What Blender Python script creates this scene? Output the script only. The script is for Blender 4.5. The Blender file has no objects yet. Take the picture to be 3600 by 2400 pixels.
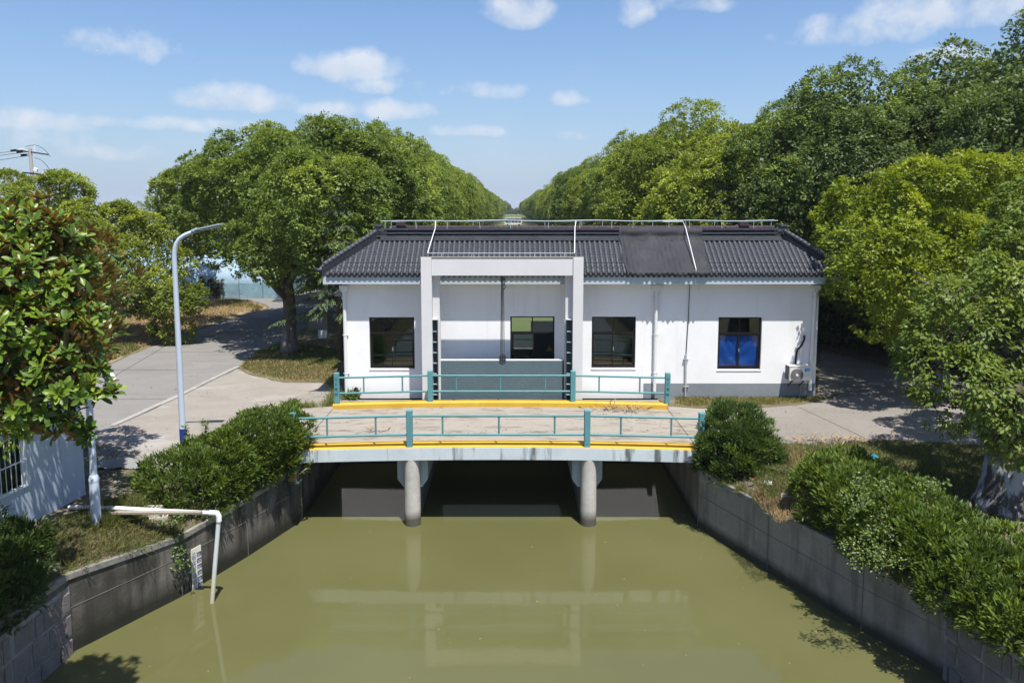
import bpy, math, random
import numpy as np
from mathutils import Vector, Matrix
from mathutils.geometry import tessellate_polygon
random.seed(5)
R = math.radians
S = bpy.context.scene
COL = S.collection

# ------------------------------------------------------------------ camera, sky, sun, exposure
F, PPY, PITCH, CAMZ = 2700.0, 1030.0, math.atan(295 / 2700), 6.6
cd = bpy.data.cameras.new('camera')
cam = bpy.data.objects.new('camera', cd)
COL.objects.link(cam)
cam.location = (0, 0, CAMZ)
cam.rotation_euler = (R(90) - PITCH, 0, 0)
cd.sensor_width = 36.0
cd.lens = 27.0
cd.shift_y = -170.0 / 3600.0
cd.clip_end = 12000
cd.clip_start = 0.1
S.camera = cam

SUN_EL, SUN_AZ = R(68.5), R(24)          # high noon sun from behind the camera, a little from the right
sd = bpy.data.lights.new('sun', 'SUN')
sun = bpy.data.objects.new('sun', sd)
COL.objects.link(sun)
sd.energy = 4.4
sd.angle = R(0.55)
sd.color = (1.0, 0.955, 0.89)
tosun = Vector((math.cos(SUN_EL) * math.sin(SUN_AZ), -math.cos(SUN_EL) * math.cos(SUN_AZ), math.sin(SUN_EL)))
sun.rotation_euler = tosun.to_track_quat('Z', 'Y').to_euler()
sun.location = (10, -20, 40)

S.view_settings.view_transform = 'Standard'
S.view_settings.look = 'None'
S.view_settings.gamma = 1
S.view_settings.use_curve_mapping = False
S.view_settings.exposure = 0.97

W = bpy.data.worlds.new('World')
S.world = W
W.use_nodes = True


def px_dir(px, py):
    v = (PPY - py) / F
    u = (px - 1800.0) / F
    c, s = math.cos(PITCH), math.sin(PITCH)
    return Vector((u, c + v * s, -s + v * c))


def gp(px, py, z=0.0):
    d = px_dir(px, py)
    t = (z - CAMZ) / d.z
    return Vector((d.x * t, d.y * t, z))


def dp(px, py, y):
    d = px_dir(px, py)
    t = y / d.y
    return Vector((d.x * t, y, CAMZ + d.z * t))


# cumulus field of the sky: a cloud is a bank of puffs at (azimuth, elevation); more of them stand outside the frame
def build_world():
    nt = W.node_tree
    N, L = nt.nodes, nt.links
    N.clear()
    out = N.new('ShaderNodeOutputWorld')
    sky = N.new('ShaderNodeTexSky')
    sky.sky_type = 'NISHITA'
    sky.sun_disc = False
    sky.sun_elevation = SUN_EL
    sky.sun_rotation = math.pi - SUN_AZ
    sky.altitude = 20
    sky.air_density = 1.0
    sky.dust_density = 1.1
    sky.ozone_density = 3.0
    bg = N.new('ShaderNodeBackground')
    bg.inputs['Strength'].default_value = 0.082
    sat = N.new('ShaderNodeHueSaturation'); sat.inputs['Saturation'].default_value = 1.15
    L.new(sky.outputs[0], sat.inputs['Color']); tn = N.new('ShaderNodeMixRGB'); tn.blend_type = 'MULTIPLY'; tn.inputs[0].default_value = 1; tn.inputs[2].default_value = (.88, .93, 1.0, 1)
    L.new(sat.outputs[0], tn.inputs[1]); L.new(tn.outputs[0], bg.inputs['Color'])

    def M(op, a=None, b=None, c=None, clamp=False):
        n = N.new('ShaderNodeMath')
        n.operation = op
        n.use_clamp = clamp
        for i, x in enumerate((a, b, c)):
            if x is None:
                continue
            if isinstance(x, (int, float)):
                n.inputs[i].default_value = x
            else:
                L.new(x, n.inputs[i])
        return n.outputs[0]
    tc = N.new('ShaderNodeTexCoord')
    sep = N.new('ShaderNodeSeparateXYZ')
    nrm = N.new('ShaderNodeVectorMath'); nrm.operation = 'NORMALIZE'
    L.new(tc.outputs['Generated'], nrm.inputs[0])
    L.new(nrm.outputs[0], sep.inputs[0])
    az = M('ARCTAN2', sep.outputs[0], sep.outputs[1])
    el = M('ARCSINE', sep.outputs[2])
    n1 = N.new('ShaderNodeTexNoise'); n1.inputs['Scale'].default_value = 24; n1.inputs['Detail'].default_value = 9; n1.inputs['Roughness'].default_value = .57
    L.new(nrm.outputs[0], n1.inputs['Vector'])
    n2 = N.new('ShaderNodeTexNoise'); n2.inputs['Scale'].default_value = 5; n2.inputs['Detail'].default_value = 5
    L.new(nrm.outputs[0], n2.inputs['Vector'])
    # px, py, half width, half height, density
    clouds = [(1830, 40, 150, 90, 1.0), (2240, 50, 70, 70, .8), (450, 170, 170, 55, .42), (1240, 245, 190, 75, 1.1), (1340, 300, 120, 45, .5),
              (820, 355, 210, 62, .95), (1160, 390, 110, 40, .95), (1400, 395, 130, 50, 1.0), (370, 430, 80, 32, .8), (110, 435, 190, 45, .5),
              (620, 445, 120, 32, .7), (800, 440, 100, 26, .6), (1630, 465, 140, 32, .75), (1710, 325, 160, 38, .45), (1980, 355, 75, 36, .5),
              (3010, 120, 230, 75, .62), (3350, 35, 330, 90, .75), (3330, 200, 110, 34, .75), (2450, 15, 160, 40, .4), (2000, 480, 60, 24, .35),
              (350, 540, 150, 30, .3), (60, 500, 200, 60, .3)]
    import random as rr
    rr.seed(9)
    for i in range(26):      # unseen cumulus carried on outside the frame, enlarged and multiplied to lift ambient light
        a = rr.uniform(.85, 5.4)
        clouds.append((None, a if a < math.pi else a - 2 * math.pi, rr.uniform(.08, 1.0), rr.uniform(.08, .24), rr.uniform(.6, 1)))
    acc = None
    shade = None
    for c in clouds:
        if c[0] is None:
            _, a0, e0, wa, den = c
            we = wa * .34
        else:
            d = px_dir(c[0], c[1]).normalized()
            a0, e0 = math.atan2(d.x, d.y), math.asin(d.z)
            wa, we, den = c[2] / 2700 * 1.0, c[3] / 2700 * 1.0, c[4]
        u = M('MULTIPLY', M('SUBTRACT', az, a0), 1 / wa)
        v = M('MULTIPLY', M('SUBTRACT', el, e0), 1 / we)
        vb = M('MULTIPLY', M('MINIMUM', v, 0.0), 0.7)      # flat-ish base: steeper below
        v2 = M('ADD', v, vb)
        d2 = M('ADD', M('MULTIPLY', u, u), M('MULTIPLY', v2, v2))
        bump = M('MULTIPLY', M('SUBTRACT', 1.0, d2), den)
        acc = bump if acc is None else M('MAXIMUM', acc, bump)
        sh = M('MULTIPLY', M('MAXIMUM', bump, 0.0), v)
        shade = sh if shade is None else M('ADD', shade, sh)
    nn = M('MULTIPLY', M('SUBTRACT', n1.outputs[0], .5), 2.6)
    raw = M('ADD', acc, nn)
    mask = M('MULTIPLY', M('MULTIPLY', raw, 1.1, clamp=True), .72)
    far = M('MULTIPLY', M('SUBTRACT', n2.outputs[0], .5), 1.6, clamp=True)
    low = M('MULTIPLY', M('SUBTRACT', 0.20, el), 4.0, clamp=True)
    veil = M('MULTIPLY', M('MULTIPLY', far, low), .55)
    mask = M('MAXIMUM', mask, veil)
    cr = N.new('ShaderNodeMixRGB')
    cr.inputs[1].default_value = (.52, .585, .69, 1)
    cr.inputs[2].default_value = (.84, .845, .86, 1)
    lit = M('ADD', M('MULTIPLY', shade, .55), M('ADD', M('MULTIPLY', nn, .35), .45), clamp=True)
    L.new(lit, cr.inputs[0])
    cb = N.new('ShaderNodeBackground'); cb.inputs['Strength'].default_value = .60
    L.new(cr.outputs[0], cb.inputs['Color'])
    # summer haze: the blue pales to grey blue towards the horizon, all round
    hz = M('POWER', 2.718, M('MULTIPLY', M('MAXIMUM', el, 0.0), -7.5))
    hz = M('MULTIPLY', hz, .88)
    hb = N.new('ShaderNodeBackground'); hb.inputs['Strength'].default_value = .60
    hb.inputs['Color'].default_value = (.36, .475, .655, 1)
    hm = N.new('ShaderNodeMixShader')
    L.new(hz, hm.inputs[0]); L.new(bg.outputs[0], hm.inputs[1]); L.new(hb.outputs[0], hm.inputs[2])
    bg = hm
    mx = N.new('ShaderNodeMixShader')
    L.new(mask, mx.inputs[0]); L.new(bg.outputs[0], mx.inputs[1]); L.new(cb.outputs[0], mx.inputs[2])
    L.new(mx.outputs[0], out.inputs['Surface'])
    W.cycles.sampling_method = 'MANUAL'
    W.cycles.sample_map_resolution = 1024


build_world()
try:
    S.cycles.use_denoising = True
    S.cycles.max_bounces = 8
    S.cycles.transparent_max_bounces = 8
    S.cycles.sample_clamp_indirect = 6
except Exception:
    pass


# ------------------------------------------------------------------ helpers
class MB:
    def __init__(s):
        s.v = []; s.f = []

    def add(s, vs, fs):
        o = len(s.v)
        s.v += [tuple(p) for p in vs]
        s.f += [tuple(i + o for i in f) for f in fs]
        return s

    def box(s, x0, x1, y0, y1, z0, z1):
        return s.add([(x0, y0, z0), (x1, y0, z0), (x1, y1, z0), (x0, y1, z0), (x0, y0, z1), (x1, y0, z1), (x1, y1, z1), (x0, y1, z1)],
                     [(0, 3, 2, 1), (4, 5, 6, 7), (0, 1, 5, 4), (1, 2, 6, 5), (2, 3, 7, 6), (3, 0, 4, 7)])

    def obox(s, c, ax, ay, az):
        """box centred at c with half-axis vectors"""
        c, ax, ay, az = Vector(c), Vector(ax), Vector(ay), Vector(az)
        p = [c + i * ax + j * ay + k * az for k in (-1, 1) for (i, j) in ((-1, -1), (1, -1), (1, 1), (-1, 1))]
        return s.add(p, [(0, 3, 2, 1), (4, 5, 6, 7), (0, 1, 5, 4), (1, 2, 6, 5), (2, 3, 7, 6), (3, 0, 4, 7)])

    def tube(s, path, r, n=10, caps=True):
        path = [Vector(p) for p in path]
        rs = r if isinstance(r, (list, tuple)) else [r] * len(path)
        up = None
        base = len(s.v)
        for i, p in enumerate(path):
            t = (path[min(i + 1, len(path) - 1)] - path[max(i - 1, 0)]).normalized()
            if up is None:
                a = Vector((0, 0, 1)) if abs(t.z) < .9 else Vector((1, 0, 0))
                up = (a - t * a.dot(t)).normalized()
            else:
                up = (up - t * up.dot(t)).normalized()
            b = t.cross(up)
            for k in range(n):
                an = 2 * math.pi * k / n
                s.v.append(tuple(p + (up * math.cos(an) + b * math.sin(an)) * rs[i]))
        for i in range(len(path) - 1):
            for k in range(n):
                a, b2 = base + i * n + k, base + i * n + (k + 1) % n
                s.f.append((a, b2, b2 + n, a + n))
        if caps:
            s.f.append(tuple(base + k for k in reversed(range(n))))
            s.f.append(tuple(base + (len(path) - 1) * n + k for k in range(n)))
        return s

    def prism(s, poly, a, b, axis='y'):
        """poly: 2-D points; extruded from a to b along axis"""
        n = len(poly)
        def P(q, t):
            return {'y': (q[0], t, q[1]), 'x': (t, q[0], q[1]), 'z': (q[0], q[1], t)}[axis]
        vs = [P(q, a) for q in poly] + [P(q, b) for q in poly]
        fs = [tuple(range(n)), tuple(reversed(range(n, 2 * n)))]
        for i in range(n):
            j = (i + 1) % n
            fs.append((i, i + n, j + n, j))
        return s.add(vs, fs)

    def lathe(s, c, prof, n=20):
        c = Vector(c)
        b = len(s.v)
        for (r, z) in prof:
            for k in range(n):
                a = 2 * math.pi * k / n
                s.v.append((c.x + r * math.cos(a), c.y + r * math.sin(a), c.z + z))
        for i in range(len(prof) - 1):
            for k in range(n):
                p, q = b + i * n + k, b + i * n + (k + 1) % n
                s.f.append((p, q, q + n, p + n))
        s.f.append(tuple(b + k for k in reversed(range(n))))
        s.f.append(tuple(b + (len(prof) - 1) * n + k for k in range(n)))
        return s

    def obj(s, name, m, parent=None, smooth=False, bevel=0, **props):
        return mkobj(name, np.array(s.v, dtype=np.float32), s.f, m, parent, smooth, bevel, **props)


def new_mesh(name, v, f):
    me = bpy.data.meshes.new(name)
    if isinstance(f, np.ndarray):
        nf, k = f.shape
        me.vertices.add(len(v)); me.vertices.foreach_set('co', np.ascontiguousarray(v, dtype=np.float32).ravel())
        me.loops.add(nf * k); me.loops.foreach_set('vertex_index', np.ascontiguousarray(f, dtype=np.int32).ravel())
        me.polygons.add(nf); me.polygons.foreach_set('loop_start', np.arange(0, nf * k, k, dtype=np.int32))
        me.update(calc_edges=True)
    else:
        me.from_pydata([tuple(p) for p in v], [], f)
        me.update()
    return me


def link_mesh(name, me, m, parent=None, **props):
    o = bpy.data.objects.new(name, me)
    COL.objects.link(o)
    if m is not None and not me.materials:
        me.materials.append(m)
    if parent is not None:
        o.parent = parent
        w = Matrix.Translation(parent.location) if parent.parent is None else Matrix.Identity(4)
        o.matrix_parent_inverse = w.inverted()
    for k, x in props.items():
        o[k] = x
    return o


def mkobj(name, v, f, m, parent=None, smooth=False, bevel=0, **props):
    off = None
    if parent is None and len(v):
        off = Vector(((v[:, 0].min() + v[:, 0].max()) / 2, (v[:, 1].min() + v[:, 1].max()) / 2, v[:, 2].min()))
        v = v - np.array(off, dtype=np.float32)
    me = new_mesh(name, v, f)
    if smooth:
        me.polygons.foreach_set('use_smooth', np.ones(len(me.polygons), dtype=bool))
    o = link_mesh(name, me, m, parent, **props)
    if off is not None:
        o.location = off
    if smooth == 'auto':
        md = o.modifiers.new('es', 'EDGE_SPLIT'); md.split_angle = R(40)
    if bevel:
        b = o.modifiers.new('bv', 'BEVEL'); b.width = bevel; b.segments = 2; b.limit_method = 'ANGLE'; b.angle_limit = R(40)
    return o


def thing(name, label, cat, loc=(0, 0, 0), group=None):
    o = bpy.data.objects.new(name, None)
    COL.objects.link(o)
    o.location = loc
    o.empty_display_size = .2
    o['label'] = label; o['category'] = cat
    if group:
        o['group'] = group
    return o


def tagd(o, label, cat, group=None):
    o['label'] = label; o['category'] = cat
    if group:
        o['group'] = group
    return o


def copy_tree(root, delta, label=None):
    """copy of a thing with its parts and sub-parts, moved by delta"""
    c = root.copy(); COL.objects.link(c)
    c.location = root.location + Vector(delta)
    if label:
        c['label'] = label
    for ch in [o for o in S.objects if o.parent == root]:
        d = ch.copy(); COL.objects.link(d); d.parent = c
        for g in [o for o in S.objects if o.parent == ch]:
            e = g.copy(); COL.objects.link(e); e.parent = d
    return c


# ------------------------------------------------------------------ materials
def srgb(r, g, b):
    return tuple(((x / 255) / 12.92 if x <= 10 else ((x / 255 + .055) / 1.055) ** 2.4) for x in (r, g, b))


def pm(name, cols, scale=1.0, detail=8, rough=.85, bump=.25, bscale=35, spec=.25, streak=None, speck=None, metallic=0, stretch=(1, 1, 1), blotch=None, band=None, over=None, grain=.8):
    """procedural surface: large noise through the colours, fine grain, optional vertical streaks, specks, blotches and a height band (algae, paint)"""
    m = bpy.data.materials.new(name)
    m.use_nodes = True
    nt = m.node_tree; N, L = nt.nodes, nt.links
    b = N['Principled BSDF']
    b.inputs['Roughness'].default_value = rough
    b.inputs['Metallic'].default_value = metallic
    b.inputs['Specular IOR Level'].default_value = spec
    g = N.new('ShaderNodeNewGeometry')
    mp = N.new('ShaderNodeVectorMath'); mp.operation = 'MULTIPLY'; mp.inputs[1].default_value = stretch
    L.new(g.outputs['Position'], mp.inputs[0])

    def noise(sc, det=6, vec=None, ro=.6):
        n = N.new('ShaderNodeTexNoise')
        n.inputs['Scale'].default_value = sc; n.inputs['Detail'].default_value = det; n.inputs['Roughness'].default_value = ro
        L.new(vec or mp.outputs[0], n.inputs['Vector'])
        return n.outputs[0]

    def ramp(fac, stops):
        r = N.new('ShaderNodeValToRGB')
        e = r.color_ramp.elements
        while len(e) < len(stops):
            e.new(.5)
        for i, (p, c) in enumerate(stops):
            e[i].position = p; e[i].color = (*c[:3], 1)
        L.new(fac, r.inputs[0])
        return r.outputs[0]

    def mix(fac, a, c, mode='MIX'):
        x = N.new('ShaderNodeMixRGB'); x.blend_type = mode
        for i, q in ((0, fac), (1, a), (2, c)):
            if isinstance(q, (int, float)):
                x.inputs[i].default_value = q
            elif isinstance(q, tuple):
                x.inputs[i].default_value = (*q[:3], 1)
            else:
                L.new(q, x.inputs[i])
        return x.outputs[0]
    if len(cols) == 1:
        c0 = cols[0]
        cols = [tuple(x * .9 for x in c0), tuple(min(1, x * 1.08) for x in c0)]
    k = len(cols)
    col = ramp(noise(scale, detail), [(.3 + .4 * i / (k - 1), c) for i, c in enumerate(cols)])
    gr = ramp(noise(bscale, 4), [(.3, (.86,) * 3), (.7, (1.1,) * 3)])
    col = mix(grain, col, gr, 'MULTIPLY')
    if blotch:
        for (c, sc, lo, hi, amt) in (blotch if isinstance(blotch, list) else [blotch]):
            f = ramp(noise(sc, 7), [(lo, (0, 0, 0)), (hi, (amt,) * 3)])
            col = mix(f, col, c)
    if streak:
        c, amt, sx, sz, lo, hi = streak
        sv = N.new('ShaderNodeVectorMath'); sv.operation = 'MULTIPLY'; sv.inputs[1].default_value = (sx, sx, sz)
        L.new(g.outputs['Position'], sv.inputs[0])
        f = ramp(noise(1.0, 6, sv.outputs[0]), [(lo, (0, 0, 0)), (hi, (amt,) * 3)])
        col = mix(f, col, c)
    if speck:
        c, sc, lo, hi, amt = speck
        f = ramp(noise(sc, 3), [(lo, (0, 0, 0)), (hi, (amt,) * 3)])
        col = mix(f, col, c)
    for bd in (band or []):
        c, z0, z1, amt, wob = bd          # colour below z0, gone above z1
        sp = N.new('ShaderNodeSeparateXYZ'); L.new(g.outputs['Position'], sp.inputs[0])
        ad = N.new('ShaderNodeMath'); ad.operation = 'MULTIPLY_ADD'
        L.new(noise(2.5, 6), ad.inputs[0]); ad.inputs[1].default_value = -2 * wob; L.new(sp.outputs[2], ad.inputs[2])
        mr = N.new('ShaderNodeMapRange'); L.new(ad.outputs[0], mr.inputs[0])
        mr.inputs[1].default_value = z1 - wob; mr.inputs[2].default_value = z0 - wob
        mr.inputs[3].default_value = 0; mr.inputs[4].default_value = amt
        col = mix(mr.outputs[0], col, c)
    for (c, sc, lo, hi, amt) in (over or []):
        col = mix(ramp(noise(sc, 7), [(lo, (0, 0, 0)), (hi, (amt,) * 3)]), col, c)
    L.new(col, b.inputs['Base Color'])
    if bump:
        bn = N.new('ShaderNodeBump'); bn.inputs['Strength'].default_value = bump; bn.inputs['Distance'].default_value = .02
        L.new(noise(bscale, 5), bn.inputs['Height'])
        L.new(bn.outputs[0], b.inputs['Normal'])
    return m


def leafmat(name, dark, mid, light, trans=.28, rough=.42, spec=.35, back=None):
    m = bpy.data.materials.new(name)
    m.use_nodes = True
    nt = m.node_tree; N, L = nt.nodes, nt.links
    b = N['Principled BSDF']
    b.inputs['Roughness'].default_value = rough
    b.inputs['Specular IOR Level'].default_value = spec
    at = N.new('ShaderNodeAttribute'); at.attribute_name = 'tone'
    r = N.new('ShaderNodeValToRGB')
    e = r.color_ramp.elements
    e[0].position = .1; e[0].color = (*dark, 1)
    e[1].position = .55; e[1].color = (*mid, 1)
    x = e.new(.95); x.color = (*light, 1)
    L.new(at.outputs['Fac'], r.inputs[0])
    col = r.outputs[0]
    g = N.new('ShaderNodeNewGeometry')
    if back:
        mx = N.new('ShaderNodeMixRGB'); mx.inputs[2].default_value = (*back, 1)
        L.new(g.outputs['Backfacing'], mx.inputs[0]); L.new(col, mx.inputs[1])
        col = mx.outputs[0]
    L.new(col, b.inputs['Base Color'])
    tr = N.new('ShaderNodeBsdfTranslucent')
    hs = N.new('ShaderNodeHueSaturation'); hs.inputs['Value'].default_value = 1.5; hs.inputs['Saturation'].default_value = 1.1; hs.inputs['Hue'].default_value = .485
    L.new(col, hs.inputs['Color']); L.new(hs.outputs[0], tr.inputs['Color'])
    ms = N.new('ShaderNodeMixShader'); ms.inputs[0].default_value = trans
    L.new(b.outputs[0], ms.inputs[1]); L.new(tr.outputs[0], ms.inputs[2])
    L.new(ms.outputs[0], N['Material Output'].inputs['Surface'])
    return m


def glassmat(name, tint=.55, refl=1.0):
    m = bpy.data.materials.new(name); m.use_nodes = True
    nt = m.node_tree; N, L = nt.nodes, nt.links
    N.remove(N['Principled BSDF'])
    t = N.new('ShaderNodeBsdfTransparent'); t.inputs[0].default_value = (tint, tint * 1.03, tint, 1)
    gl = N.new('ShaderNodeBsdfGlossy'); gl.inputs['Roughness'].default_value = .01; gl.inputs['Color'].default_value = (refl, refl, refl, 1)
    lw = N.new('ShaderNodeLayerWeight'); lw.inputs['Blend'].default_value = .5
    pw = N.new('ShaderNodeMath'); pw.operation = 'POWER'; pw.inputs[1].default_value = 5
    fr = N.new('ShaderNodeMath'); fr.operation = 'MULTIPLY_ADD'; fr.inputs[1].default_value = .8; fr.inputs[2].default_value = .055
    L.new(lw.outputs['Facing'], pw.inputs[0]); L.new(pw.outputs[0], fr.inputs[0])
    ms = N.new('ShaderNodeMixShader')
    L.new(fr.outputs[0], ms.inputs[0]); L.new(t.outputs[0], ms.inputs[1]); L.new(gl.outputs[0], ms.inputs[2])
    L.new(ms.outputs[0], N['Material Output'].inputs['Surface'])
    return m


def filmmat(name, col, trans=.35, rough=.25):
    m = bpy.data.materials.new(name); m.use_nodes = True
    nt = m.node_tree; N, L = nt.nodes, nt.links
    b = N['Principled BSDF']; b.inputs['Base Color'].default_value = (*col, 1); b.inputs['Roughness'].default_value = rough
    b.inputs['Specular IOR Level'].default_value = .35
    g = N.new('ShaderNodeNewGeometry')
    n = N.new('ShaderNodeTexNoise'); n.inputs['Scale'].default_value = 2.2; n.inputs['Detail'].default_value = 6; L.new(g.outputs['Position'], n.inputs['Vector'])
    bn = N.new('ShaderNodeBump'); bn.inputs['Strength'].default_value = .5; bn.inputs['Distance'].default_value = .12; L.new(n.outputs[0], bn.inputs['Height']); L.new(bn.outputs[0], b.inputs['Normal'])
    t = N.new('ShaderNodeBsdfTransparent'); t.inputs[0].default_value = (.85, .92, .95, 1)
    ms = N.new('ShaderNodeMixShader'); ms.inputs[0].default_value = trans
    L.new(b.outputs[0], ms.inputs[1]); L.new(t.outputs[0], ms.inputs[2]); L.new(ms.outputs[0], N['Material Output'].inputs['Surface'])
    return m


MT = {}
MT['plaster'] = pm('plaster', [(.725, .73, .74), (.775, .775, .78)], .7, rough=.8, bump=.12, bscale=18, streak=((.50, .49, .46), .42, 3.0, .22, .56, .78), blotch=((.62, .615, .60), .9, .52, .72, .5), band=[((.46, .44, .40), .10, .62, .38, .14)], stretch=(1, 1, .6), grain=.12)
MT['plinth'] = pm('plinth_paint', [(.170, .191, .212), (.212, .234, .255)], 1.2, bump=.15, speck=((.12, .12, .12), 26, .64, .72, .6))
MT['fascia'] = pm('fascia_paint', [(.357, .416, .459), (.425, .484, .527)], 1.1, bump=.1, blotch=((.62, .66, .70), 2.2, .60, .68, .4), grain=.12)
MT['soffit'] = pm('soffit', [(.55, .54, .5)], 1)
MT['frame_plaster'] = pm('frame_plaster', [(.53, .53, .545), (.58, .58, .585)], .8, bump=.12, bscale=22, streak=((.50, .49, .46), .25, 2.5, .3, .56, .8), grain=.12)
MT['tile'] = pm('roof_tile', [(.030, .034, .042), (.050, .055, .066), (.040, .044, .053)], 3.2, rough=.55, bump=.2, bscale=60, spec=.4, speck=((.14, .13, .13), 9, .66, .74, .5))
MT['pan'] = pm('pan_tile', [(.020, .022, .027), (.034, .037, .043)], 4.0, rough=.6, bump=.2, bscale=60, spec=.35)
MT['mortar_dark'] = pm('dark_mortar', [(.017, .019, .024), (.030, .033, .040)], 3, bump=.4)
MT['purple'] = pm('purple_tile', [(.040, .018, .025), (.07, .032, .04)], 3, rough=.25, spec=.6)
MT['tarp'] = pm('tarp', [(.022, .023, .027), (.034, .035, .040)], 1.0, rough=.75, bump=.5, bscale=22, blotch=((.046, .048, .054), 1.4, .54, .68, .5))
MT['winframe'] = pm('window_frame', [(.012, .010, .010)], 2, rough=.4, bump=0)
MT['glass'] = glassmat('glass', .85)
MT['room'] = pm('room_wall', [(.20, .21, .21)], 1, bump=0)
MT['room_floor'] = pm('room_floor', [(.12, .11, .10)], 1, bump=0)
MT['curtain'] = pm('blue_cloth', [(.012, .09, .48), (.016, .12, .58)], 2, rough=.7, bump=.15)
MT['cabinet'] = pm('cabinet_paint', [(.05, .06, .06)], 1, rough=.5, bump=0)
MT['yellow'] = pm('yellow_paint', [(.50, .30, .035), (.58, .36, .05)], 1.6, rough=.7, bump=.2, blotch=[((.32, .25, .12), 4.5, .58, .72, .6), ((.20, .16, .09), 11, .64, .74, .7)])
MT['teal'] = pm('teal_paint', [(.070, .205, .220), (.095, .245, .262)], 2.5, rough=.5, bump=.12, speck=((.26, .36, .36), 22, .66, .74, .6), blotch=((.12, .10, .075), 6, .64, .74, .5), grain=.3)
MT['teal_post'] = pm('teal_post', [(.075, .215, .235), (.10, .255, .275)], 2.0, rough=.75, bump=.35, bscale=45, speck=((.25, .3, .28), 14, .66, .75, .6), grain=.5)
MT['black_text'] = pm('black_print', [(.015, .02, .025)], 3, bump=0)
MT['edge_beam'] = pm('bridge_edge_paint', [(.430, .490, .525), (.516, .568, .585)], 1.3, bump=.2, streak=((.075, .085, .085), .9, 3.0, .5, .54, .66), blotch=((.40, .44, .45), 2.2, .55, .7, .5))
MT['deck'] = pm('deck_concrete', [(.205, .184, .155), (.262, .238, .204), (.234, .211, .180)], .9, bump=.25, blotch=[((.12, .095, .07), 2.6, .52, .66, .8), ((.26, .245, .225), 1.3, .58, .7, .4)], speck=((.10, .07, .04), 26, .66, .74, .7), stretch=(.6, 1.7, 1))
MT['pier'] = pm('pier_concrete', [(.370, .352, .321), (.475, .458, .422)], 1.5, bump=.22, bscale=18, blotch=((.27, .25, .22), 3, .55, .7, .6), band=[((.05, .045, .03), -1.85, -1.6, .9, .07)])
MT['pier_cap'] = pm('pier_cap_paint', [(.28, .32, .33), (.36, .40, .41)], 2, bump=.2, streak=((.12, .12, .11), .6, 5, .6, .5, .75))
MT['quay'] = pm('quay_concrete', [(.085, .078, .066), (.150, .139, .120), (.115, .106, .092)], .9, bump=.45, bscale=14, streak=((.030, .028, .023), .9, 2.6, .30, .44, .62), blotch=[((.25, .235, .205), 2.3, .60, .72, .5), ((.055, .056, .030), .9, .50, .66, .65), ((.035, .033, .028), .45, .50, .64, .7)], band=[((.016, .017, .011), -1.86, -1.42, .95, .12)], grain=.6)
MT['quay_pale'] = pm('pale_quay_concrete', [(.185, .165, .138), (.26, .235, .20), (.22, .198, .168)], .8, bump=.4, bscale=14, streak=((.085, .074, .060), .7, 2.4, .26, .48, .66), blotch=[((.33, .305, .265), 1.9, .58, .72, .5), ((.12, .105, .085), .6, .50, .66, .6)], band=[((.030, .030, .018), -1.90, -1.66, .92, .08)], grain=.5)
MT['quay_cap'] = pm('quay_cap', [(.170, .162, .145), (.255, .238, .212)], 2, bump=.5, bscale=18, blotch=((.09, .09, .06), 2.5, .5, .7, .7))
MT['stone'] = pm('block_stone', [(.15, .132, .125), (.21, .185, .172)], 5, bump=.9, bscale=26, speck=((.22, .2, .19), 30, .62, .7, .5), blotch=((.05, .045, .04), 2, .5, .7, .5))
MT['mortar'] = pm('pale_mortar', [(.22, .21, .195), (.30, .29, .27)], 4, bump=.6, blotch=((.08, .075, .06), 2.4, .5, .68, .7), band=[((.022, .022, .014), -1.88, -1.62, .92, .08)])
MT['culvert'] = pm('culvert_wall', [(.58, .58, .59), (.66, .66, .67)], 1.2, bump=.3, speck=((.06, .06, .06), 16, .62, .7, .8), band=[((.03, .03, .024), -1.25, -1.1, .95, .12)])
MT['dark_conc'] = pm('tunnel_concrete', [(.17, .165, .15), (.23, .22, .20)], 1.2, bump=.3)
MT['road'] = pm('road_concrete', [(.145, .139, .130), (.180, .172, .161), (.161, .155, .146)], .35, bump=.15, bscale=50, blotch=[((.22, .21, .19), .5, .55, .7, .5), ((.19, .165, .145), 1.7, .58, .72, .5)], speck=((.12, .09, .07), 14, .68, .74, .7), stretch=(.7, 1.5, 1))
MT['plaza'] = pm('plaza_concrete', [(.185, .168, .145), (.235, .214, .186), (.208, .189, .163)], .5, bump=.2, blotch=[((.29, .28, .262), .45, .56, .66, .7), ((.20, .17, .14), 2.4, .57, .72, .55)], speck=((.12, .09, .06), 20, .66, .74, .7), stretch=(.8, 1.4, 1))
MT['drive'] = pm('drive_concrete', [(.160, .147, .130), (.206, .190, .170)], .5, bump=.2, blotch=((.18, .155, .12), 1.6, .52, .7, .6), speck=((.10, .08, .05), 18, .64, .72, .7), stretch=(.8, 1.4, 1))
MT['kerb'] = pm('kerb_concrete', [(.242, .230, .210), (.306, .293, .275)], 2, bump=.4, blotch=((.22, .19, .16), 3, .5, .66, .7))
MT['joint'] = pm('joint_line', [(.075, .07, .06)], 3, bump=0)
MT['pour_line'] = pm('pour_line', [(.10, .092, .080), (.16, .148, .13)], 3, bump=.2)
MT['soil'] = pm('soil', [(.070, .058, .040), (.115, .095, .066), (.16, .135, .095)], .9, rough=.95, bump=.8, bscale=14, blotch=((.06, .075, .025), 1.1, .48, .62, .7), speck=((.28, .25, .2), 12, .68, .75, .6))
MT['field'] = pm('field', [(.05, .085, .022), (.085, .11, .03), (.14, .12, .06)], .08, rough=.95, bump=.5, bscale=6)
MT['dryground'] = pm('dry_ground', [(.193, .146, .082), (.263, .206, .122), (.157, .118, .065)], .9, rough=.95, bump=.8, bscale=14, blotch=((.12, .125, .04), .8, .52, .66, .7))
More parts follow.
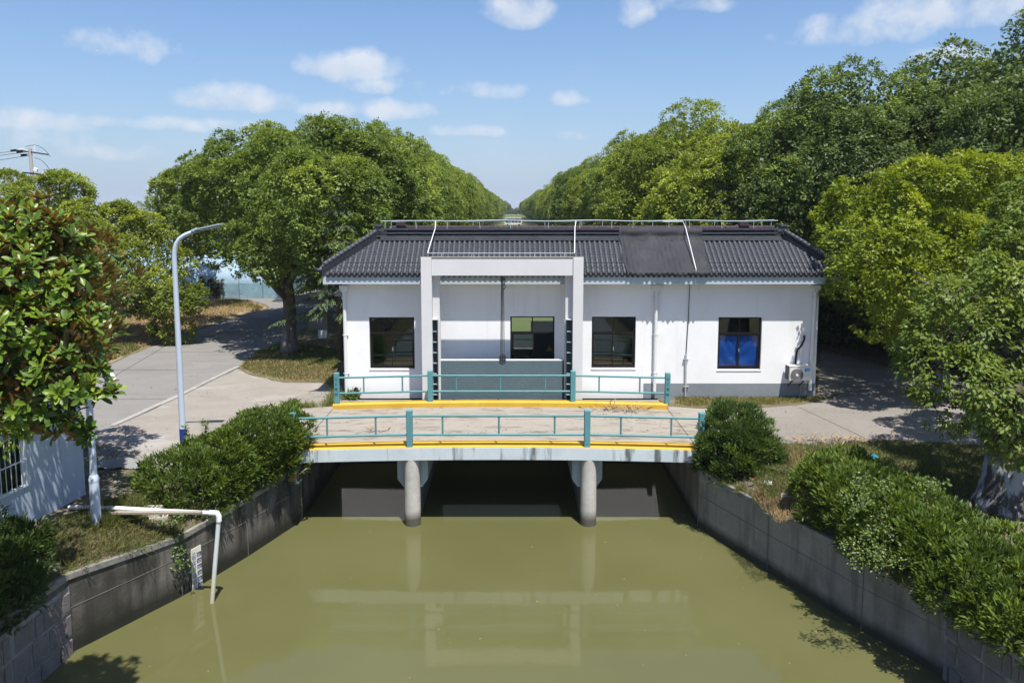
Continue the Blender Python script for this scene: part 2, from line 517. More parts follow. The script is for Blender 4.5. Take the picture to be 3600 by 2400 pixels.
MT['lawn_ground'] = pm('lawn_ground', [(.085, .085, .035), (.13, .115, .06), (.17, .15, .085)], 1.0, rough=.95, bump=.8, bscale=16)
MT['sand'] = pm('orange_sand', [(.33, .20, .10), (.28, .165, .085)], 3, bump=.7)
MT['gate'] = pm('gate_steel', [(.075, .115, .135), (.095, .138, .158)], 1.0, rough=.5, spec=.4, bump=.5, bscale=16, blotch=((.10, .095, .08), 2.5, .62, .74, .35), grain=.12)
MT['gate_top'] = pm('gate_top', [(.50, .50, .49)], 3, rough=.6, blotch=((.3, .2, .12), 4, .6, .72, .6), grain=.12)
MT['guide'] = pm('guide_steel', [(.035, .055, .068), (.05, .072, .085)], 3, rough=.5)
MT['guide_rib'] = pm('guide_rib', [(.20, .28, .31)], 3, rough=.5)
MT['iron'] = pm('black_iron', [(.012, .012, .012), (.03, .027, .024)], 5, rough=.45, spec=.5, bump=.2)
MT['cable'] = pm('wire_rope', [(.06, .055, .05), (.12, .11, .1)], 8, rough=.4, metallic=.5, bump=.2)
MT['pvc'] = pm('white_pvc', [(.616, .625, .625), (.669, .669, .660)], 1.5, rough=.35, spec=.45, bump=.03, streak=((.40, .37, .30), .4, 6, .5, .6, .8), speck=((.2, .2, .2), 20, .70, .76, .5), grain=.12)
MT['pvc_canal'] = pm('canal_pipe', [(.616, .642, .634), (.669, .686, .678)], 1.5, rough=.35, spec=.45, bump=.03, band=[((.50, .42, .24), -1.95, -1.1, .75, .1)], grain=.12)
MT['steel'] = pm('galvanised', [(.42, .45, .47), (.52, .54, .55)], 3, rough=.4, metallic=.4, bump=.05, grain=.12)
MT['railgrey'] = pm('rail_paint', [(.30, .38, .40), (.38, .45, .47)], 4, rough=.5, bump=.1, grain=.12)
MT['white_rod'] = pm('white_rod', [(.600, .616, .624)], 2, rough=.4, bump=0, grain=.12)
MT['lamp'] = pm('lamp_pole_paint', [(.440, .510, .616), (.493, .554, .651)], 1, rough=.3, spec=.5, bump=0, grain=.12)
MT['lamp_head'] = pm('lamp_head_grey', [(.22, .27, .28)], 1, rough=.4, bump=0)
MT['blue_band'] = pm('blue_band', [(.01, .035, .20)], 2, rough=.4, bump=0)
MT['ac'] = pm('ac_casing', [(.598, .590, .546), (.660, .651, .607)], 1.5, rough=.45, bump=.03, streak=((.45, .42, .35), .4, 5, .7, .6, .8), grain=.12)
MT['acdark'] = pm('ac_grille_dark', [(.05, .05, .055)], 3, rough=.5, bump=0)
MT['acgrey'] = pm('ac_grille_grey', [(.30, .30, .30)], 3, rough=.5, bump=0)
MT['sticker'] = pm('blue_sticker', [(.01, .20, .62)], 3, rough=.4, bump=0, grain=.12)
MT['white'] = pm('white_paint', [(.686, .686, .686)], 3, rough=.5, bump=0, grain=.12)
MT['black'] = pm('black_rubber', [(.012, .012, .013)], 3, rough=.5, bump=.1)
MT['cabin'] = pm('cabin_panel', [(.36, .43, .50), (.41, .48, .55)], .9, rough=.45, spec=.4, bump=.05, streak=((.66, .73, .78), .35, 3, .35, .58, .75), grain=.12)
MT['cabin_trim'] = pm('cabin_trim', [(.62, .66, .68)], 2, rough=.45, bump=0, grain=.12)
MT['cabin_roof'] = pm('cabin_roof', [(.10, .18, .34)], 2, rough=.5)
MT['bark'] = pm('bark', [(.050, .038, .028), (.10, .078, .058)], 3, bump=1.0, bscale=9, stretch=(1.6, 1.6, .5), band=None)
MT['bark_wash'] = pm('whitewashed_bark', [(.06, .05, .04), (.10, .08, .06)], 3, bump=1.0, bscale=9, stretch=(1.6, 1.6, .5), band=[((.34, .35, .37), 1.05, 1.3, .85, .25)], over=[((.05, .042, .036), 2.4, .47, .56, .95), ((.05, .042, .036), 7, .56, .66, .6)])
MT['bark_pale'] = pm('faded_whitewash_bark', [(.06, .05, .04), (.10, .08, .06)], 3, bump=1.0, bscale=9, stretch=(1.6, 1.6, .5), band=[((.17, .16, .15), .95, 1.35, .75, .25)], over=[((.07, .058, .048), 3, .50, .62, .8)])
MT['twig'] = pm('twig', [(.045, .036, .026), (.075, .06, .045)], 5, bump=.5)
MT['wood'] = pm('weathered_plank', [(.26, .23, .18), (.36, .32, .25)], 2, bump=.6, stretch=(.3, 3, 6), blotch=((.12, .11, .09), 3, .5, .7, .6))
MT['brickgrey'] = pm('hollow_brick', [(.40, .37, .31), (.52, .48, .40)], 4, bump=.6)
MT['film'] = filmmat('tunnel_film', (.30, .42, .53), .25, .42)
MT['film_blue'] = filmmat('tunnel_skirt', (.24, .38, .45), .3, .5)
MT['hoop'] = pm('hoop_steel', [(.10, .14, .15)], 3, rough=.4)
MT['conc'] = pm('grey_concrete', [(.221, .200, .162), (.289, .264, .221)], 2, bump=.4, blotch=((.14, .125, .1), 3, .5, .7, .6))
MT['signgrey'] = pm('sign_back', [(.33, .36, .37)], 2, rough=.5, bump=0)
MT['board'] = pm('board_grey', [(.16, .17, .16), (.22, .225, .21)], 1.5, rough=.6)
MT['brass'] = pm('board_frame', [(.25, .20, .09)], 3, rough=.4, metallic=.5)
MT['pole_conc'] = pm('pole_concrete', [(.33, .30, .27), (.42, .39, .35)], 2, bump=.3)
MT['ceramic'] = pm('white_ceramic', [(.72, .72, .72)], 2, rough=.3, bump=0)
MT['tower'] = pm('tower_paint', [(.55, .58, .62)], 2, rough=.5, bump=0)
MT['straw'] = pm('dry_fronds', [(.22, .15, .085), (.34, .25, .15)], 5, bump=.3, rough=.8)
MT['litter_red'] = pm('red_can', [(.45, .015, .02)], 3, rough=.35, bump=0)
MT['litter_blue'] = pm('blue_plastic', [(.03, .24, .36)], 3, rough=.4, bump=0)
MT['gauge_blue'] = pm('gauge_blue', [(.012, .03, .16)], 3, rough=.4, bump=0)
MT['cream'] = pm('gauge_cream', [(.60, .58, .48), (.68, .66, .56)], 4, rough=.5, bump=0, grain=.2)
MT['vehicle'] = pm('vehicle_white', [(.62, .60, .58)], 2, rough=.35, bump=0, grain=.12)
MT['pink'] = pm('pink_petals', [(.55, .05, .25), (.68, .14, .38)], 6, bump=0)


def water_mat():
    m = bpy.data.materials.new('canal_water'); m.use_nodes = True
    nt = m.node_tree; N, L = nt.nodes, nt.links
    b = N['Principled BSDF']
    g = N.new('ShaderNodeNewGeometry')
    n = N.new('ShaderNodeTexNoise'); n.inputs['Scale'].default_value = .28; n.inputs['Detail'].default_value = 5
    L.new(g.outputs['Position'], n.inputs['Vector'])
    r = N.new('ShaderNodeValToRGB'); e = r.color_ramp.elements
    e[0].position = .3; e[0].color = (.083, .083, .032, 1)
    e[1].position = .7; e[1].color = (.097, .098, .040, 1)
    L.new(n.outputs[0], r.inputs[0])
    sp = N.new('ShaderNodeTexNoise'); sp.inputs['Scale'].default_value = 9; sp.inputs['Detail'].default_value = 2
    L.new(g.outputs['Position'], sp.inputs['Vector'])
    r2 = N.new('ShaderNodeValToRGB'); r2.color_ramp.elements[0].position = .76; r2.color_ramp.elements[1].position = .80
    r2.color_ramp.elements[1].color = (.6, .6, .6, 1)
    L.new(sp.outputs[0], r2.inputs[0])
    mx = N.new('ShaderNodeMixRGB'); mx.inputs[2].default_value = (.16, .145, .07, 1)
    L.new(r2.outputs[0], mx.inputs[0]); L.new(r.outputs[0], mx.inputs[1])
    L.new(mx.outputs[0], b.inputs['Base Color'])
    b.inputs['Roughness'].default_value = .045
    b.inputs['IOR'].default_value = 1.33
    b.inputs['Specular IOR Level'].default_value = .68
    bn = N.new('ShaderNodeBump'); bn.inputs['Strength'].default_value = .05; bn.inputs['Distance'].default_value = .05
    n2 = N.new('ShaderNodeTexNoise'); n2.inputs['Scale'].default_value = 1.6; n2.inputs['Detail'].default_value = 4
    L.new(g.outputs['Position'], n2.inputs['Vector']); L.new(n2.outputs[0], bn.inputs['Height']); L.new(bn.outputs[0], b.inputs['Normal'])
    return m


MT['water'] = water_mat()
# ------------------------------------------------------------------ the setting: land, water, roads
WATER_Z = -2.03
WL = [(-5.85, 26.2), (-5.85, 20.6), (-6.6, 18.4), (-7.4, 16.4), (-8.62, 14.2), (-8.75, 12.6), (-8.85, 8), (-8.9, -60)]
WLZ = [-.15, -.42, -.52, -.62, -.42, -.40, -.40, -.40]
WR = [(5.08, 26.2), (5.08, 20.2), (6.12, 17.6), (7.2, 15.0), (8.0, 13.4), (8.35, 12.0), (8.6, 8), (8.7, -60)]
WRZ = [-.15, -.42, -.45, -.45, -.45, -.45, -.45, -.45]


def tess(name, pts, m, **p):
    """one flat sheet from a boundary of 3-D points"""
    vs = [Vector(q) for q in pts]
    tris = tessellate_polygon([[Vector((q.x, q.y, 0)) for q in vs]])
    fs = []
    for t in tris:
        a, b, c = (vs[i] for i in t)
        n = (b - a).cross(c - a)
        fs.append(t if n.z > 0 else (t[0], t[2], t[1]))
    return mkobj(name, np.array([tuple(q) for q in vs], dtype=np.float32), [tuple(f) for f in fs], m, **p)


def rough(pts, amp=.10, step=.6, seed=1):
    """subdivide a boundary and wobble it, so that edges look worn"""
    rr = random.Random(seed)
    out = []
    n = len(pts)
    for i in range(n):
        a, b = Vector(pts[i]), Vector(pts[(i + 1) % n])
        k = min(120, max(1, int((b - a).length / step)))
        for j in range(k):
            q = a.lerp(b, j / k)
            if j:
                q = q + Vector((rr.uniform(-amp, amp), rr.uniform(-amp, amp), 0))
            out.append(q)
    return out


def land(name, line, zs, side, mflat):
    ins = [(x + side * (1.7 if y < 20.9 else .05), y) for (x, y) in line]
    slope = MB()
    n = len(line)
    for i in range(n - 1):
        a, b = line[i], line[i + 1]
        c, d = ins[i + 1], ins[i]
        q = [(a[0], a[1], zs[i]), (b[0], b[1], zs[i + 1]), (c[0], c[1], 0), (d[0], d[1], 0)]
        slope.add(q, [(0, 1, 2, 3) if side > 0 else (3, 2, 1, 0)])
    slope.obj('bank_' + name, MT['soil'], kind='structure')
    return ins


insL = land('left', WL, WLZ, -1, None)
insR = land('right', WR, WRZ, 1, None)
BIG = 5000
pts = [(x, y, 0) for x, y in insL] + [(-9, -BIG, 0), (-BIG, -BIG, 0), (-BIG, BIG, 0), (BIG, BIG, 0), (BIG, -BIG, 0), (9, -BIG, 0)] + [(x, y, 0) for x, y in reversed(insR)]
tess('ground', pts, MT['field'], kind='structure')
w = MB().add([(-14, -200, WATER_Z), (14, -200, WATER_Z), (14, 40, WATER_Z), (-14, 40, WATER_Z)], [(0, 1, 2, 3)])
w.obj('water', MT['water'], kind='structure')

Z1, Z2, Z3, Z4 = .004, .008, .012, .016
g0 = lambda px, py, z: tuple(gp(px, py, z))


def poly(name, pxs, z, m, amp=.08, step=.5, seed=1, **p):
    return tess(name, [tuple(q) for q in rough([g0(x, y, z) for x, y in pxs], amp, step, seed)], m, **p)


# soil round the whole site, then the roads and pads on it
tess('soil', rough([(insL[1][0], 20.9, Z1), (-5.9, 26.2, Z1), (-5.9, 60, Z1), (-34, 60, Z1), (-30, 30, Z1), (-26, 6, Z1)] + [(x, y, Z1) for x, y in reversed(insL[2:-1])], .0), MT['soil'], kind='structure')
tess('lawn', [(5.13, 26.2, Z1), (5.13, 20.9, Z1)] + [(x, y, Z1) for x, y in insR[2:7]] + [(28, 8, Z1), (34, 30, Z1), (34, 52, Z1), (5.9, 52, Z1)], MT['soil'], kind='structure')
ROAD = [(-400, 1760), (150, 1580), (330, 1528), (480, 1462), (640, 1388), (740, 1338), (832, 1294), (868, 1262), (940, 1222), (1020, 1180), (1110, 1130), (1240, 1072), (1560, 1020), (1700, 985), (1500, 985), (1150, 1012), (1000, 1022), (640, 1027), (300, 1032), (-600, 1040), (-600, 1056), (500, 1050), (700, 1041), (800, 1046), (880, 1056), (928, 1068), (948, 1080), (930, 1094), (860, 1108), (760, 1140), (640, 1182), (500, 1232), (380, 1285), (200, 1360), (-400, 1560)]
poly('road', ROAD, Z2, MT['road'], .10, .7, 3, kind='structure')
PLAZA = [(330, 1530), (480, 1464), (640, 1390), (740, 1340), (832, 1296), (880, 1318), (1000, 1345), (1120, 1345), (1196, 1352), (1203, 1418), (1160, 1432), (1075, 1535), (1060, 1560), (700, 1700), (520, 1640), (330, 1640)]
poly('plaza', PLAZA, Z3, MT['plaza'], .06, .5, 4, kind='structure')
DRIVE = [(2372, 1432), (2420, 1437), (2640, 1436), (2800, 1424), (2890, 1407), (2930, 1397), (2960, 1378), (2900, 1340), (2880, 1300), (2890, 1215), (2860, 1150), (2800, 1100), (2900, 1090), (2990, 1195), (3120, 1235), (3300, 1290), (3700, 1370), (4200, 1450), (4200, 1640), (3600, 1575), (3400, 1558), (3100, 1544), (2900, 1560), (2740, 1556), (2560, 1600), (2450, 1570)]
poly('driveway', DRIVE, Z2, MT['drive'], .06, .5, 5, kind='structure')
poly('apron', [(2872, 1404), (2958, 1380), (2955, 1366), (2930, 1330), (2895, 1305), (2878, 1305)], Z3, MT['conc'], .04, .4, 6, kind='structure')
poly('verge', [(-400, 1540), (200, 1352), (380, 1278), (500, 1226), (640, 1176), (760, 1134), (855, 1103), (922, 1090), (938, 1079), (920, 1070), (876, 1060), (790, 1050), (700, 1045), (520, 1056), (-500, 1090)], Z2 + .002, MT['dryground'], .12, .6, 7, kind='structure')
poly('tree_lawn', [(836, 1290), (870, 1262), (940, 1223), (1020, 1182), (1110, 1132), (1180, 1112), (1196, 1352), (1120, 1343), (1000, 1342), (890, 1316)], Z3, MT['lawn_ground'], .12, .5, 9, kind='structure')
poly('wall_foot_grass', [(2372, 1394), (2866, 1399), (2906, 1404), (2860, 1412), (2800, 1420), (2640, 1430), (2430, 1432), (2376, 1425)], Z3, MT['lawn_ground'], .07, .4, 10, kind='structure')
poly('bank_lawn', [(2740, 1560), (2900, 1562), (3100, 1548), (3400, 1562), (3600, 1580), (4200, 1650), (4200, 1900), (3300, 1760), (3000, 1640), (2860, 1600)], Z3, MT['lawn_ground'], .1, .5, 11, kind='structure')
poly('sand_patch', [(905, 1452), (985, 1428), (1060, 1428), (1020, 1470), (930, 1480)], Z4, MT['sand'], .07, .3, 12, kind='structure')
# kerb line between the road and the plaza: broken pale concrete, a low step
k = MB()
kp = [gp(*q) for q in [(395, 1500), (470, 1466), (560, 1424), (640, 1388), (740, 1338), (790, 1314), (836, 1292)]]
for a, b in zip(kp, kp[1:]):
    d = (b - a); n = Vector((d.y, -d.x, 0)).normalized()
    seg = max(1, int(d.length / .8))
    for i in range(seg):
        p0, p1 = a + d * (i / seg + .004), a + d * ((i + 1) / seg - .004)
        h = .05 + random.uniform(-.012, .012)
        c = (p0 + p1) / 2
        k.obox((c.x, c.y, h / 2 + .004), (p1 - p0) / 2, n * random.uniform(.085, .115), (0, 0, h / 2))
k.obj('kerb', MT['kerb'], kind='structure', bevel=.012)
# saw-cut joints of the concrete road
j = MB()
for a, b in [((390, 1330), (640, 1182)), ((300, 1300), (640, 1302)), ((330, 1404), (620, 1402)), ((620, 1230), (880, 1130)), ((540, 1238), (860, 1236)), ((660, 1168), (900, 1166))]:
    p, q = gp(*a), gp(*b)
    d = (q - p); n = Vector((d.y, -d.x, 0)).normalized() * .016
    j.obox(((p.x + q.x) / 2, (p.y + q.y) / 2, Z2 + .002), d / 2, n, (0, 0, .003))
for a, b in [((2810, 1432), (3040, 1540)), ((2640, 1437), (2700, 1500))]:
    p, q = gp(*a), gp(*b)
    d = (q - p); n = Vector((d.y, -d.x, 0)).normalized() * .014
    j.obox(((p.x + q.x) / 2, (p.y + q.y) / 2, Z2 + .002), d / 2, n, (0, 0, .003))
j.obj('road_joint', MT['joint'], kind='structure')


# ------------------------------------------------------------------ retaining walls
def quay(name, line, zs, side, label, block_from, block_to):
    t = thing(name, label, 'retaining wall', (line[2][0], line[2][1], -3.2))
    wall, capb = MB(), MB()
    zb = -3.3
    for i in range(len(line) - 1):
        a, b = Vector((*line[i], 0)), Vector((*line[i + 1], 0))
        d = (b - a).normalized()
        nrm = Vector((d.y, -d.x, 0)) * (1 if side < 0 else -1)      # away from the water
        if nrm.x * side < 0:
            nrm = -nrm
        za, zb2 = zs[i], zs[i + 1]
        th = .34
        q = [(a.x, a.y, zb), (b.x, b.y, zb), (b.x, b.y, zb2), (a.x, a.y, za)]
        o = [(p[0] + nrm.x * th, p[1] + nrm.y * th, p[2]) for p in q]
        wall.add(q + o, [(0, 1, 2, 3), (7, 6, 5, 4), (3, 2, 6, 7), (0, 3, 7, 4), (1, 5, 6, 2)])
        # coping, a little proud of the face
        e = .035
        p0, p1 = a - nrm * e, b - nrm * e
        p2, p3 = b + nrm * (th + .02), a + nrm * (th + .02)
        h = .14
        vs = [(p0.x, p0.y, za - h + .012), (p1.x, p1.y, zb2 - h + .012), (p2.x, p2.y, zb2 - h + .012), (p3.x, p3.y, za - h + .012),
              (p0.x, p0.y, za + .015), (p1.x, p1.y, zb2 + .015), (p2.x, p2.y, zb2 + .015), (p3.x, p3.y, za + .015)]
        if a.y < 21:
            capb.add(vs, [(0, 3, 2, 1), (4, 5, 6, 7), (0, 1, 5, 4), (1, 2, 6, 5), (2, 3, 7, 6), (3, 0, 4, 7)])
        # cast panel joints: shallow ledges and vertical joints
    wall.obj('wall_face', MT['quay'] if side < 0 else MT['quay_pale'], t)
    capb.obj('coping', MT['quay_cap'], t, bevel=.02)
    # vertical joint strips at the corners and pour line
    jm = MB()
    for i in range(1, len(line) - 2):
        a = Vector((*line[i], 0))
        jm.box(a.x - .009, a.x + .009, a.y - .009, a.y + .009, zb, zs[i] - .15)
    for i in range(1, len(line) - 3):
        a, b = Vector((*line[i], 0)), Vector((*line[i + 1], 0))
        d = b - a
        n = Vector((-d.y, d.x, 0)).normalized() * .012
        for zz in (-1.12,):
            c = (a + b) / 2
            jm.obox((c.x, c.y, zz), d / 2, n * .5, (0, 0, .009))
    jm.obj('pour_joint', MT['pour_line'], t)
    # stone blocks in the near stretch, each a part, on a pale mortar bed
    i0 = block_from
    rr = random.Random(3 if side < 0 else 4)
    me = None
    bed = MB()
    for i in range(i0, block_to):
        a, b = Vector((*line[i], 0)), Vector((*line[i + 1], 0))
        d = b - a
        ln = min(d.length, 9.5)
        d.normalize()
        n = Vector((-d.y, d.x, 0))
        if n.x * side > 0:
            n = -n                                        # towards the water
        za = zs[i]
        c = a + d * (ln / 2) + n * .012
        bed.obox((c.x, c.y, (za - .3 + zb) / 2 + .05), d * (ln / 2), n * .014, (0, 0, (za - .3 - zb) / 2))
        z = za - .34
        row = 0
        while z > -2.3:
            h = rr.uniform(.38, .46)
            s = -rr.uniform(.0, .35)
            while s < ln - .05:
                wd = rr.uniform(.30, .52) if rr.random() < .75 else rr.uniform(.16, .24)
                s0, s1 = max(s, .03), min(s + wd, ln - .03)
                if s1 - s0 > .1:
                    m = MB()
                    cc = a + d * ((s0 + s1) / 2) + n * (.030 + rr.uniform(-.003, .01))
                    hx, hz = (s1 - s0) / 2, h / 2 - .004
                    pr = [(-1, -1), (1, -1), (1, 1), (-1, 1)]
                    vs = []
                    for k2, (gx, fr) in enumerate(((1.0, 0), (.90, .022))):
                        for (u, v) in pr:
                            p = cc + d * (u * hx * gx + rr.uniform(-.008, .008)) + n * fr
                            vs.append((p.x, p.y, z - h / 2 + v * hz * gx + rr.uniform(-.008, .008)))
                    m.add(vs, [(0, 1, 5, 4), (1, 2, 6, 5), (2, 3, 7, 6), (3, 0, 4, 7), (4, 5, 6, 7), (3, 2, 1, 0)])
                    m.obj('stone_block', MT['stone'], t)
                s += wd + .045
            z -= h + .05
            row += 1
    bed.obj('mortar_bed', MT['mortar'], t)
    return t


quay('retaining_wall', WL, WLZ, -1, 'dark stained concrete canal wall below the left hedge and white cabin', 4, 6)
quay('retaining_wall', WR, WRZ, 1, 'grey concrete canal wall below the long right hedge and round bush', 4, 6)


# ------------------------------------------------------------------ the bridge
DX0, DX1, DY0, DY1 = -5.84, 5.07, 20.2, 24.9


def arch(x):
    return .20 - .09 * ((x + .35) / 5.5) ** 2


bridge = thing('road_bridge', 'low concrete road bridge with yellow kerbs across the canal', 'bridge', (-.35, 22.5, -2.03))
xs = [DX0 + (DX1 - DX0) * i / 40 for i in range(41)]


def strip(m, y0, y1, zt, zb, x0=None, x1=None):
    """slab along x that follows the camber; zt/zb: offsets of top and bottom from the deck line"""
    q = [x for x in xs if (x0 is None or x >= x0) and (x1 is None or x <= x1)]
    o = len(m.v)
    for x in q:
        z = arch(x)
        m.v += [(x, y0, z + zb), (x, y0, z + zt), (x, y1, z + zt), (x, y1, z + zb)]
    for i in range(len(q) - 1):
        for k2 in range(4):
            a, b = o + i * 4 + k2, o + i * 4 + (k2 + 1) % 4
            m.f.append((a, a + 4, b + 4, b)[::-1])
    e = o + (len(q) - 1) * 4
    m.f += [(o, o + 3, o + 2, o + 1)[::-1], (e, e + 1, e + 2, e + 3)[::-1]]
    return m


strip(MB(), DY0 + .5, DY1 - .45, 0, -.28).obj('deck', MT['deck'], bridge)
# end slabs that carry the deck onto the banks
MB().add([(DX0 - .02, DY0 + .35, arch(DX0)), (DX0 - .02, DY1, arch(DX0)), (DX0 - 1.6, DY1, .012), (DX0 - 1.6, DY0 + .35, .012)], [(0, 1, 2, 3)]).obj('approach_slab', MT['deck'], bridge)
MB().add([(DX1 + .02, DY0 + .35, arch(DX1)), (DX1 + .02, DY1, arch(DX1)), (DX1 + 1.4, DY1, .010), (DX1 + 1.4, DY0 + .35, .010)], [(3, 2, 1, 0)]).obj('approach_slab', MT['deck'], bridge)
strip(MB(), DY0, DY0 + .24, -.008, -.36).obj('edge_beam', MT['edge_beam'], bridge, bevel=.015)
strip(MB(), DY0 + .004, DY0 + .236, .0, -.0079).obj('kerb', MT['yellow'], bridge)
strip(MB(), DY0 + .24, DY0 + .5, .05, -.3).obj('kerb', MT['yellow'], bridge, bevel=.012)
strip(MB(), DY1 - .45, DY1 - .05, .155, -.3).obj('kerb', MT['yellow'], bridge, bevel=.015)
strip(MB(), DY1 - .046, DY1 + .1, .0, -.36).obj('edge_beam', MT['edge_beam'], bridge)
for cx, hw in ((-2.74, .42), (2.07, .42)):
    zt = -.16
    MB().prism([(cx - hw, zt), (cx + hw, zt), (cx + hw + .0, -.80), (cx + hw * .62, -1.02), (cx - hw * .62, -1.02), (cx - hw, -.80)], DY0 + .30, DY1 - .1).obj('pier_cap', MT['pier_cap'], bridge, bevel=.015)
    MB().lathe((cx + (.0 if cx < 0 else .03), DY0 + .20, -3.2), [(.225, 0), (.225, 1.3), (.22, 2.0), (.21, 2.75), (.205, 3.05)], 28).obj('pier_column', MT['pier'], bridge, smooth='auto')
    MB().box(cx - .16, cx + .16, DY0 + .3, 26.2, -3.2, -.17).obj('pier_wall', MT['dark_conc'], bridge)


def railing(label, y, postx, balx, z_post, ps, text_posts=()):
    t = thing('bridge_railing', label, 'railing', ((postx[0] + postx[-1]) / 2, y, z_post(0)))
    me = None
    tops = []
    for x in postx:
        z0 = z_post(x)
        h = 1.03
        m = MB()
        a = ps / 2
        m.box(x - a, x + a, y - a, y + a, z0 - .02, z0 + h)
        po = m.obj('post', MT['teal_post'], t, bevel=.022)
        tops.append(z0 + h)
        if x in text_posts:
            for i, ch in enumerate('G5\u53f7\u6865'):
                lettering(ch, (x - .005, y - a - .002, z0 + .83 - i * .175), .118, MT['black_text'], po)
    for i in range(len(postx) - 1):
        x0, x1 = postx[i] + ps / 2 - .004, postx[i + 1] - ps / 2 + .004
        for dz in (.17, .69):
            za, zb = tops[i] - dz, tops[i + 1] - dz
            MB().tube([(x0, y, za), (x1, y, zb)], .033, 12).obj('rail', MT['teal'], t, smooth='auto')
        for x in balx[i]:
            f = (x - x0) / (x1 - x0)
            zt = tops[i] + (tops[i + 1] - tops[i]) * f
            MB().tube([(x, y, zt - .66), (x, y, zt - .20)], .026, 10).obj('baluster', MT['teal'], t, smooth='auto')
    return t


FONT = None


def lettering(ch, loc, size, m, parent, rotx=90, rotz=0, name='lettering', bold=0.0):
    cu = bpy.data.curves.new('letter', 'FONT')
    cu.body = ch; cu.size = size; cu.align_x = 'CENTER'; cu.align_y = 'CENTER'; cu.extrude = .0008; cu.offset = bold; cu.resolution_u = 3
    o = bpy.data.objects.new('letter', cu)
    COL.objects.link(o)
    o.rotation_euler = (R(rotx), 0, R(rotz)); o.location = loc
    dg = bpy.context.evaluated_depsgraph_get()
    me = bpy.data.meshes.new_from_object(o.evaluated_get(dg))
    me.transform(o.matrix_world if o.matrix_world != Matrix.Identity(4) else Matrix.Translation(loc) @ Matrix.Rotation(R(rotz), 4, 'Z') @ Matrix.Rotation(R(rotx), 4, 'X'))
    bpy.data.objects.remove(o)
    me.materials.clear()
    return link_mesh(name, me, m, parent)


X = lambda px, py, y: dp(px, py, y).x
yn, yf = DY0 + .13, DY1 - .25
nposts = [X(1032, 1520, yn), X(1440, 1520, yn), X(2064, 1520, yn), X(2466, 1520, yn)]
railing('teal railing on the near edge of the bridge, above the edge beam', yn, nposts,
        [[X(1150, 1500, yn), X(1321, 1500, yn)], [X(1556, 1500, yn), X(1754, 1500, yn), X(1950, 1500, yn)], [X(2183, 1500, yn), X(2360, 1500, yn)]], lambda x: arch(x) - .01, .165)
fposts = [X(1185, 1390, yf), X(1513, 1390, yf), X(2014, 1390, yf), X(2346, 1390, yf)]
railing('teal railing on the far yellow kerb, end posts lettered', yf, fposts,
        [[X(1279, 1370, yf), X(1415, 1370, yf)], [X(1604, 1370, yf), X(1759, 1370, yf), X(1917, 1370, yf)], [X(2106, 1370, yf), X(2249, 1370, yf)]], lambda x: arch(x) + .15, .165, (fposts[0], fposts[3]))

# culvert under the building: side walls, the dark middle opening
cv = thing('culvert_wall', 'grey concrete wall with a dark central opening under the building', 'culvert', (0, 25.6, -2.03))
MB().box(-5.86, -2.95, 25.5, 25.9, -3.2, -.05).obj('side_wall', MT['culvert'], cv)
MB().box(2.28, 5.09, 25.5, 25.9, -3.2, -.05).obj('side_wall', MT['culvert'], cv)
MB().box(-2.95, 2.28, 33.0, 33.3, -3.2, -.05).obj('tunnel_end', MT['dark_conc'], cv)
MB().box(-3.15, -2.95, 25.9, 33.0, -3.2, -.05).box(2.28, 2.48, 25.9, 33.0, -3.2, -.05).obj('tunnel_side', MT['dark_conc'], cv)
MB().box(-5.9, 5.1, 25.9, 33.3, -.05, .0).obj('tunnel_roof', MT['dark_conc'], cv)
# ------------------------------------------------------------------ the pump house
FAC = 26.4
HX0, HX1 = -5.86, 10.62
HZ = 4.2
HYB = 34.6
house = thing('pump_house', 'white single storey canal house with a dark grey tiled hip roof', 'building', ((HX0 + HX1) / 2, FAC + 4, 0))


def wx(px0, px1, py0, py1, y=FAC):
    a, b = dp(px0, py1, y), dp(px1, py0, y)
    return (a.x, b.x, a.z, b.z)


WIN = [wx(1301, 1456, 1115, 1296), wx(1794, 1950, 1112, 1294), wx(2079, 2236, 1113, 1294), wx(2521, 2680, 1115, 1299)]


def wall_with_holes(m, x0, x1, z0, z1, y, th, holes):
    gx = sorted({x0, x1, *[h[0] for h in holes], *[h[1] for h in holes]})
    gz = sorted({z0, z1, *[h[2] for h in holes], *[h[3] for h in holes]})
    for i in range(len(gx) - 1):
        for k in range(len(gz) - 1):
            a, b, c, d = gx[i], gx[i + 1], gz[k], gz[k + 1]
            mx, mz = (a + b) / 2, (c + d) / 2
            if any(h[0] < mx < h[1] and h[2] < mz < h[3] for h in holes):
                continue
            m.add([(a, y, c), (b, y, c), (b, y, d), (a, y, d)], [(0, 1, 2, 3)])
            m.add([(a, y + th, c), (b, y + th, c), (b, y + th, d), (a, y + th, d)], [(3, 2, 1, 0)])
    for (a, b, c, d) in holes:
        m.add([(a, y, c), (b, y, c), (b, y + th, c), (a, y + th, c)], [(0, 1, 2, 3)])
        m.add([(a, y, d), (b, y, d), (b, y + th, d), (a, y + th, d)], [(3, 2, 1, 0)])
        m.add([(a, y, c), (a, y + th, c), (a, y + th, d), (a, y, d)], [(0, 1, 2, 3)])
        m.add([(b, y, c), (b, y + th, c), (b, y + th, d), (b, y, d)], [(3, 2, 1, 0)])
    for x in (x0, x1):
        m.add([(x, y, z0), (x, y + th, z0), (x, y + th, z1), (x, y, z1)], [(0, 1, 2, 3) if x == x1 else (3, 2, 1, 0)])


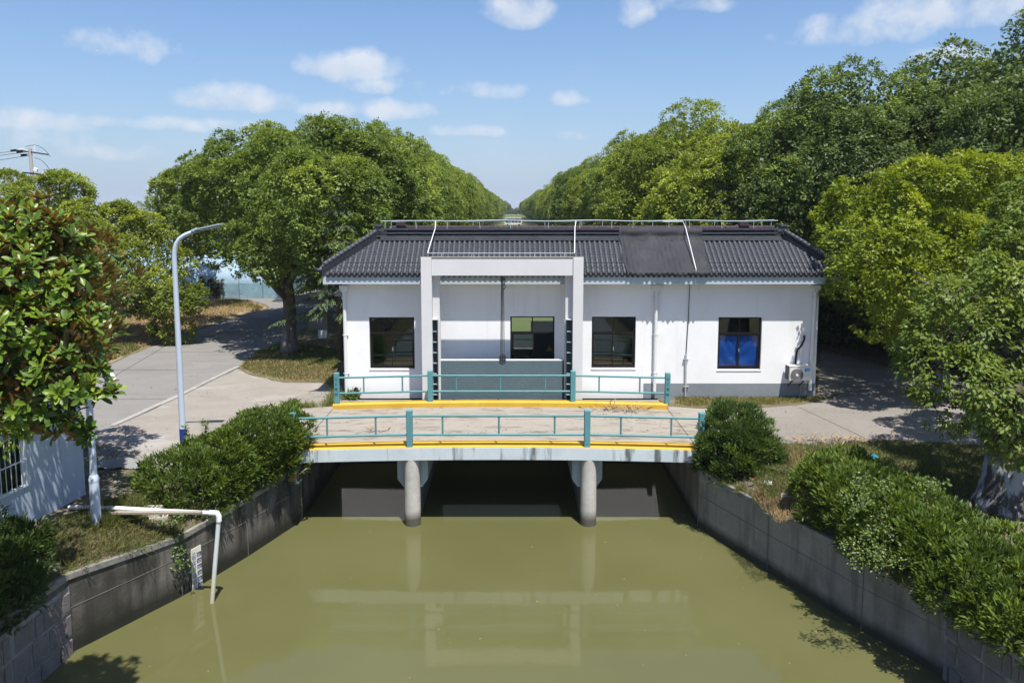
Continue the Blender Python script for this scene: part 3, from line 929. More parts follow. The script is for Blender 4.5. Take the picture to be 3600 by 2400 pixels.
wm = MB()
wall_with_holes(wm, HX0, HX1, -.04, HZ, FAC, .24, WIN)
wm.obj('wall', MT['plaster'], house)
back = MB()
BW = [(-.6, 2.2, 1.0, 2.9)]
wall_with_holes(back, HX0, HX1, -.04, HZ, HYB - .24, .24, BW)
back.obj('wall', MT['plaster'], house)
MB().box(HX0, HX0 + .24, FAC + .242, HYB - .242, -.04, HZ).obj('wall', MT['plaster'], house)
MB().box(HX1 - .24, HX1, FAC + .242, HYB - .242, -.04, HZ).obj('wall', MT['plaster'], house)
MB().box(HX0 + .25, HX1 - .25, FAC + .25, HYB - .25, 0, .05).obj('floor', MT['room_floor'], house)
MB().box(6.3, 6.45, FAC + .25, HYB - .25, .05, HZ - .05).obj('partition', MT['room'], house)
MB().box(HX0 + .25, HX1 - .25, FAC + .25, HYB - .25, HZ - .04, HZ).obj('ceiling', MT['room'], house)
px_ = X(2262, 1370, FAC)
MB().box(px_, HX1 + .012, FAC - .014, FAC - .001, -.03, dp(2500, 1347, FAC).z).box(HX1 + .001, HX1 + .012, FAC, HYB, -.03, .5).obj('plinth', MT['plinth'], house)

for wi, (a, b, c, d) in enumerate(WIN):
    wy = FAC + .09
    f = MB()
    t = .05
    zt = c + (d - c) * .685       # transom
    xm = (a + b) / 2
    f.box(a, a + t, wy, wy + .07, c, d).box(b - t, b, wy, wy + .07, c, d).box(a + t, b - t, wy, wy + .07, d - t, d).box(a + t, b - t, wy, wy + .07, c, c + t)
    f.box(a + t, b - t, wy + .002, wy + .068, zt - .03, zt + .03)
    f.box(xm - .018, xm + .018, wy + .004, wy + .06, zt + .03, d - t)
    w_ = f.obj('window', MT['winframe'], house)
    # top lights
    MB().box(a + t, xm - .018, wy + .03, wy + .036, zt + .03, d - t).obj('pane', MT['glass'], w_)
    MB().box(xm + .018, b - t, wy + .03, wy + .036, zt + .03, d - t).obj('pane', MT['glass'], w_)
    # two sliding sashes
    for k, (s0, s1, yy) in enumerate(((a + t, xm + .03, wy + .036), (xm - .03, b - t, wy + .012))):
        if wi == 1 and k == 1:
            s0, s1, yy = a + t + .03, xm + .06, wy + .012      # this sash is slid open behind the other
        q = MB()
        e = .038
        zb_ = c + t
        q.box(s0, s0 + e, yy, yy + .022, zb_, zt - .03).box(s1 - e, s1, yy, yy + .022, zb_, zt - .03).box(s0 + e, s1 - e, yy, yy + .022, zb_, zb_ + .06).box(s0 + e, s1 - e, yy, yy + .022, zt - .03 - e, zt - .03)
        so = q.obj('sash', MT['winframe'], w_)
        MB().box(s0 + e, s1 - e, yy + .008, yy + .013, zb_ + .06, zt - .03 - e).obj('pane', MT['glass'], w_)
        if k == 0 and wi != 1:
            MB().box(s1 - .03, s1 - .012, yy - .03, yy - .002, c + .62, c + .74).obj('latch', MT['steel'], w_)
    # the sill course
    MB().box(a - .02, b + .02, FAC - .018, FAC + .088, c - .055, c - .001).obj('window_sill', MT['white'], house)

# things in the room
el = thing('electrical_cabinet', 'dark steel electrical cabinet with a yellow warning triangle behind the half-open window', 'cabinet', (1.05, 28.6, .05))
MB().box(.72, 1.95, 28.4, 29.1, .05, 2.35).obj('body', MT['cabinet'], el, bevel=.01)
MB().add([(1.28, 28.396, 1.32), (1.52, 28.396, 1.32), (1.40, 28.396, 1.53)], [(0, 1, 2)]).obj('warning_triangle', MT['yellow'], el)
MB().box(1.3, 1.42, 28.36, 28.4, 1.95, 2.1).obj('handle', MT['black'], el)
ch = thing('office_chair', 'dark chair with a bright steel rim seen low in the half-open window', 'chair', (.35, 28, .05))
MB().tube([(.1, 27.8, .05), (.1, 27.8, 1.25), (.58, 27.8, 1.25), (.62, 27.8, .05)], .018, 8).obj('frame', MT['steel'], ch)
MB().box(.13, .57, 27.81, 27.84, .75, 1.2).obj('backrest', MT['black'], ch)
MB().box(.12, .58, 27.85, 28.25, .45, .5).obj('seat', MT['black'], ch)
cab2 = MB().box(-5.0, -3.3, 29.5, 30.2, .05, 1.9)
tagd(cab2.obj('control_cabinet', MT['cabinet'], bevel=.02), 'dim cabinet standing behind the leftmost window', 'cabinet')
# blue sheet hung inside the right-hand window
a, b, c, d = WIN[3]
n = 26
cv_, cf_ = [], []
for i in range(n + 1):
    for k in range(n + 1):
        u, v = i / n, k / n
        sag = .05 * (1 - (2 * u - 1) ** 2) * (1 - v) + .03 * math.sin(9 * u + 5 * v) * (1 - v) * .6 + .012 * math.sin(23 * v * (1 - abs(2 * u - 1)) + 4 * u)
        cv_.append((a + .02 + (b - a - .04) * u, FAC + .185 + sag, c + .0 + (d - c) * .66 * v - .0))
for i in range(n):
    for k in range(n):
        p = i * (n + 1) + k
        cf_.append((p, p + n + 1, p + n + 2, p + 1))
tagd(mkobj('window_curtain', np.array(cv_, dtype=np.float32), cf_, MT['curtain'], smooth=True), 'bright blue sheet hung inside the window nearest the air conditioner', 'curtain')

# ---- eaves and roof
SL = R(34.5)
YE, ZE = 25.89, 4.40
RUN = 1.68
SLEN = RUN / math.cos(SL)
EX0, EX1 = -6.46, 11.2
INS0, INS1 = 1.62, 1.45
fa = MB()
fa.box(EX0 + .05, EX1 - .05, FAC - .48, FAC - .28, 4.07, 4.415)
fa.box(EX0 + .05, EX0 + .2, FAC - .28, HYB + .43, 4.07, 4.415).box(EX1 - .2, EX1 - .05, FAC - .28, HYB + .43, 4.07, 4.415)
fa.box(EX0 + .2, EX1 - .2, HYB + .28, HYB + .43, 4.07, 4.415)
fa.obj('fascia', MT['fascia'], house)
MB().box(EX0 + .2, EX1 - .2, FAC - .28, FAC, 4.085, 4.12).box(EX0 + .2, HX0, FAC, HYB + .28, 4.085, 4.12).box(HX1, EX1 - .2, FAC, HYB + .28, 4.085, 4.12).obj('soffit', MT['soffit'], house)


def rp(x, t, h):
    """point on the front slope: x, distance t up the slope, height h off it"""
    return (x, YE + t * math.cos(SL) - h * math.sin(SL), ZE + t * math.sin(SL) + h * math.cos(SL))


RZ = ZE + SLEN * math.sin(SL)
RY = YE + RUN
YB = HYB + (FAC - YE)          # rear eave line
roof = MB()
# deck planes: front, sides, rear, flat top
f0, f1, f2, f3 = (EX0, YE, ZE), (EX1, YE, ZE), (EX1 - INS1, RY, RZ), (EX0 + INS0, RY, RZ)
r0, r1, r2, r3 = (EX0, YB, ZE), (EX1, YB, ZE), (EX1 - INS1, YB - RUN, RZ), (EX0 + INS0, YB - RUN, RZ)
roof.add([f0, f1, f2, f3], [(0, 1, 2, 3)]).add([r0, r1, r2, r3], [(3, 2, 1, 0)]).add([f0, f3, r3, r0], [(0, 1, 2, 3)]).add([f1, r1, r2, f2], [(0, 1, 2, 3)]).add([f3, f2, r2, r3], [(0, 1, 2, 3)])
roof.add([f0, f1, r1, r0], [(3, 2, 1, 0)])
roofo = roof.obj('roof', MT['mortar_dark'], house)

# cover tiles: 300 nearest as objects of their own, pan tiles and the rest joined
STEP = .1775
NB = 7
tl = (SLEN - .22) / NB
tiles = []
rows = []
x = EX0 + .16
while x < EX1 - .1:
    lim = SLEN - .20
    if x < EX0 + INS0:
        lim = min(lim, SLEN * (x - EX0) / INS0 - .22)
    if x > EX1 - INS1:
        lim = min(lim, SLEN * (EX1 - x) / INS1 - .22)
    if lim > .06:
        rows.append((x, lim))
    x += STEP


def half_tile(r0_, r1_, ln, n=7):
    """a half-round cover tile along +y (local), wider end down-slope"""
    v, f = [], []
    for (y, r) in ((0, r0_), (ln, r1_)):
        for k in range(n + 1):
            a = math.pi * (k / n)
            v.append((r * math.cos(a), y, r * .95 * math.sin(a) + .004))
    for k in range(n):
        f.append((k, k + 1, n + 2 + k, n + 1 + k)[::-1])
    f.append(tuple(range(n + 1)))
    return v, f


TR = .056
tv, tf = half_tile(TR + .0015, TR - .0015, tl + .012)
tile_me = new_mesh('roof_tile', np.array(tv, dtype=np.float32), [tuple(q) for q in tf])
tile_me.materials.append(MT['tile'])
tile_me.polygons.foreach_set('use_smooth', [True] * (len(tile_me.polygons) - 1) + [False])
rest = MB()
allt = []
rt = random.Random(2)
for (x, lim) in rows:
    k = 0
    while k * tl < lim - .03:
        t0 = k * tl
        ln = min(tl + .012, lim - t0)
        allt.append((t0, x, ln))
        k += 1
allt.sort(key=lambda q: (round(q[0] / tl), abs(q[1] - .5)))
rotS = Matrix.Rotation(SL, 4, 'X')
cnt = 0
for (t0, x, ln) in allt:
    jx = rt.uniform(-.004, .004)
    jr = rt.uniform(-.012, .012)
    if cnt < 300 and ln > tl:
        o = link_mesh('roof_tile', tile_me, None, roofo)
        o.matrix_local = Matrix.Translation(rp(x + jx, t0, .02 + rt.uniform(-.003, .003))) @ rotS @ Matrix.Rotation(jr, 4, 'Z')
        o.matrix_parent_inverse = Matrix.Identity(4)
        cnt += 1
    else:
        v, f = half_tile(TR + .0015, TR - .0015, ln)
        mm = Matrix.Translation(rp(x + jx, t0, .02 + rt.uniform(-.003, .003))) @ rotS @ Matrix.Rotation(jr, 4, 'Z')
        rest.add([mm @ Vector(p) for p in v], f)
o = rest.obj('cover_tiles', MT['tile'], roofo, smooth='auto', kind='stuff')
# eave discs closing the rows
disc = MB()
for (x, lim) in rows:
    p = Vector(rp(x, -.008, .045))
    nv = Vector((0, -math.cos(SL), -math.sin(SL)))
    disc.tube([p - nv * .012, p + nv * .012], .060, 14)
disc.obj('eave_disc', MT['tile'], roofo, kind='stuff')
# pan tiles between the rows
pans = MB()
NP = 13
pl = SLEN / NP
xr = [r[0] for r in rows]
edges = [xr[0] - STEP] + xr
for i in range(len(xr) + 1):
    xa = (xr[0] - STEP) if i == 0 else xr[i - 1]
    xc = xa + STEP / 2
    lim = SLEN
    if xc < EX0 + INS0:
        lim = SLEN * (xc - EX0) / INS0 - .1
    if xc > EX1 - INS1:
        lim = SLEN * (EX1 - xc) / INS1 - .1
    k = 0
    while k * pl < lim - .05:
        t0 = k * pl - (.03 if k == 0 else 0)
        t1 = min(k * pl + pl + .02, lim)
        w2 = STEP / 2 - .02
        jit = rt.uniform(-.004, .004)
        vs = []
        for (t, h) in ((t0, .026 + jit), (t1, .008)):
            for (u, dh) in ((-1, .012), (-.5, .002), (0, -.004), (.5, .002), (1, .012)):
                vs.append(rp(xc + u * w2, t - (.022 * (1 - u * u) if t == t0 else 0), h + dh))
        lo = [rp(xc + u * w2, t0 - .022 * (1 - u * u), -.004) for u in (-1, -.5, 0, .5, 1)]
        o0 = len(pans.v)
        pans.add(vs + lo, [(0, 1, 6, 5), (1, 2, 7, 6), (2, 3, 8, 7), (3, 4, 9, 8), (10, 11, 1, 0), (11, 12, 2, 1), (12, 13, 3, 2), (13, 14, 4, 3)])
        k += 1
    if lim > .1:       # drip lip under the eave
        c = rp(xc, -.045, -.01)
        vs = [(xc + .062 * math.cos(math.pi + q * math.pi / 8), c[1], c[2] + .062 * math.sin(math.pi + q * math.pi / 8)) for q in range(9)]
        vs2 = [(p[0], p[1] + .02, p[2]) for p in vs]
        pans.add(vs + vs2, [tuple(range(9))[::-1]] + [(q, q + 1, q + 10, q + 9) for q in range(8)])
pans.obj('pan_tiles', MT['pan'], roofo, kind='stuff')

# ridge: a dark wall with two courses of ridge tiles, ends carved
rid = MB()
rx0, rx1 = EX0 + INS0 - .05, EX1 - INS1 + .05
rid.box(rx0, rx1, RY - .02, RY + .2, RZ - .22, RZ + .30)
rid.add([rp(rx0 + .2, SLEN - .24, .09), rp(rx1 - .2, SLEN - .24, .09), (rx1 - .2, RY - .02, RZ + .13), (rx0 + .2, RY - .02, RZ + .13)], [(0, 1, 2, 3)])
rid.obj('ridge_wall', MT['mortar_dark'], roofo)
rtm = MB().box(-.095, .095, -.07, .24, 0, .055)
rme = new_mesh('ridge_tile', np.array(rtm.v, dtype=np.float32), rtm.f); rme.materials.append(MT['tile'])
xk = rx0 + .32
while xk < rx1 - .3:
    for zz, yy in ((RZ + .30, RY), (RZ + .165, RY - .012)):
        o = link_mesh('ridge_tile', rme, None, roofo)
        o.matrix_parent_inverse = Matrix.Identity(4)
        o.matrix_local = Matrix.Translation((xk, yy, zz + rt.uniform(-.004, .004))) @ Matrix.Rotation(rt.uniform(-.012, .012), 4, 'Z')
    xk += .193
for xe, sg in ((rx0 + .1, 1), (rx1 - .1, -1)):
    e = MB()
    e.box(xe - .12, xe + .12, RY - .1, RY + .22, RZ + .42, RZ + .50)
    e.box(xe - .10, xe + .10, RY - .07, RY + .2, RZ + .16, RZ + .42)
    e.box(xe + sg * .10 - .001, xe + sg * .30, RY - .07, RY + .2, RZ + .13, RZ + .36)
    e.box(xe - .12, xe + sg * .3 + .02, RY - .09, RY + .22, RZ + .05, RZ + .12)
    for q in range(4):   # carved scrolls
        e.tube([(xe - .07 + sg * q * .085, RY - .075, RZ + .22 + .05 * math.sin(q * 2)), (xe + sg * q * .085, RY - .085, RZ + .30 + .04 * math.cos(q * 2)), (xe + .05 + sg * q * .085, RY - .075, RZ + .22)], .018, 6)
    e.obj('ridge_ornament', MT['tile'], roofo, bevel=.008)


def hip(a, b, sgn):
    """hip ridge: a raised dark rib with a row of rounded cap tiles and an upturned end"""
    a, b = Vector(a), Vector(b)
    d = b - a
    side = Vector((d.y, -d.x, 0)).normalized()
    up = Vector((0, 0, 1))
    m = MB()
    c = (a + b) / 2 + up * .10
    m.obox(c, d / 2, side * .07, up * .17)
    m.obj('hip_rib', MT['mortar_dark'], roofo)
    cap = MB().tube([Vector((0, 0, 0)), Vector((0, .168, 0))], .085, 10)
    me = new_mesh('hip_tile', np.array(cap.v, dtype=np.float32), cap.f); me.materials.append(MT['tile'])
    me.polygons.foreach_set('use_smooth', np.ones(len(me.polygons), dtype=bool))
    L_ = d.length
    q = d.to_track_quat('Y', 'Z').to_matrix().to_4x4()
    s = .12
    while s < L_ - .1:
        o = link_mesh('hip_tile', me, None, roofo)
        o.matrix_parent_inverse = Matrix.Identity(4)
        o.matrix_local = Matrix.Translation(a + d * (s / L_) + up * .27) @ q @ Matrix.Rotation(.03, 4, 'X')
        s += .175
    e = a - d.normalized() * .02
    dn = Vector((d.x, d.y, 0)).normalized()
    MB().tube([a + d.normalized() * .16 + up * .25, e + up * .17, e - dn * .13 + up * .17, e - dn * .24 + up * .25, e - dn * .26 + up * .33], [.075, .07, .05, .035, .02], 10).obj('hip_end', MT['tile'], roofo, smooth=True)


hip(f0, f3, -1)
hip(f1, f2, 1)
hip(r0, r3, -1)
hip(r1, r2, 1)
pt = MB()
pt.box(rx0 + .5, rx1 - .3, RY + .55, RY + .75, RZ + .25, RZ + .355)
pt.obj('back_ridge', MT['purple'], house)
xk = rx0 + .5
pk = MB()
while xk < rx1 - .3:
    pk.tube([(xk, RY + .65, RZ + .37), (xk + .19, RY + .65, RZ + .37)], .075, 8)
    xk += .2
pk.obj('glazed_ridge_tile', MT['purple'], house, smooth='auto', kind='stuff')
for xo in (X(1410, 790, RY + .65), X(2612, 790, RY + .65)):
    MB().box(xo - .16, xo + .16, RY + .53, RY + .77, RZ + .42, RZ + .58).box(xo - .05, xo + .22, RY + .55, RY + .75, RZ + .38, RZ + .48).obj('glazed_ornament', MT['purple'], house, bevel=.02)

# lightning rail round the ridge
rl = thing('roof_railing', 'thin grey rail on short posts along the tiled ridge', 'railing', (.3, RY + .3, RZ + .35))
for yy, off, px0, px1, pxp in ((RY + .12, 0, 1338, 2722, (1355, 1461, 1573, 1685, 1793, 1928, 2040, 2152, 2226, 2352, 2424, 2536, 2650)), (RY + 1.0, -.03, 1378, 2735, (1376, 1395, 1424, 1664, 1787, 1915, 2046, 2118, 2294, 2410, 2512, 2676, 2712))):
    za = RZ + .63 + off
    xa, xb = X(px0, 770, yy), X(px1, 770, yy)
    MB().tube([(xa + (xb - xa) * i / 24, yy, za + .018 * math.sin(i * 1.1) + (-.02 if i < 3 else 0)) for i in range(25)], .018, 8).obj('rail', MT['railgrey'], rl, smooth='auto')
    for p in pxp:
        x0 = X(p, 785, yy)
        MB().tube([(x0 + random.uniform(-.03, .03), yy, RZ + .28), (x0, yy, za)], .012, 6).obj('post', MT['railgrey'], rl)

# ---- gate frame in front of the facade
FF = 25.0
fz1, fz0 = dp(1800, 909, FF).z, dp(1800, 970, FF).z
pl0, pl1 = X(1481, 1100, FF), X(1518.5, 1100, FF)
pr0, pr1 = X(2014, 1100, FF), X(2050, 1100, FF)
il, ir = X(1546, 1100, FF + .33), X(1987, 1100, FF + .33)
gf = thing('gate_portal', 'pale concrete portal of two pillars and a beam before the white facade', 'portal', ((pl0 + pr1) / 2, FF + .2, -.5))
MB().prism([(pl0, FF), (pl1, FF), (pl1, FF + .32), (il, FF + .32), (il, FF + .66), (pl0, FF + .66)], -.6, fz1 + .02, 'z').obj('pillar', MT['frame_plaster'], gf, bevel=.012)
MB().prism([(pr1, FF), (pr1, FF + .66), (ir, FF + .66), (ir, FF + .32), (pr0, FF + .32), (pr0, FF)], -.6, fz1 + .02, 'z').obj('pillar', MT['frame_plaster'], gf, bevel=.012)
MB().box(pl1 + .001, pr0 - .001, FF + .045, FF + .33, fz0, fz1).obj('beam', MT['frame_plaster'], gf, bevel=.012)
MB().box(pl0 - .015, pr1 + .015, FF + .03, FF + .34, fz1 + .021, fz1 + .04).obj('coping', MT['conc'], gf)
# guides: steel channels with rib plates
for gi, (p0, p1) in enumerate(((1519.5, 1540), (1990, 2013))):
    x0, x1 = X(p0, 1250, FF + .2), X(p1, 1250, FF + .2)
    zt = dp(1530, 1124, FF + .15).z
    g = MB()
    g.box(x0, x1, FF + .28, FF + .31, -.5, zt).box(x0, x0 + .015, FF + .10, FF + .28, -.5, zt).box(x1 - .015, x1, FF + .10, FF + .28, -.5, zt)
    go = g.obj('guide', MT['guide'], gf)
    MB().box(x0 - .01, x1 + .01, FF + .09, FF + .315, zt + .001, zt + .02).obj('guide_cap', MT['gate_top'], go)
    for i in range(8):
        z = zt - .40 - i * .355
        if z > -.4:
            MB().box(x0 + .016, x1 - .016, FF + .11, FF + .279, z, z + .014).obj('rib', MT['guide_rib'], go)
    # pale seal plate beside the guide
    xs0, xs1 = (X(1541, 1250, FF + .3), il + .02) if gi == 0 else (ir - .02, X(1989, 1250, FF + .3))
    MB().box(xs0, xs1, FF + .295, FF + .318, .55, dp(1540, 1124, FF + .3).z).obj('seal_plate', MT['frame_plaster'], gf)

GY = FF + .36
gx0, gx1 = X(1540, 1330, GY), X(1990, 1330, GY)
gz1 = dp(1800, 1268, GY).z
gate = thing('sluice_gate', 'grey blue steel sluice gate raised between the two pillars', 'sluice gate', ((gx0 + gx1) / 2, GY + .1, -.6))
MB().box(gx0, gx1, GY, GY + .16, -.6, gz1).obj('gate_leaf', MT['gate'], gate)
MB().box(gx0 + .02, gx1 - .02, GY - .001, GY + .21, gz1 + .001, gz1 + .02).obj('top_plate', MT['gate_top'], gate)
sp = MB().box(gx0 + .035, gx0 + .10, GY - .016, GY - .001, -.6, gz1 - .02).box(gx1 - .10, gx1 - .035, GY - .016, GY - .001, -.6, gz1 - .02)
sp.obj('side_seal', MT['guide'], gate)
bo = MB()
for xx in (gx0 + .067, gx1 - .067):
    for i in range(9):
        bo.tube([(xx, GY - .016, .1 + i * .15), (xx, GY - .03, .1 + i * .15)], .016, 6)
bo.obj('seal_bolts', MT['black'], gate, kind='stuff')
hoist = thing('gate_hoist', 'black pulley blocks and wire ropes holding the raised gate', 'hoist', (X(1767, 1250, GY), GY + .08, gz1))
hx = X(1767.5, 1100, GY + .08)
hy = GY + .02
MB().box(hx - .10, hx - .045, hy - .07, hy + .07, gz1 + .01, gz1 + .20).box(hx - .03, hx + .03, hy - .08, hy + .08, gz1 + .015, gz1 + .22).box(hx + .045, hx + .10, hy - .07, hy + .07, gz1 + .01, gz1 + .20).tube([(hx - .12, hy, gz1 + .1), (hx + .12, hy, gz1 + .1)], .025, 8).obj('lower_block', MT['iron'], hoist, bevel=.01)
hz = fz0 - .02
MB().box(hx - .07, hx - .02, hy - .07, hy + .05, hz - .17, hz + .02).box(hx - .01, hx + .03, hy - .08, hy + .05, hz - .19, hz + .02).box(hx + .04, hx + .07, hy - .07, hy + .05, hz - .15, hz + .02).obj('upper_block', MT['iron'], hoist, bevel=.008)
MB().tube([(hx + .07, hy - .03, hz - .08), (hx + .065, hy - .04, hz - .26), (hx + .05, hy - .03, hz - .30), (hx + .09, hy - .04, hz - .36), (hx + .05, hy - .04, hz - .46)], .016, 7).obj('hook', MT['iron'], hoist)
for k, dx in enumerate((-.075, -.04, .0, .05)):
    MB().tube([(hx + dx, hy - .02, gz1 + .18), (hx + dx * .55, hy - .02, hz - .12)], .0105, 6).obj('wire_rope', MT['cable'], hoist)

# slim rail on the beam and the white conductor rods down the roof
br = thing('beam_rail', 'thin grey pipe rail on short legs along the portal beam', 'rail', (hx, FF + .2, fz1))
bx0, bx1 = X(1503, 890, FF + .2), X(2021, 890, FF + .2)
bz = dp(1800, 890, FF + .2).z
MB().tube([(bx0, FF + .2, bz), (bx1, FF + .2, bz)], .013, 8).obj('rail', MT['railgrey'], br, smooth='auto')
for p in (1553, 1660, 1776, 1880, 1985):
    x0 = X(p, 900, FF + .2)
    MB().tube([(x0 - .02, FF + .2, fz1 + .03), (x0 + .0, FF + .2, bz)], .012, 6).obj('leg', MT['railgrey'], br)


def rod(label, pts, m=MT['white_rod'], r=.016):
    return tagd(MB().tube(pts, r, 8).obj('conductor_rod', m, smooth='auto'), label, 'lightning conductor', 'white rods down the roof')


zr = RZ + .62
rod('bent white rod from the ridge down to the left end of the beam rail', [(X(1531, 775, RY + .1), RY + .1, zr), (X(1530, 812, RY - .1), RY - .1, RZ + .36), (X(1503, 889, FF + .2), FF + .2, bz + .005)])
rod('straight white rod from the ridge down to the right end of the beam rail', [(X(2025, 772, RY + .1), RY + .1, zr), (X(2021, 808, RY - .1), RY - .1, RZ + .38), (X(2020, 889, FF + .2), FF + .2, bz + .005)])
rod('slanting white rod lying over the black sheet on the roof', [(X(2330, 773, RY + .1), RY + .1, zr - .02), (X(2401, 776, RY + .1), RY + .1, zr - .02), (X(2408, 800, RY - .05), RY - .14, RZ + .40), Vector(rp(X(2446, 955, YE), .1, .17)), (X(2447, 972, FAC - .5), FAC - .50, 4.34), (X(2444, 1000, FAC - .46), FAC - .46, 4.08)])

# black felt over a stretch of tiles
tx0, tx1 = X(2174, 850, RY), X(2466, 850, RY)
ex0, ex1 = X(2201, 955, YE), X(2492, 955, YE)
tvv, tff = [], []
NX, NT = 120, 40
r7 = random.Random(8)
ph = [r7.uniform(0, 6.28) for _ in range(8)]
for k in range(NT + 1):
    t = -.05 + (SLEN + .03) * k / NT
    for i in range(NX + 1):
        u = i / NX
        f = max(0, min(1, t / SLEN))
        x = (ex0 + (ex1 - ex0) * u) * (1 - f) + (tx0 + (tx1 - tx0) * u) * f
        x += .035 * math.sin(3 * f * 3 + ph[0]) * (1 if u in (0, 1) else .2)
        phs = (x - xr[0]) / STEP
        w_ = .5 + .5 * math.cos(2 * math.pi * phs)
        amp = .042 * (.55 + .45 * math.sin(phs * .7 + ph[1])) * (1 - .4 * u)
        h = .095 + amp * (w_ ** 1.5 - .3) + .012 * math.sin(5 * x + 7 * t + ph[2]) + .008 * math.sin(13 * x - 9 * t + ph[3])
        tt = t
        if k == 0:
            tt = t - .05 * (1 - w_) - .02 * math.sin(9 * x + ph[4]); h = h - .05
        tvv.append(rp(x, tt, h))
for k in range(NT):
    for i in range(NX):
        p = k * (NX + 1) + i
        tff.append((p, p + 1, p + NX + 2, p + NX + 1))
base = len(tvv)
for i in range(NX + 1):          # the turned-up part against the ridge
    u = i / NX
    x = tx0 + (tx1 - tx0) * u
    tvv.append((x, RY - .10 + .02 * math.sin(17 * u + ph[5]), RZ + .17 + .02 * math.sin(23 * u)))
    tvv.append((x, RY - .085, RZ + .37 + .008 * math.sin(31 * u)))
    tvv.append((x, RY + .25, RZ + .385))
for i in range(NX):
    p = NT * (NX + 1) + i
    q = base + i * 3
    tff += [(p, p + 1, q + 3, q), (q, q + 3, q + 4, q + 1), (q + 1, q + 4, q + 5, q + 2)]
tp = mkobj('roof_tarpaulin', np.array(tvv, dtype=np.float32), tff, MT['tarp'], smooth=True)
tagd(tp, 'black felt sheet spread over the tiles on the right half of the roof', 'tarpaulin')
sm = tp.modifiers.new('so', 'SOLIDIFY'); sm.thickness = .006


# ---- downpipes, cable, hose, air conditioner
def downpipe(label, px, ptop, pbot, dx=0):
    y = FAC - .09
    x0 = X(px, 1150, y)
    zt, zb = dp(px, ptop, y).z, dp(px, pbot, y).z
    t = thing('downpipe', label, 'drainpipe', (x0, y, zb), 'white drainpipes on the facade')
    MB().tube([(x0 + dx, y, zb), (x0, y, zt - .25)], .062, 14).obj('pipe', MT['pvc'], t, smooth='auto')
    MB().prism([(x0 - .16, zt), (x0 + .16, zt), (x0 + .15, zt - .12), (x0 + .07, zt - .24), (x0 - .07, zt - .24), (x0 - .15, zt - .12)], y - .08, y + .08).obj('hopper', MT['pvc'], t, bevel=.01)
    for z in (zt - .45, zt - 1.75, zt - 3.1):
        if z > zb + .1:
            MB().tube([(x0 + dx * .4, y, z), (x0 + dx * .4, y, z + .03)], .070, 14).box(x0 - .1, x0 + .1, y + .04, FAC - .001, z, z + .03).obj('bracket', MT['pvc'], t)
    return t


downpipe('white drainpipe at the left corner of the facade, beside the teal lettered post', 1213, 1003, 1406)
downpipe('white drainpipe on the facade between the third and the blue curtained window', 2305, 1000, 1375)
downpipe('stained white drainpipe at the right corner beside the air conditioner', 2862, 1002, 1370, -.06)
cd_ = thing('cable_conduit', 'thin dark cable entering a grey steel pipe on the white wall', 'conduit', (X(2411, 1370, FAC), FAC - .05, .1))
yy = FAC - .035
MB().tube([(X(2425, 1003, yy), yy, 4.07), (X(2420, 1120, yy), yy, dp(2420, 1120, yy).z), (X(2412, 1250, yy), yy, dp(2412, 1250, yy).z)], .012, 6).obj('cable', MT['black'], cd_)
MB().tube([(X(2411, 1244, yy), yy - .01, dp(2411, 1244, yy).z), (X(2409, 1390, yy), yy - .01, .08)], .036, 12).obj('pipe', MT['steel'], cd_, smooth='auto')
for p in (1262, 1358):
    c0 = dp(2411, p, yy)
    MB().box(c0.x - .085, c0.x + .085, yy - .05, yy + .03, c0.z - .012, c0.z + .012).obj('clamp', MT['steel'], cd_)

hs = thing('hose_coil', 'black hose coil hung on the white wall by the left drainpipe', 'hose', (X(1252, 1390, FAC), FAC - .06, .2))
c0 = dp(1252, 1384, FAC - .06)
for k in range(4):
    rr_ = .16 - .012 * k
    MB().tube([(c0.x + (rr_ * .55) * math.cos(2 * math.pi * i / 20) + .01 * k, FAC - .05 - .018 * k, c0.z - .02 + rr_ * 1.55 * math.sin(2 * math.pi * i / 20)) for i in range(21)], .020, 8, False).obj('loop', MT['black'], hs, smooth=True)
MB().tube([(c0.x + .01, FAC, c0.z + .24), (c0.x + .01, FAC - .14, c0.z + .25), (c0.x + .01, FAC - .15, c0.z + .28)], .012, 6).obj('hook', MT['steel'], hs)

ay0, ay1 = FAC - .46, FAC - .12
pa, pb = dp(2775.5, 1338, ay0), dp(2850, 1291, ay0)
ax0, ax1, az0, az1 = pa.x, pb.x, pa.z, pb.z + .02
ac = thing('air_conditioner', 'cream outdoor air conditioner unit with a round fan grille on wall brackets', 'air conditioner', ((ax0 + ax1) / 2, FAC - .3, az0))
MB().box(ax0, ax1, ay0, ay1, az0, az1).obj('casing', MT['ac'], ac, bevel=.012)
MB().box(ax0 - .012, ax1 + .012, ay0 - .012, ay1 + .01, az1 + .001, az1 + .02).obj('lid', MT['ac'], ac, bevel=.006)
MB().box(ax0 - .03, ax0 - .001, ay0 + .12, ay1 + .03, az0 + .02, az1 - .01).obj('coil_side', MT['acdark'], ac)
fcx, fcz, fr = dp(2801.5, 1317.5, ay0).x, dp(2801.5, 1317.5, ay0).z, .215
fan = MB().tube([(fcx, ay0 - .016, fcz), (fcx, ay0 - .001, fcz)], fr, 40).obj('fan_grille', MT['acdark'], ac)
for k in range(8):
    r_ = fr * (k + 1) / 8 - .004
    MB().tube([(fcx + r_ * math.cos(2 * math.pi * i / 36), ay0 - .022, fcz + r_ * math.sin(2 * math.pi * i / 36)) for i in range(37)], .0045, 5, False).obj('ring', MT['acgrey'], fan)
sk = MB()
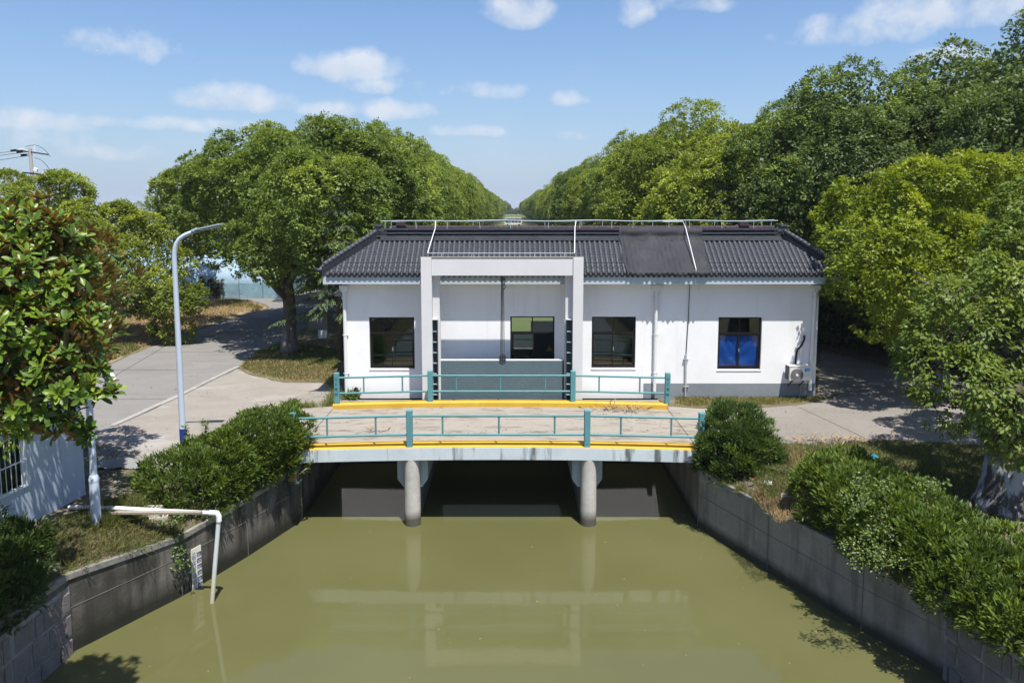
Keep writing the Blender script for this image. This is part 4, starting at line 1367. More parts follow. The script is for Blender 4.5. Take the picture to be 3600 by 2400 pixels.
for k in range(12):
    a_ = k * math.pi / 6
    sk.tube([(fcx + .04 * math.cos(a_), ay0 - .018, fcz + .04 * math.sin(a_)), (fcx + fr * math.cos(a_ + .35), ay0 - .018, fcz + fr * math.sin(a_ + .35))], .003, 4)
sk.obj('spoke', MT['acgrey'], fan)
MB().tube([(fcx, ay0 - .03, fcz), (fcx, ay0 - .016, fcz)], .042, 18).obj('hub', MT['ac'], fan)
s0, s1 = dp(2828.5, 1306, ay0), dp(2847, 1294, ay0)
stk = MB().box(s0.x, s1.x, ay0 - .004, ay0 - .001, s0.z, s1.z).obj('sticker', MT['sticker'], ac)
scx, scz = (s0.x + s1.x) / 2, (s0.z + s1.z) / 2
lettering('Midea', (scx + .012, ay0 - .0055, scz + .018), .058, MT['white'], stk)
lettering('\u7f8e\u7684', (scx + .025, ay0 - .0055, scz - .034), .042, MT['white'], stk)
MB().tube([(scx - .075 + .022 * math.cos(a_ * .4), ay0 - .0055, scz + .018 + .022 * math.sin(a_ * .4)) for a_ in range(2, 14)], .003, 4).obj('emblem', MT['white'], stk)
vt = MB()
for k in range(3):
    zz = dp(2838, 1312.5 + 4 * k, ay0).z
    vt.box(s0.x, s1.x + .01, ay0 - .003, ay0 - .001, zz - .004, zz + .004)
vt.obj('vent_slot', MT['acgrey'], ac)
for xb in (ax0 + .1, ax1 - .22):
    MB().box(xb, xb + .04, ay0 + .02, FAC - .001, az0 - .05, az0 - .002).obox((xb + .02, FAC - .18, az0 - .16), (.012, 0, 0), (0, .18, -.12), (0, .01, .014)).obj('bracket', MT['acdark'], ac)
h0 = dp(2828, 1175, FAC - .04)
MB().tube([(h0.x, FAC + .02, h0.z), (h0.x + .0, FAC - .05, h0.z - .03), (h0.x - .005, FAC - .06, h0.z - .18), (h0.x - .09, FAC - .06, h0.z - .38), (h0.x - .24, FAC - .07, h0.z - .54), (h0.x - .27, FAC - .08, h0.z - .75), (h0.x - .30, FAC - .11, h0.z - 1.12)], .034, 10).obj('insulated_pipe', MT['black'], ac, smooth=True)
MB().tube([(h0.x, FAC + .02, h0.z), (h0.x, FAC - .07, h0.z + .005)], .05, 12).obj('wall_sleeve', MT['white'], ac)
MB().tube([(h0.x - .01, FAC - .03, h0.z - .25), (h0.x - .005, FAC - .03, h0.z - .8), (h0.x + .01, FAC - .05, h0.z - 1.12)], .012, 6).obj('drain_tube', MT['pvc'], ac)
MB().tube([(ax1 - .14, FAC - .2, az0), (ax1 - .16, FAC - .1, az0 - .2), (ax1 - .19, FAC - .06, .04)], .016, 6).obj('drain_tube', MT['acgrey'], ac)

# little tiled porch at the left end, white box behind it
po = thing('side_porch', 'small white porch with a dark tiled roof behind the left house corner', 'porch', (-6.7, 31, 0))
MB().box(-6.75, HX0 - .001, 30.2, 33.4, 3.05, 3.25).obj('beam', MT['plaster'], po)
MB().add([(-6.95, 29.9, 3.26), (-6.95, 33.7, 3.26), (HX0 - .002, 33.7, 3.9), (HX0 - .002, 29.9, 3.9), (-6.95, 29.9, 3.2), (-6.95, 33.7, 3.2), (HX0 - .002, 33.7, 3.2), (HX0 - .002, 29.9, 3.2)], [(3, 2, 1, 0), (0, 1, 5, 4), (0, 4, 7, 3), (1, 2, 6, 5)]).obj('roof', MT['tile'], po)
for k in range(10):
    MB().tube([(-6.98, 30.0 + k * .4, 3.28), (HX0 - .01, 30.0 + k * .4, 3.93)], .06, 8).obj('roof_tile', MT['tile'], po)
MB().tube([(-6.6, 30.3, 0), (-6.6, 30.3, 3.05)], .09, 12).obj('post', MT['plaster'], po)
# ------------------------------------------------------------------ plants
LM = {}
LM['camphor'] = leafmat('camphor_leaf', (.069, .105, .019), (.132, .186, .030), (.241, .302, .047), .34, .48, .26)
LM['camphor_dark'] = leafmat('dark_camphor_leaf', (.055, .085, .025), (.094, .140, .034), (.196, .270, .046), .34, .48, .26)
LM['camphor_light'] = leafmat('light_camphor_leaf', (.099, .134, .020), (.176, .226, .029), (.286, .347, .050), .34, .48, .26)
LM['yellow'] = leafmat('yellow_green_leaf', (.092,.135,.014), (.172,.225,.020), (.265,.31,.034), .34, .48, .26)
LM['left'] = leafmat('left_tree_leaf', (.090, .124, .020), (.172, .218, .028), (.299, .351, .048), .34, .48, .26)
LM['big'] = leafmat('broad_leaf', (.068,.105,.020), (.128,.182,.030), (.215,.265,.042), .34, .48, .26)
LM['magnolia'] = leafmat('magnolia_leaf', (.034, .067, .011), (.081, .144, .016), (.196, .276, .025), .18, .40, .36, back=(.21, .125, .036))
LM['hedge'] = leafmat('hedge_leaf', (.045, .074, .015), (.085, .134, .022), (.179, .235, .034), .34, .48, .26)
LM['hedge_dark'] = leafmat('dark_hedge_leaf', (.034, .060, .017), (.064, .106, .025), (.138, .201, .037), .34, .48, .26)
LM['cedar'] = leafmat('cedar_needle', (.046, .076, .034), (.086, .129, .055), (.149, .201, .086), .15, .6, .2)
LM['grass'] = leafmat('grass_blade', (.050, .070, .015), (.095, .115, .025), (.19, .20, .05), .25, .6, .2)
LM['drygrass'] = leafmat('dry_grass_blade', (.20, .14, .06), (.34, .25, .13), (.48, .38, .21), .2, .8, .1)
LM['vine'] = leafmat('vine_leaf', (.045,.08,.014), (.085,.135,.02), (.15,.20,.035), .25, .4, .4)
LM['purple'] = leafmat('dark_purple_leaf', (.022, .022, .012), (.045, .042, .02), (.10, .09, .035), .15, .4, .3)
LM['goldshrub'] = leafmat('gold_leaf', (.16, .15, .015), (.28, .25, .03), (.40, .35, .06), .2, .5, .3)
LM['deadleaf'] = leafmat('dead_leaf', (.09, .05, .025), (.19, .12, .06), (.34, .24, .13), .1, .8, .1)


def nrm(a):
    return a / np.maximum(np.linalg.norm(a, axis=-1, keepdims=True), 1e-9)


def leaf_geo(P, D, Nn, L, Wd, tone, kind='quad', fold=.25, curl=.15):
    """leaf blades as arrays: quad = a rhombus; hex = two halves folded along the midrib"""
    n = len(P)
    D = nrm(D)
    Sd = nrm(np.cross(D, Nn))
    Up = np.cross(Sd, D)
    L = np.broadcast_to(np.asarray(L, dtype=np.float64).reshape(-1, 1), (n, 1)); Wd = np.broadcast_to(np.asarray(Wd, dtype=np.float64).reshape(-1, 1), (n, 1))
    if kind == 'quad':
        V = np.stack([P, P + D * L * .5 + Sd * Wd * .5, P + D * L - Up * L * curl, P + D * L * .5 - Sd * Wd * .5], 1).reshape(-1, 3)
        Fc = (np.arange(n)[:, None] * 4 + np.array([0, 1, 2, 3])).astype(np.int32)
        T = np.repeat(tone, 4)
    else:
        # rounded blade: midrib points and four points along either edge
        f = Up * Wd * fold
        rows = []
        for (t, w) in ((0, 0), (.16, .24), (.42, .44), (.70, .50), (.90, .30), (1.0, 0)):
            c = P + D * L * t - Up * L * curl * t * t
            rows += [c] if w == 0 else [c + Sd * Wd * w + f * w * 1.6, c, c - Sd * Wd * w + f * w * 1.6]
        V = np.stack(rows, 1).reshape(-1, 3)
        nv = len(rows)
        b = np.arange(n)[:, None] * nv
        fl = [(0, 1, 2, 2), (0, 2, 3, 3)]
        for r in range(3):
            q = 1 + 3 * r
            fl += [(q, q + 3, q + 4, q + 1), (q + 1, q + 4, q + 5, q + 2)]
        fl += [(10, 13, 11, 11), (11, 13, 12, 12)]
        quads = [q for q in fl if q[2] != q[3]]
        tris = [q[:3] for q in fl if q[2] == q[3]]
        Fc = [(b + np.array(quads[k])).astype(np.int32) for k in range(len(quads))], [(b + np.array(tris[k])).astype(np.int32) for k in range(len(tris))]
        T = np.repeat(tone, nv)
    return V.astype(np.float32), Fc, T.astype(np.float32)


def foliage_mesh(name, geo):
    V, Fc, T = geo
    if isinstance(Fc, tuple):
        q, t = np.concatenate(Fc[0]), np.concatenate(Fc[1])
        me = bpy.data.meshes.new(name)
        me.vertices.add(len(V)); me.vertices.foreach_set('co', np.ascontiguousarray(V, dtype=np.float32).ravel())
        li = np.concatenate([q.ravel(), t.ravel()])
        ls = np.concatenate([np.arange(len(q)) * 4, len(q) * 4 + np.arange(len(t)) * 3]).astype(np.int32)
        me.loops.add(len(li)); me.loops.foreach_set('vertex_index', li.astype(np.int32))
        me.polygons.add(len(ls)); me.polygons.foreach_set('loop_start', ls)
        me.update(calc_edges=True)
        me.polygons.foreach_set('use_smooth', np.ones(len(ls), dtype=bool))
    else:
        me = new_mesh(name, V, Fc)
    at = me.attributes.new('tone', 'FLOAT', 'POINT')
    at.data.foreach_set('value', np.ascontiguousarray(np.clip(T, 0, 1), dtype=np.float32))
    return me


def rdir(rng, n):
    return nrm(rng.normal(size=(n, 3)))


def crown(lobes, seed, sub_r=.85, cl_r=.30, leaf=.17, k=34, asp=.60, droop=.32, p_light=.25, light=.3, cover=1.0, style='droop', inner=.6, inner_s=1.35, base_tone=.42, min_z=-99, ins=.80):
    """leaves of a crown built from big lobes, each covered by smaller lobes, each covered by leaf clumps: arrays P, D, N, L, W, tone"""
    rng = np.random.default_rng(seed)
    C = np.array([l[:3] for l in lobes], dtype=float)
    Rr = np.array([l[3] for l in lobes], dtype=float)
    subs = []
    for i in range(len(C)):
        n1 = max(5, int(3.6 * Rr[i] ** 2 / sub_r ** 2 * cover))
        d = rdir(rng, n1)
        sr = sub_r * rng.uniform(.65, 1.25, n1)
        p = C[i] + d * (Rr[i] - sr * .55)[:, None] * rng.uniform(.90, 1.08, n1)[:, None]
        q = np.linalg.norm(p[:, None] - C[None], axis=2) < Rr[None] * .72
        q[:, i] = False
        ok = ~q.any(1)
        tl = rng.normal(0, .06)
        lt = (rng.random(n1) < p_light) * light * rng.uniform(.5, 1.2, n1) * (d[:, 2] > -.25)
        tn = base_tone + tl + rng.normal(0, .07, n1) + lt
        for a in np.nonzero(ok)[0]:
            subs.append((*p[a], sr[a], *d[a], tn[a]))
    subs = np.array(subs)
    Ps, Ds, Ns, Ts = [], [], [], []
    n2 = np.maximum(3, (3.4 * subs[:, 3] ** 2 / cl_r ** 2 * .95).astype(int))
    idx = np.repeat(np.arange(len(subs)), n2)
    d = nrm(rdir(rng, len(idx)) + subs[idx, 4:7] * .85 + np.array([0, 0, .28]))
    cp = subs[idx, :3] + d * subs[idx, 3:4] * rng.uniform(.80, 1.06, (len(idx), 1))
    inside = (np.linalg.norm(cp[:, None] - C[None], axis=2) < Rr[None] * ins).any(1)
    keep = ~inside & (cp[:, 2] > min_z)
    cp, d, ct = cp[keep], d[keep], subs[idx, 7][keep] + rng.normal(0, .05, keep.sum())
    m = len(cp)
    kk = rng.poisson(k, m).clip(4)
    ii = np.repeat(np.arange(m), kk)
    e = nrm(rdir(rng, len(ii)) * .9 + d[ii] * 1.15 + np.array([0, 0, .2]))
    rad = rng.uniform(.15, 1.0, (len(ii), 1)) ** .6 * cl_r * rng.uniform(.8, 1.25, (len(ii), 1))
    P = cp[ii] + e * rad * np.array([1, 1, .8])
    if style == 'droop':
        D = nrm(e * .9 + rdir(rng, len(ii)) * .45 + np.array([0, 0, -droop]))
        Nn = nrm(e * .9 + d[ii] * .5 + np.array([0, 0, .55]) + rdir(rng, len(ii)) * .3)
    else:
        D = nrm(e * .75 + rdir(rng, len(ii)) * .35 + np.array([0, 0, .45]))
        Nn = nrm(np.array([0, 0, 1.0]) + rdir(rng, len(ii)) * .5 - D * .2)
    T = ct[ii] + rng.normal(0, .09, len(ii))
    Ls = leaf * rng.uniform(.7, 1.25, len(ii))
    if inner > 0:
        vol = Rr ** 3
        ni = int(inner * len(ii) * .25)
        li = rng.choice(len(C), ni, p=vol / vol.sum())
        Pi = C[li] + rdir(rng, ni) * (Rr[li] * rng.uniform(.25, 1.02, ni))[:, None]
        P = np.concatenate([P, Pi]); D = np.concatenate([D, rdir(rng, ni)]); Nn = np.concatenate([Nn, rdir(rng, ni)])
        T = np.concatenate([T, np.full(ni, base_tone)]); Ls = np.concatenate([Ls, leaf * inner_s * rng.uniform(.7, 1.2, ni)])
    ok = P[:, 2] > min_z
    return P[ok], D[ok], Nn[ok], Ls[ok], (Ls * asp)[ok], T[ok]


def pl(px, py, y, rpx, fy=None):
    """a lobe seen at a pixel, y metres away, rpx pixels in radius"""
    p = dp(px, py, y)
    return (p.x, p.y, p.z, rpx * y / F)


def limb(m, a, b, r0, r1, seed, n=8, sag=.15, seg=6):
    rr = random.Random(seed)
    a, b = Vector(a), Vector(b)
    d = b - a
    pts, rs = [], []
    wob = Vector((rr.uniform(-1, 1), rr.uniform(-1, 1), rr.uniform(-.2, .6))) * d.length * .08
    for i in range(seg + 1):
        t = i / seg
        p = a.lerp(b, t) + wob * math.sin(math.pi * t) + Vector((0, 0, d.length * sag * (t - t * t)))
        pts.append(p + Vector((rr.uniform(-1, 1), rr.uniform(-1, 1), 0)) * r0 * .25 * (0 < i < seg)); rs.append(r0 + (r1 - r0) * t ** .8)
    m.tube(pts, rs, n)
    return pts


def make_trunk(base, fork_h, r, targets, seed, n=12, lean=(0, 0), twigs=True):
    """tapered trunk with root flare, limbs to the lobes and twigs off the limbs"""
    rr = random.Random(seed)
    m = MB()
    b = Vector(base)
    top = b + Vector((lean[0], lean[1], fork_h))
    pts, rs = [], []
    for i in range(10):
        t = i / 9
        p = b.lerp(top, t) + Vector((math.sin(t * 5 + seed) * r * .25, math.cos(t * 4 + seed) * r * .2, 0)) * t
        pts.append(p); rs.append(r * (1 + .7 * math.exp(-t * fork_h / .28)) * (1 - .22 * t))
    pts[0].z -= .1
    m.tube(pts, rs, n)
    for i, tg in enumerate(targets):
        tg = Vector(tg)
        lp = limb(m, pts[-1] - Vector((0, 0, rr.uniform(0, .5))), tg, r * rr.uniform(.38, .55), r * .10, seed * 31 + i)
        if twigs:
            for q in range(4):
                s = lp[rr.randint(2, len(lp) - 1)]
                e = s + Vector((rr.uniform(-1, 1), rr.uniform(-1, 1), rr.uniform(-.1, .8))).normalized() * rr.uniform(.8, 1.8)
                limb(m, s, e, r * .11, r * .03, seed * 77 + i * 9 + q, n=5, seg=4)
    return m


def leaf_parts(t, parent, geoP, m, mname='leaf', count=300, kind='hex', far_kind='quad'):
    """the `count` leaves nearest the camera become objects of their own (shared blades), the rest one stuff part"""
    P, D, Nn, L, Wd, T = geoP
    cam_p = np.array([0, 0, CAMZ])
    dist = np.linalg.norm(P - cam_p, axis=1) / (L / L.mean()) ** 1.0
    u = F * P[:, 0] / P[:, 1]
    infr = (np.abs(u) < 1790)
    dist = np.where(infr, dist, dist + 1e3)
    o = np.argsort(dist)
    near, far = o[:count], o[count:]
    if len(far):
        me = foliage_mesh('foliage', leaf_geo(P[far], D[far], Nn[far], L[far], Wd[far], T[far], far_kind))
        link_mesh('foliage', me, m, parent, kind='stuff')
    shapes = []
    for k in range(8):
        tn = np.quantile(T[near], (k + .5) / 8)
        g = leaf_geo(np.zeros((1, 3)), np.array([[1., 0, 0]]), np.array([[0, 0, 1.]]), 1.0, float((Wd / L).mean()), np.array([tn]), kind, fold=.2 + .02 * k, curl=.06 + .025 * k)
        me = foliage_mesh(mname, g); me.materials.append(m)
        shapes.append((tn, me))
    for i in near:
        me = min(shapes, key=lambda q: abs(q[0] - T[i]))[1]
        x = Vector(D[i]).normalized()
        s = Vector(np.cross(D[i], Nn[i])).normalized()
        z = s.cross(x)
        M_ = Matrix((( x.x, -s.x, z.x, P[i][0]), (x.y, -s.y, z.y, P[i][1]), (x.z, -s.z, z.z, P[i][2]), (0, 0, 0, 1)))
        ob = bpy.data.objects.new(mname, me)
        COL.objects.link(ob)
        ob.parent = parent
        ob.matrix_parent_inverse = Matrix.Translation(-Vector(parent.location)) if parent.parent is None else Matrix.Identity(4)
        ob.matrix_basis = M_ @ Matrix.Scale(float(L[i]), 4)


# ---- generic camphor, three crowns, for the avenue and the wood on the right
def generic(seed):
    rr = random.Random(seed)
    lobes = [(rr.uniform(-.4, .4), rr.uniform(-.4, .4), 8.6 + rr.uniform(-.3, .3), 2.5)]
    for ring, (z, rad, n, r) in enumerate(((6.9, 2.7, 6, 2.15), (5.0, 3.1, 7, 1.95))):
        for i in range(n):
            a = 2 * math.pi * (i + rr.uniform(-.25, .25)) / n + ring
            lobes.append((rad * math.cos(a), rad * math.sin(a), z + rr.uniform(-.5, .5), r * rr.uniform(.85, 1.15)))
    g = crown(lobes, seed, sub_r=.85, cl_r=.36, leaf=.125, k=29, asp=.68, p_light=.3, light=.38, inner=1.9, inner_s=1.7, cover=1.3)
    me = foliage_mesh('crown', leaf_geo(*g))
    tm = make_trunk((0, 0, 0), 3.0, .24, [l[:3] for l in lobes[1:10]], seed, twigs=False)
    tme = new_mesh('trunk', np.array(tm.v, dtype=np.float32), tm.f)
    tme.polygons.foreach_set('use_smooth', np.ones(len(tme.polygons), dtype=bool))
    tme.materials.append(MT['bark_wash'])
    me.materials.append(LM['camphor'])
    return me, tme


GEN = [generic(s) for s in (11, 12, 13)]


def put_tree(label, x, y, s, mat_, var, rot=0, group=None, sz=1.0, name='camphor_tree'):
    t = thing(name, label, 'tree', (x, y, 0), group)
    t.rotation_euler = (0, 0, rot)
    t.scale = (s, s, s * sz)
    for nm, me in (('crown', GEN[var][0]), ('trunk', GEN[var][1])):
        o = bpy.data.objects.new(nm, me)
        COL.objects.link(o)
        o.parent = t
        if nm == 'crown':
            o.material_slots[0].link = 'OBJECT'
            o.material_slots[0].material = LM[mat_]
    return t


rt = random.Random(4)
# wood to the right of the house
for (lab, x, y, s, mt_, v, sz) in [
    ('light green camphor tree behind the roof, in front of darker trees', 12.2, 42.5, .98, 'camphor_light', 0, 1.0),
    ('tall bright-topped camphor tree behind the lightest tree at the roof', 12.0, 51, 1.16, 'camphor_light', 1, 1.0),
    ('dark camphor tree rising above the right end of the house roof', 16.6, 39, 1.16, 'camphor_dark', 2, 1.03),
    ('dark camphor tree with whitewashed trunk farther along the driveway edge', 16.7, 37.4, .80, 'camphor_dark', 1, .95),
    ('dark camphor tree with whitewashed trunk nearest the driveway, behind the yellow green tree', 17.4, 32.6, .80, 'camphor_dark', 2, .95),
    ('dark camphor tree behind the yellow green tree, left of the tallest crown', 21.5, 38.5, 1.16, 'camphor_dark', 0, 1.06),
    ('tallest dark camphor tree at the top right, with light new shoots', 22.6, 33.5, 1.18, 'camphor_dark', 1, 1.09),
    ('dark camphor tree cut by the right edge of the view behind the yellow green tree', 27.5, 34, 1.2, 'camphor_dark', 2, 1.05),
    ('camphor tree in the second row right of the avenue, half hidden by darker crowns', 18.0, 47, 1.15, 'camphor_dark', 0, 1.0),
    ('mixed green camphor tree at the near end of the right avenue row', 12.6, 61, 1.12, 'camphor', 2, 1.0),
]:
    put_tree(lab, x, y, s, mt_, v, rt.uniform(0, 6.28), 'camphor trees right of the house', sz)
for (x, y, s) in ((24, 46, 1.15), (18.5, 56, 1.1), (25, 58, 1.15), (31, 44, 1.2)):
    put_tree('dark camphor tree deep in the wood right of the house', x, y, s, 'camphor_dark', rt.randint(0, 2), rt.uniform(0, 6.28), 'camphor trees deep in the right wood')
y = 70.0
i = 0
while y < 600:
    put_tree('camphor tree in the right row of the avenue far behind the roof', 11.2 + rt.uniform(-.5, .5), y, rt.uniform(1.04, 1.18), ('camphor', 'camphor_light', 'camphor')[i % 3], i % 3, rt.uniform(0, 6.28), 'camphor trees in the right avenue row')
    y += rt.uniform(8.0, 10.5) * (1 if y < 200 else 1.5)
    i += 1
for (lab, x, y, s, mt_, v) in [
    ('camphor tree just behind the big leaning one, its crown above the left roof end', -10.4, 45.5, 1.02, 'camphor', 1),
    ('second camphor tree behind the big one, right of its crown', -10.2, 54, 1.08, 'camphor', 0),
    ('third camphor tree of the left row, where the crowns step down to the sky', -9.8, 63, 1.12, 'camphor', 2),
]:
    put_tree(lab, x, y, s, mt_, v, rt.uniform(0, 6.28), 'camphor trees at the near end of the left row')
y = 72.0
while y < 600:
    put_tree('camphor tree in the left row of the avenue far behind the roof', -9.9 + rt.uniform(-.5, .5), y, rt.uniform(1.06, 1.18), ('camphor', 'camphor_light', 'camphor')[i % 3], i % 3, rt.uniform(0, 6.28), 'camphor trees in the left avenue row')
    y += rt.uniform(8.0, 10.5) * (1 if y < 200 else 1.5)
    i += 1
for (lab, px, y) in (('small round far tree left of the gap at the end of the avenue', 1772, 620), ('small round far tree right of the gap at the end of the avenue', 1850, 640)):
    put_tree(lab, (px - 1800) / 2700 * y, y, 1.15, 'camphor_dark', 0, 1.0, None)

for (x, y_) in ((-6, 700), (-1, 720), (4, 705), (9, 730), (-11, 740), (14, 690)):
    put_tree('low far tree closing the end of the avenue beneath the horizon', x, y_, .7, 'camphor_dark', 1, x, 'far trees at the end of the avenue')

# ---- the big camphor left of the house
big = thing('camphor_tree', 'large broad camphor tree with a whitewashed trunk left of the house', 'tree', tuple(gp(1020, 1240, 0)))
L1 = [pl(1010, 640, 36.0, 160), pl(830, 650, 39.0, 140), pl(1180, 610, 37.0, 135), pl(1290, 655, 38.0, 130), pl(880, 720, 37.0, 150), pl(1060, 720, 33.5, 160), pl(1230, 730, 34.5, 140), pl(1340, 720, 38.0, 120), pl(760, 800, 43.5, 110), pl(1130, 830, 33.0, 110), pl(960, 900, 33.0, 80), pl(830, 890, 34.2, 75), pl(735, 865, 43.5, 55), pl(1040, 930, 32.8, 70), pl(1010, 550, 38.0, 85), pl(880, 565, 40.0, 75), pl(1130, 535, 38.0, 80), pl(1250, 555, 39.0, 80), pl(900, 640, 40.0, 170), pl(1150, 650, 41.0, 180), pl(1400, 640, 40.0, 90)]
L1B = [pl(725, 690, 51.0, 119), pl(625, 720, 53.0, 82), pl(665, 800, 53.0, 78), pl(585, 770, 53.0, 55), pl(665, 690, 54, 73), pl(625, 860, 52.5, 46)]
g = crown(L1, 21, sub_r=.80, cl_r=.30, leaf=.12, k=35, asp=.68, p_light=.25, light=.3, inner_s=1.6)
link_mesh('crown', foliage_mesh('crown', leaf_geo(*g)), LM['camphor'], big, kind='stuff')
tb = gp(1020, 1240, 0)
trm = make_trunk(tuple(tb), 3.4, .33, [Vector(L1[i][:3]) for i in (0, 1, 2, 5, 6, 8, 9, 10, 3, 4)], 5, n=16, lean=(-.05, .1))
limb(trm, tb + Vector((-.02, 0, 2.5)), Vector(pl(850, 900, 33.4, 10)[:3]), .17, .07, 3)
trm.obj('trunk', MT['bark_pale'], big, smooth=True)
for n_ in (1,):
    pass

bt = thing('camphor_tree', 'smaller camphor crown standing behind the left side of the big camphor', 'tree', (pl(600, 900, 53, 1)[0], 53.5, 0))
g = crown(L1B, 22, sub_r=.9, cl_r=.34, leaf=.17, k=26, p_light=.2, light=.25)
link_mesh('crown', foliage_mesh('crown', leaf_geo(*g)), LM['camphor'], bt, kind='stuff')
make_trunk((pl(600, 900, 53, 1)[0], 53.5, 0), 2.6, .22, [Vector(l[:3]) for l in L1B[:5]], 15).obj('trunk', MT['bark'], bt, smooth=True)

# ---- the yellow green tree at the right house corner
L2 = [pl(3060, 800, 26.3, 150), pl(3240, 760, 27.3, 170), pl(3420, 740, 27.3, 160), pl(3012, 900, 25.9, 96), pl(3120, 960, 25.1, 150), pl(3300, 920, 25.3, 170), pl(3440, 900, 26.3, 150), pl(3080, 1060, 25.3, 95), pl(3022, 1010, 25.9, 78),
      pl(3200, 1090, 25.3, 95), pl(3330, 1080, 25.8, 95), pl(2962, 950, 25.9, 64), pl(3150, 700, 28.3, 110), pl(3330, 660, 28.3, 110), pl(3480, 640, 28.3, 100), pl(3560, 760, 28.3, 140), pl(3220, 850, 30.3, 200), pl(3170, 1150, 25.5, 45)]
yt = thing('camphor_tree', 'bright yellow green tree overhanging the right corner of the house', 'tree', (15.2, 26.6, 0))
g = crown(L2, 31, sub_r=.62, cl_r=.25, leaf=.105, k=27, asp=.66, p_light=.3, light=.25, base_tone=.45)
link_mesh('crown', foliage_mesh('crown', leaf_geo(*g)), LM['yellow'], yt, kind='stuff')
make_trunk((15.2, 26.6, 0), 2.4, .24, [Vector(L2[i][:3]) for i in (0, 1, 2, 3, 4, 5, 7, 9)], 9).obj('trunk', MT['bark_wash'], yt, smooth=True)

# ---- yellow green tree left of the lamp, behind the magnolia
L3 = [pl(40, 802, 37.6, 120), pl(190, 762, 38.6, 125), pl(330, 822, 38.6, 110), pl(420, 830, 39.1, 90), pl(100, 880, 37.6, 150), pl(280, 900, 37.6, 150), pl(420, 960, 37.6, 120), pl(520, 870, 38.6, 95), pl(560, 980, 38.1, 110), pl(620, 1060, 37.6, 80), pl(640, 960, 38.1, 60),
      pl(300, 1010, 37.1, 90), pl(470, 1050, 37.1, 60), pl(600, 1140, 37.1, 60), pl(575, 1185, 37.1, 32), pl(160, 1050, 36.6, 150), pl(30, 682, 40.6, 60), pl(160, 702, 39.6, 75), pl(240, 682, 40.1, 55), pl(400, 802, 40.1, 50), pl(680, 1080, 37.6, 45), pl(330, 1080, 36.9, 45)]
lt = thing('camphor_tree', 'yellow green tree between the brown leaved magnolia and the street lamp', 'tree', (L3[11][0] - .3, 38.6, 0))
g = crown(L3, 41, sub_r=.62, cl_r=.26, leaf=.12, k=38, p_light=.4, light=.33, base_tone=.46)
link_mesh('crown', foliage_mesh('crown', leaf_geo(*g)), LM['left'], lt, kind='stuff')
make_trunk((L3[11][0] - .3, 38.6, 0), 2.2, .25, [Vector(L3[i][:3]) for i in (1, 4, 5, 6, 8, 9, 11, 15)], 19).obj('trunk', MT['bark'], lt, smooth=True)

# ---- foreground tree at the right edge
tbx = gp(3545, 1790, 0)
L4 = [pl(3370, 1060, 17, 105), pl(3480, 1060, 17, 120), pl(3590, 1000, 17.5, 140), pl(3320, 1180, 16.5, 85), pl(3450, 1190, 16.5, 120), pl(3590, 1180, 16.8, 140), pl(3272, 1290, 16.5, 70), pl(3300, 1440, 16, 60), pl(3370, 1340, 16, 78), pl(3480, 1400, 15.6, 95), pl(3600, 1400, 15.8, 125),
      pl(3560, 1530, 15.5, 55), pl(3640, 860, 18, 90), pl(3590, 720, 18.5, 45), pl(3720, 1000, 18, 190), pl(3760, 1250, 17, 220), pl(3420, 1130, 19.5, 110), pl(3560, 1040, 20.5, 130), pl(3430, 1080, 21.5, 100), pl(3720, 900, 21, 190), pl(3830, 820, 19, 200), pl(3560, 860, 18.2, 50)]
ft = thing('broadleaf_tree', 'large tree at the right edge with a thick peeling whitewashed trunk', 'tree', tuple(tbx))
g = crown(L4, 51, sub_r=.46, cl_r=.19, leaf=.115, k=16, asp=.50, droop=.55, p_light=.35, light=.28, inner=.25, base_tone=.48)
cr_ = bpy.data.objects.new('crown', None); COL.objects.link(cr_); cr_.parent = ft; cr_.matrix_parent_inverse = Matrix.Translation(-ft.location)
leaf_parts(ft, cr_, g, LM['big'])
tr4 = make_trunk(tuple(tbx), 3.2, .52, [Vector(L4[i][:3]) for i in (0, 1, 2, 3, 4, 5, 6, 8, 9, 10, 12, 15)], 29, n=22)
rr9 = random.Random(12)
for i in (6, 7, 8, 9, 3, 0):
    c = Vector(L4[i][:3])
    for q in range(7):
        limb(tr4, c + Vector((rr9.uniform(.2, .9), rr9.uniform(-.2, .8), rr9.uniform(-.3, .3))), c + Vector((rr9.uniform(-.5, .3), rr9.uniform(-.4, .2), rr9.uniform(-.5, .35))), .018, .005, i * 10 + q, n=5, seg=4)
o = tr4.obj('trunk', MT['bark_wash'], ft, smooth=True)
# deep bark on the near trunk
sb = o.modifiers.new('sub', 'SUBSURF'); sb.levels = 2; sb.render_levels = 2
tx_ = bpy.data.textures.new('bark_relief', 'VORONOI'); tx_.noise_scale = .22
dm = o.modifiers.new('d', 'DISPLACE'); dm.texture = tx_; dm.strength = .06; dm.mid_level = .5; dm.texture_coords = 'GLOBAL'

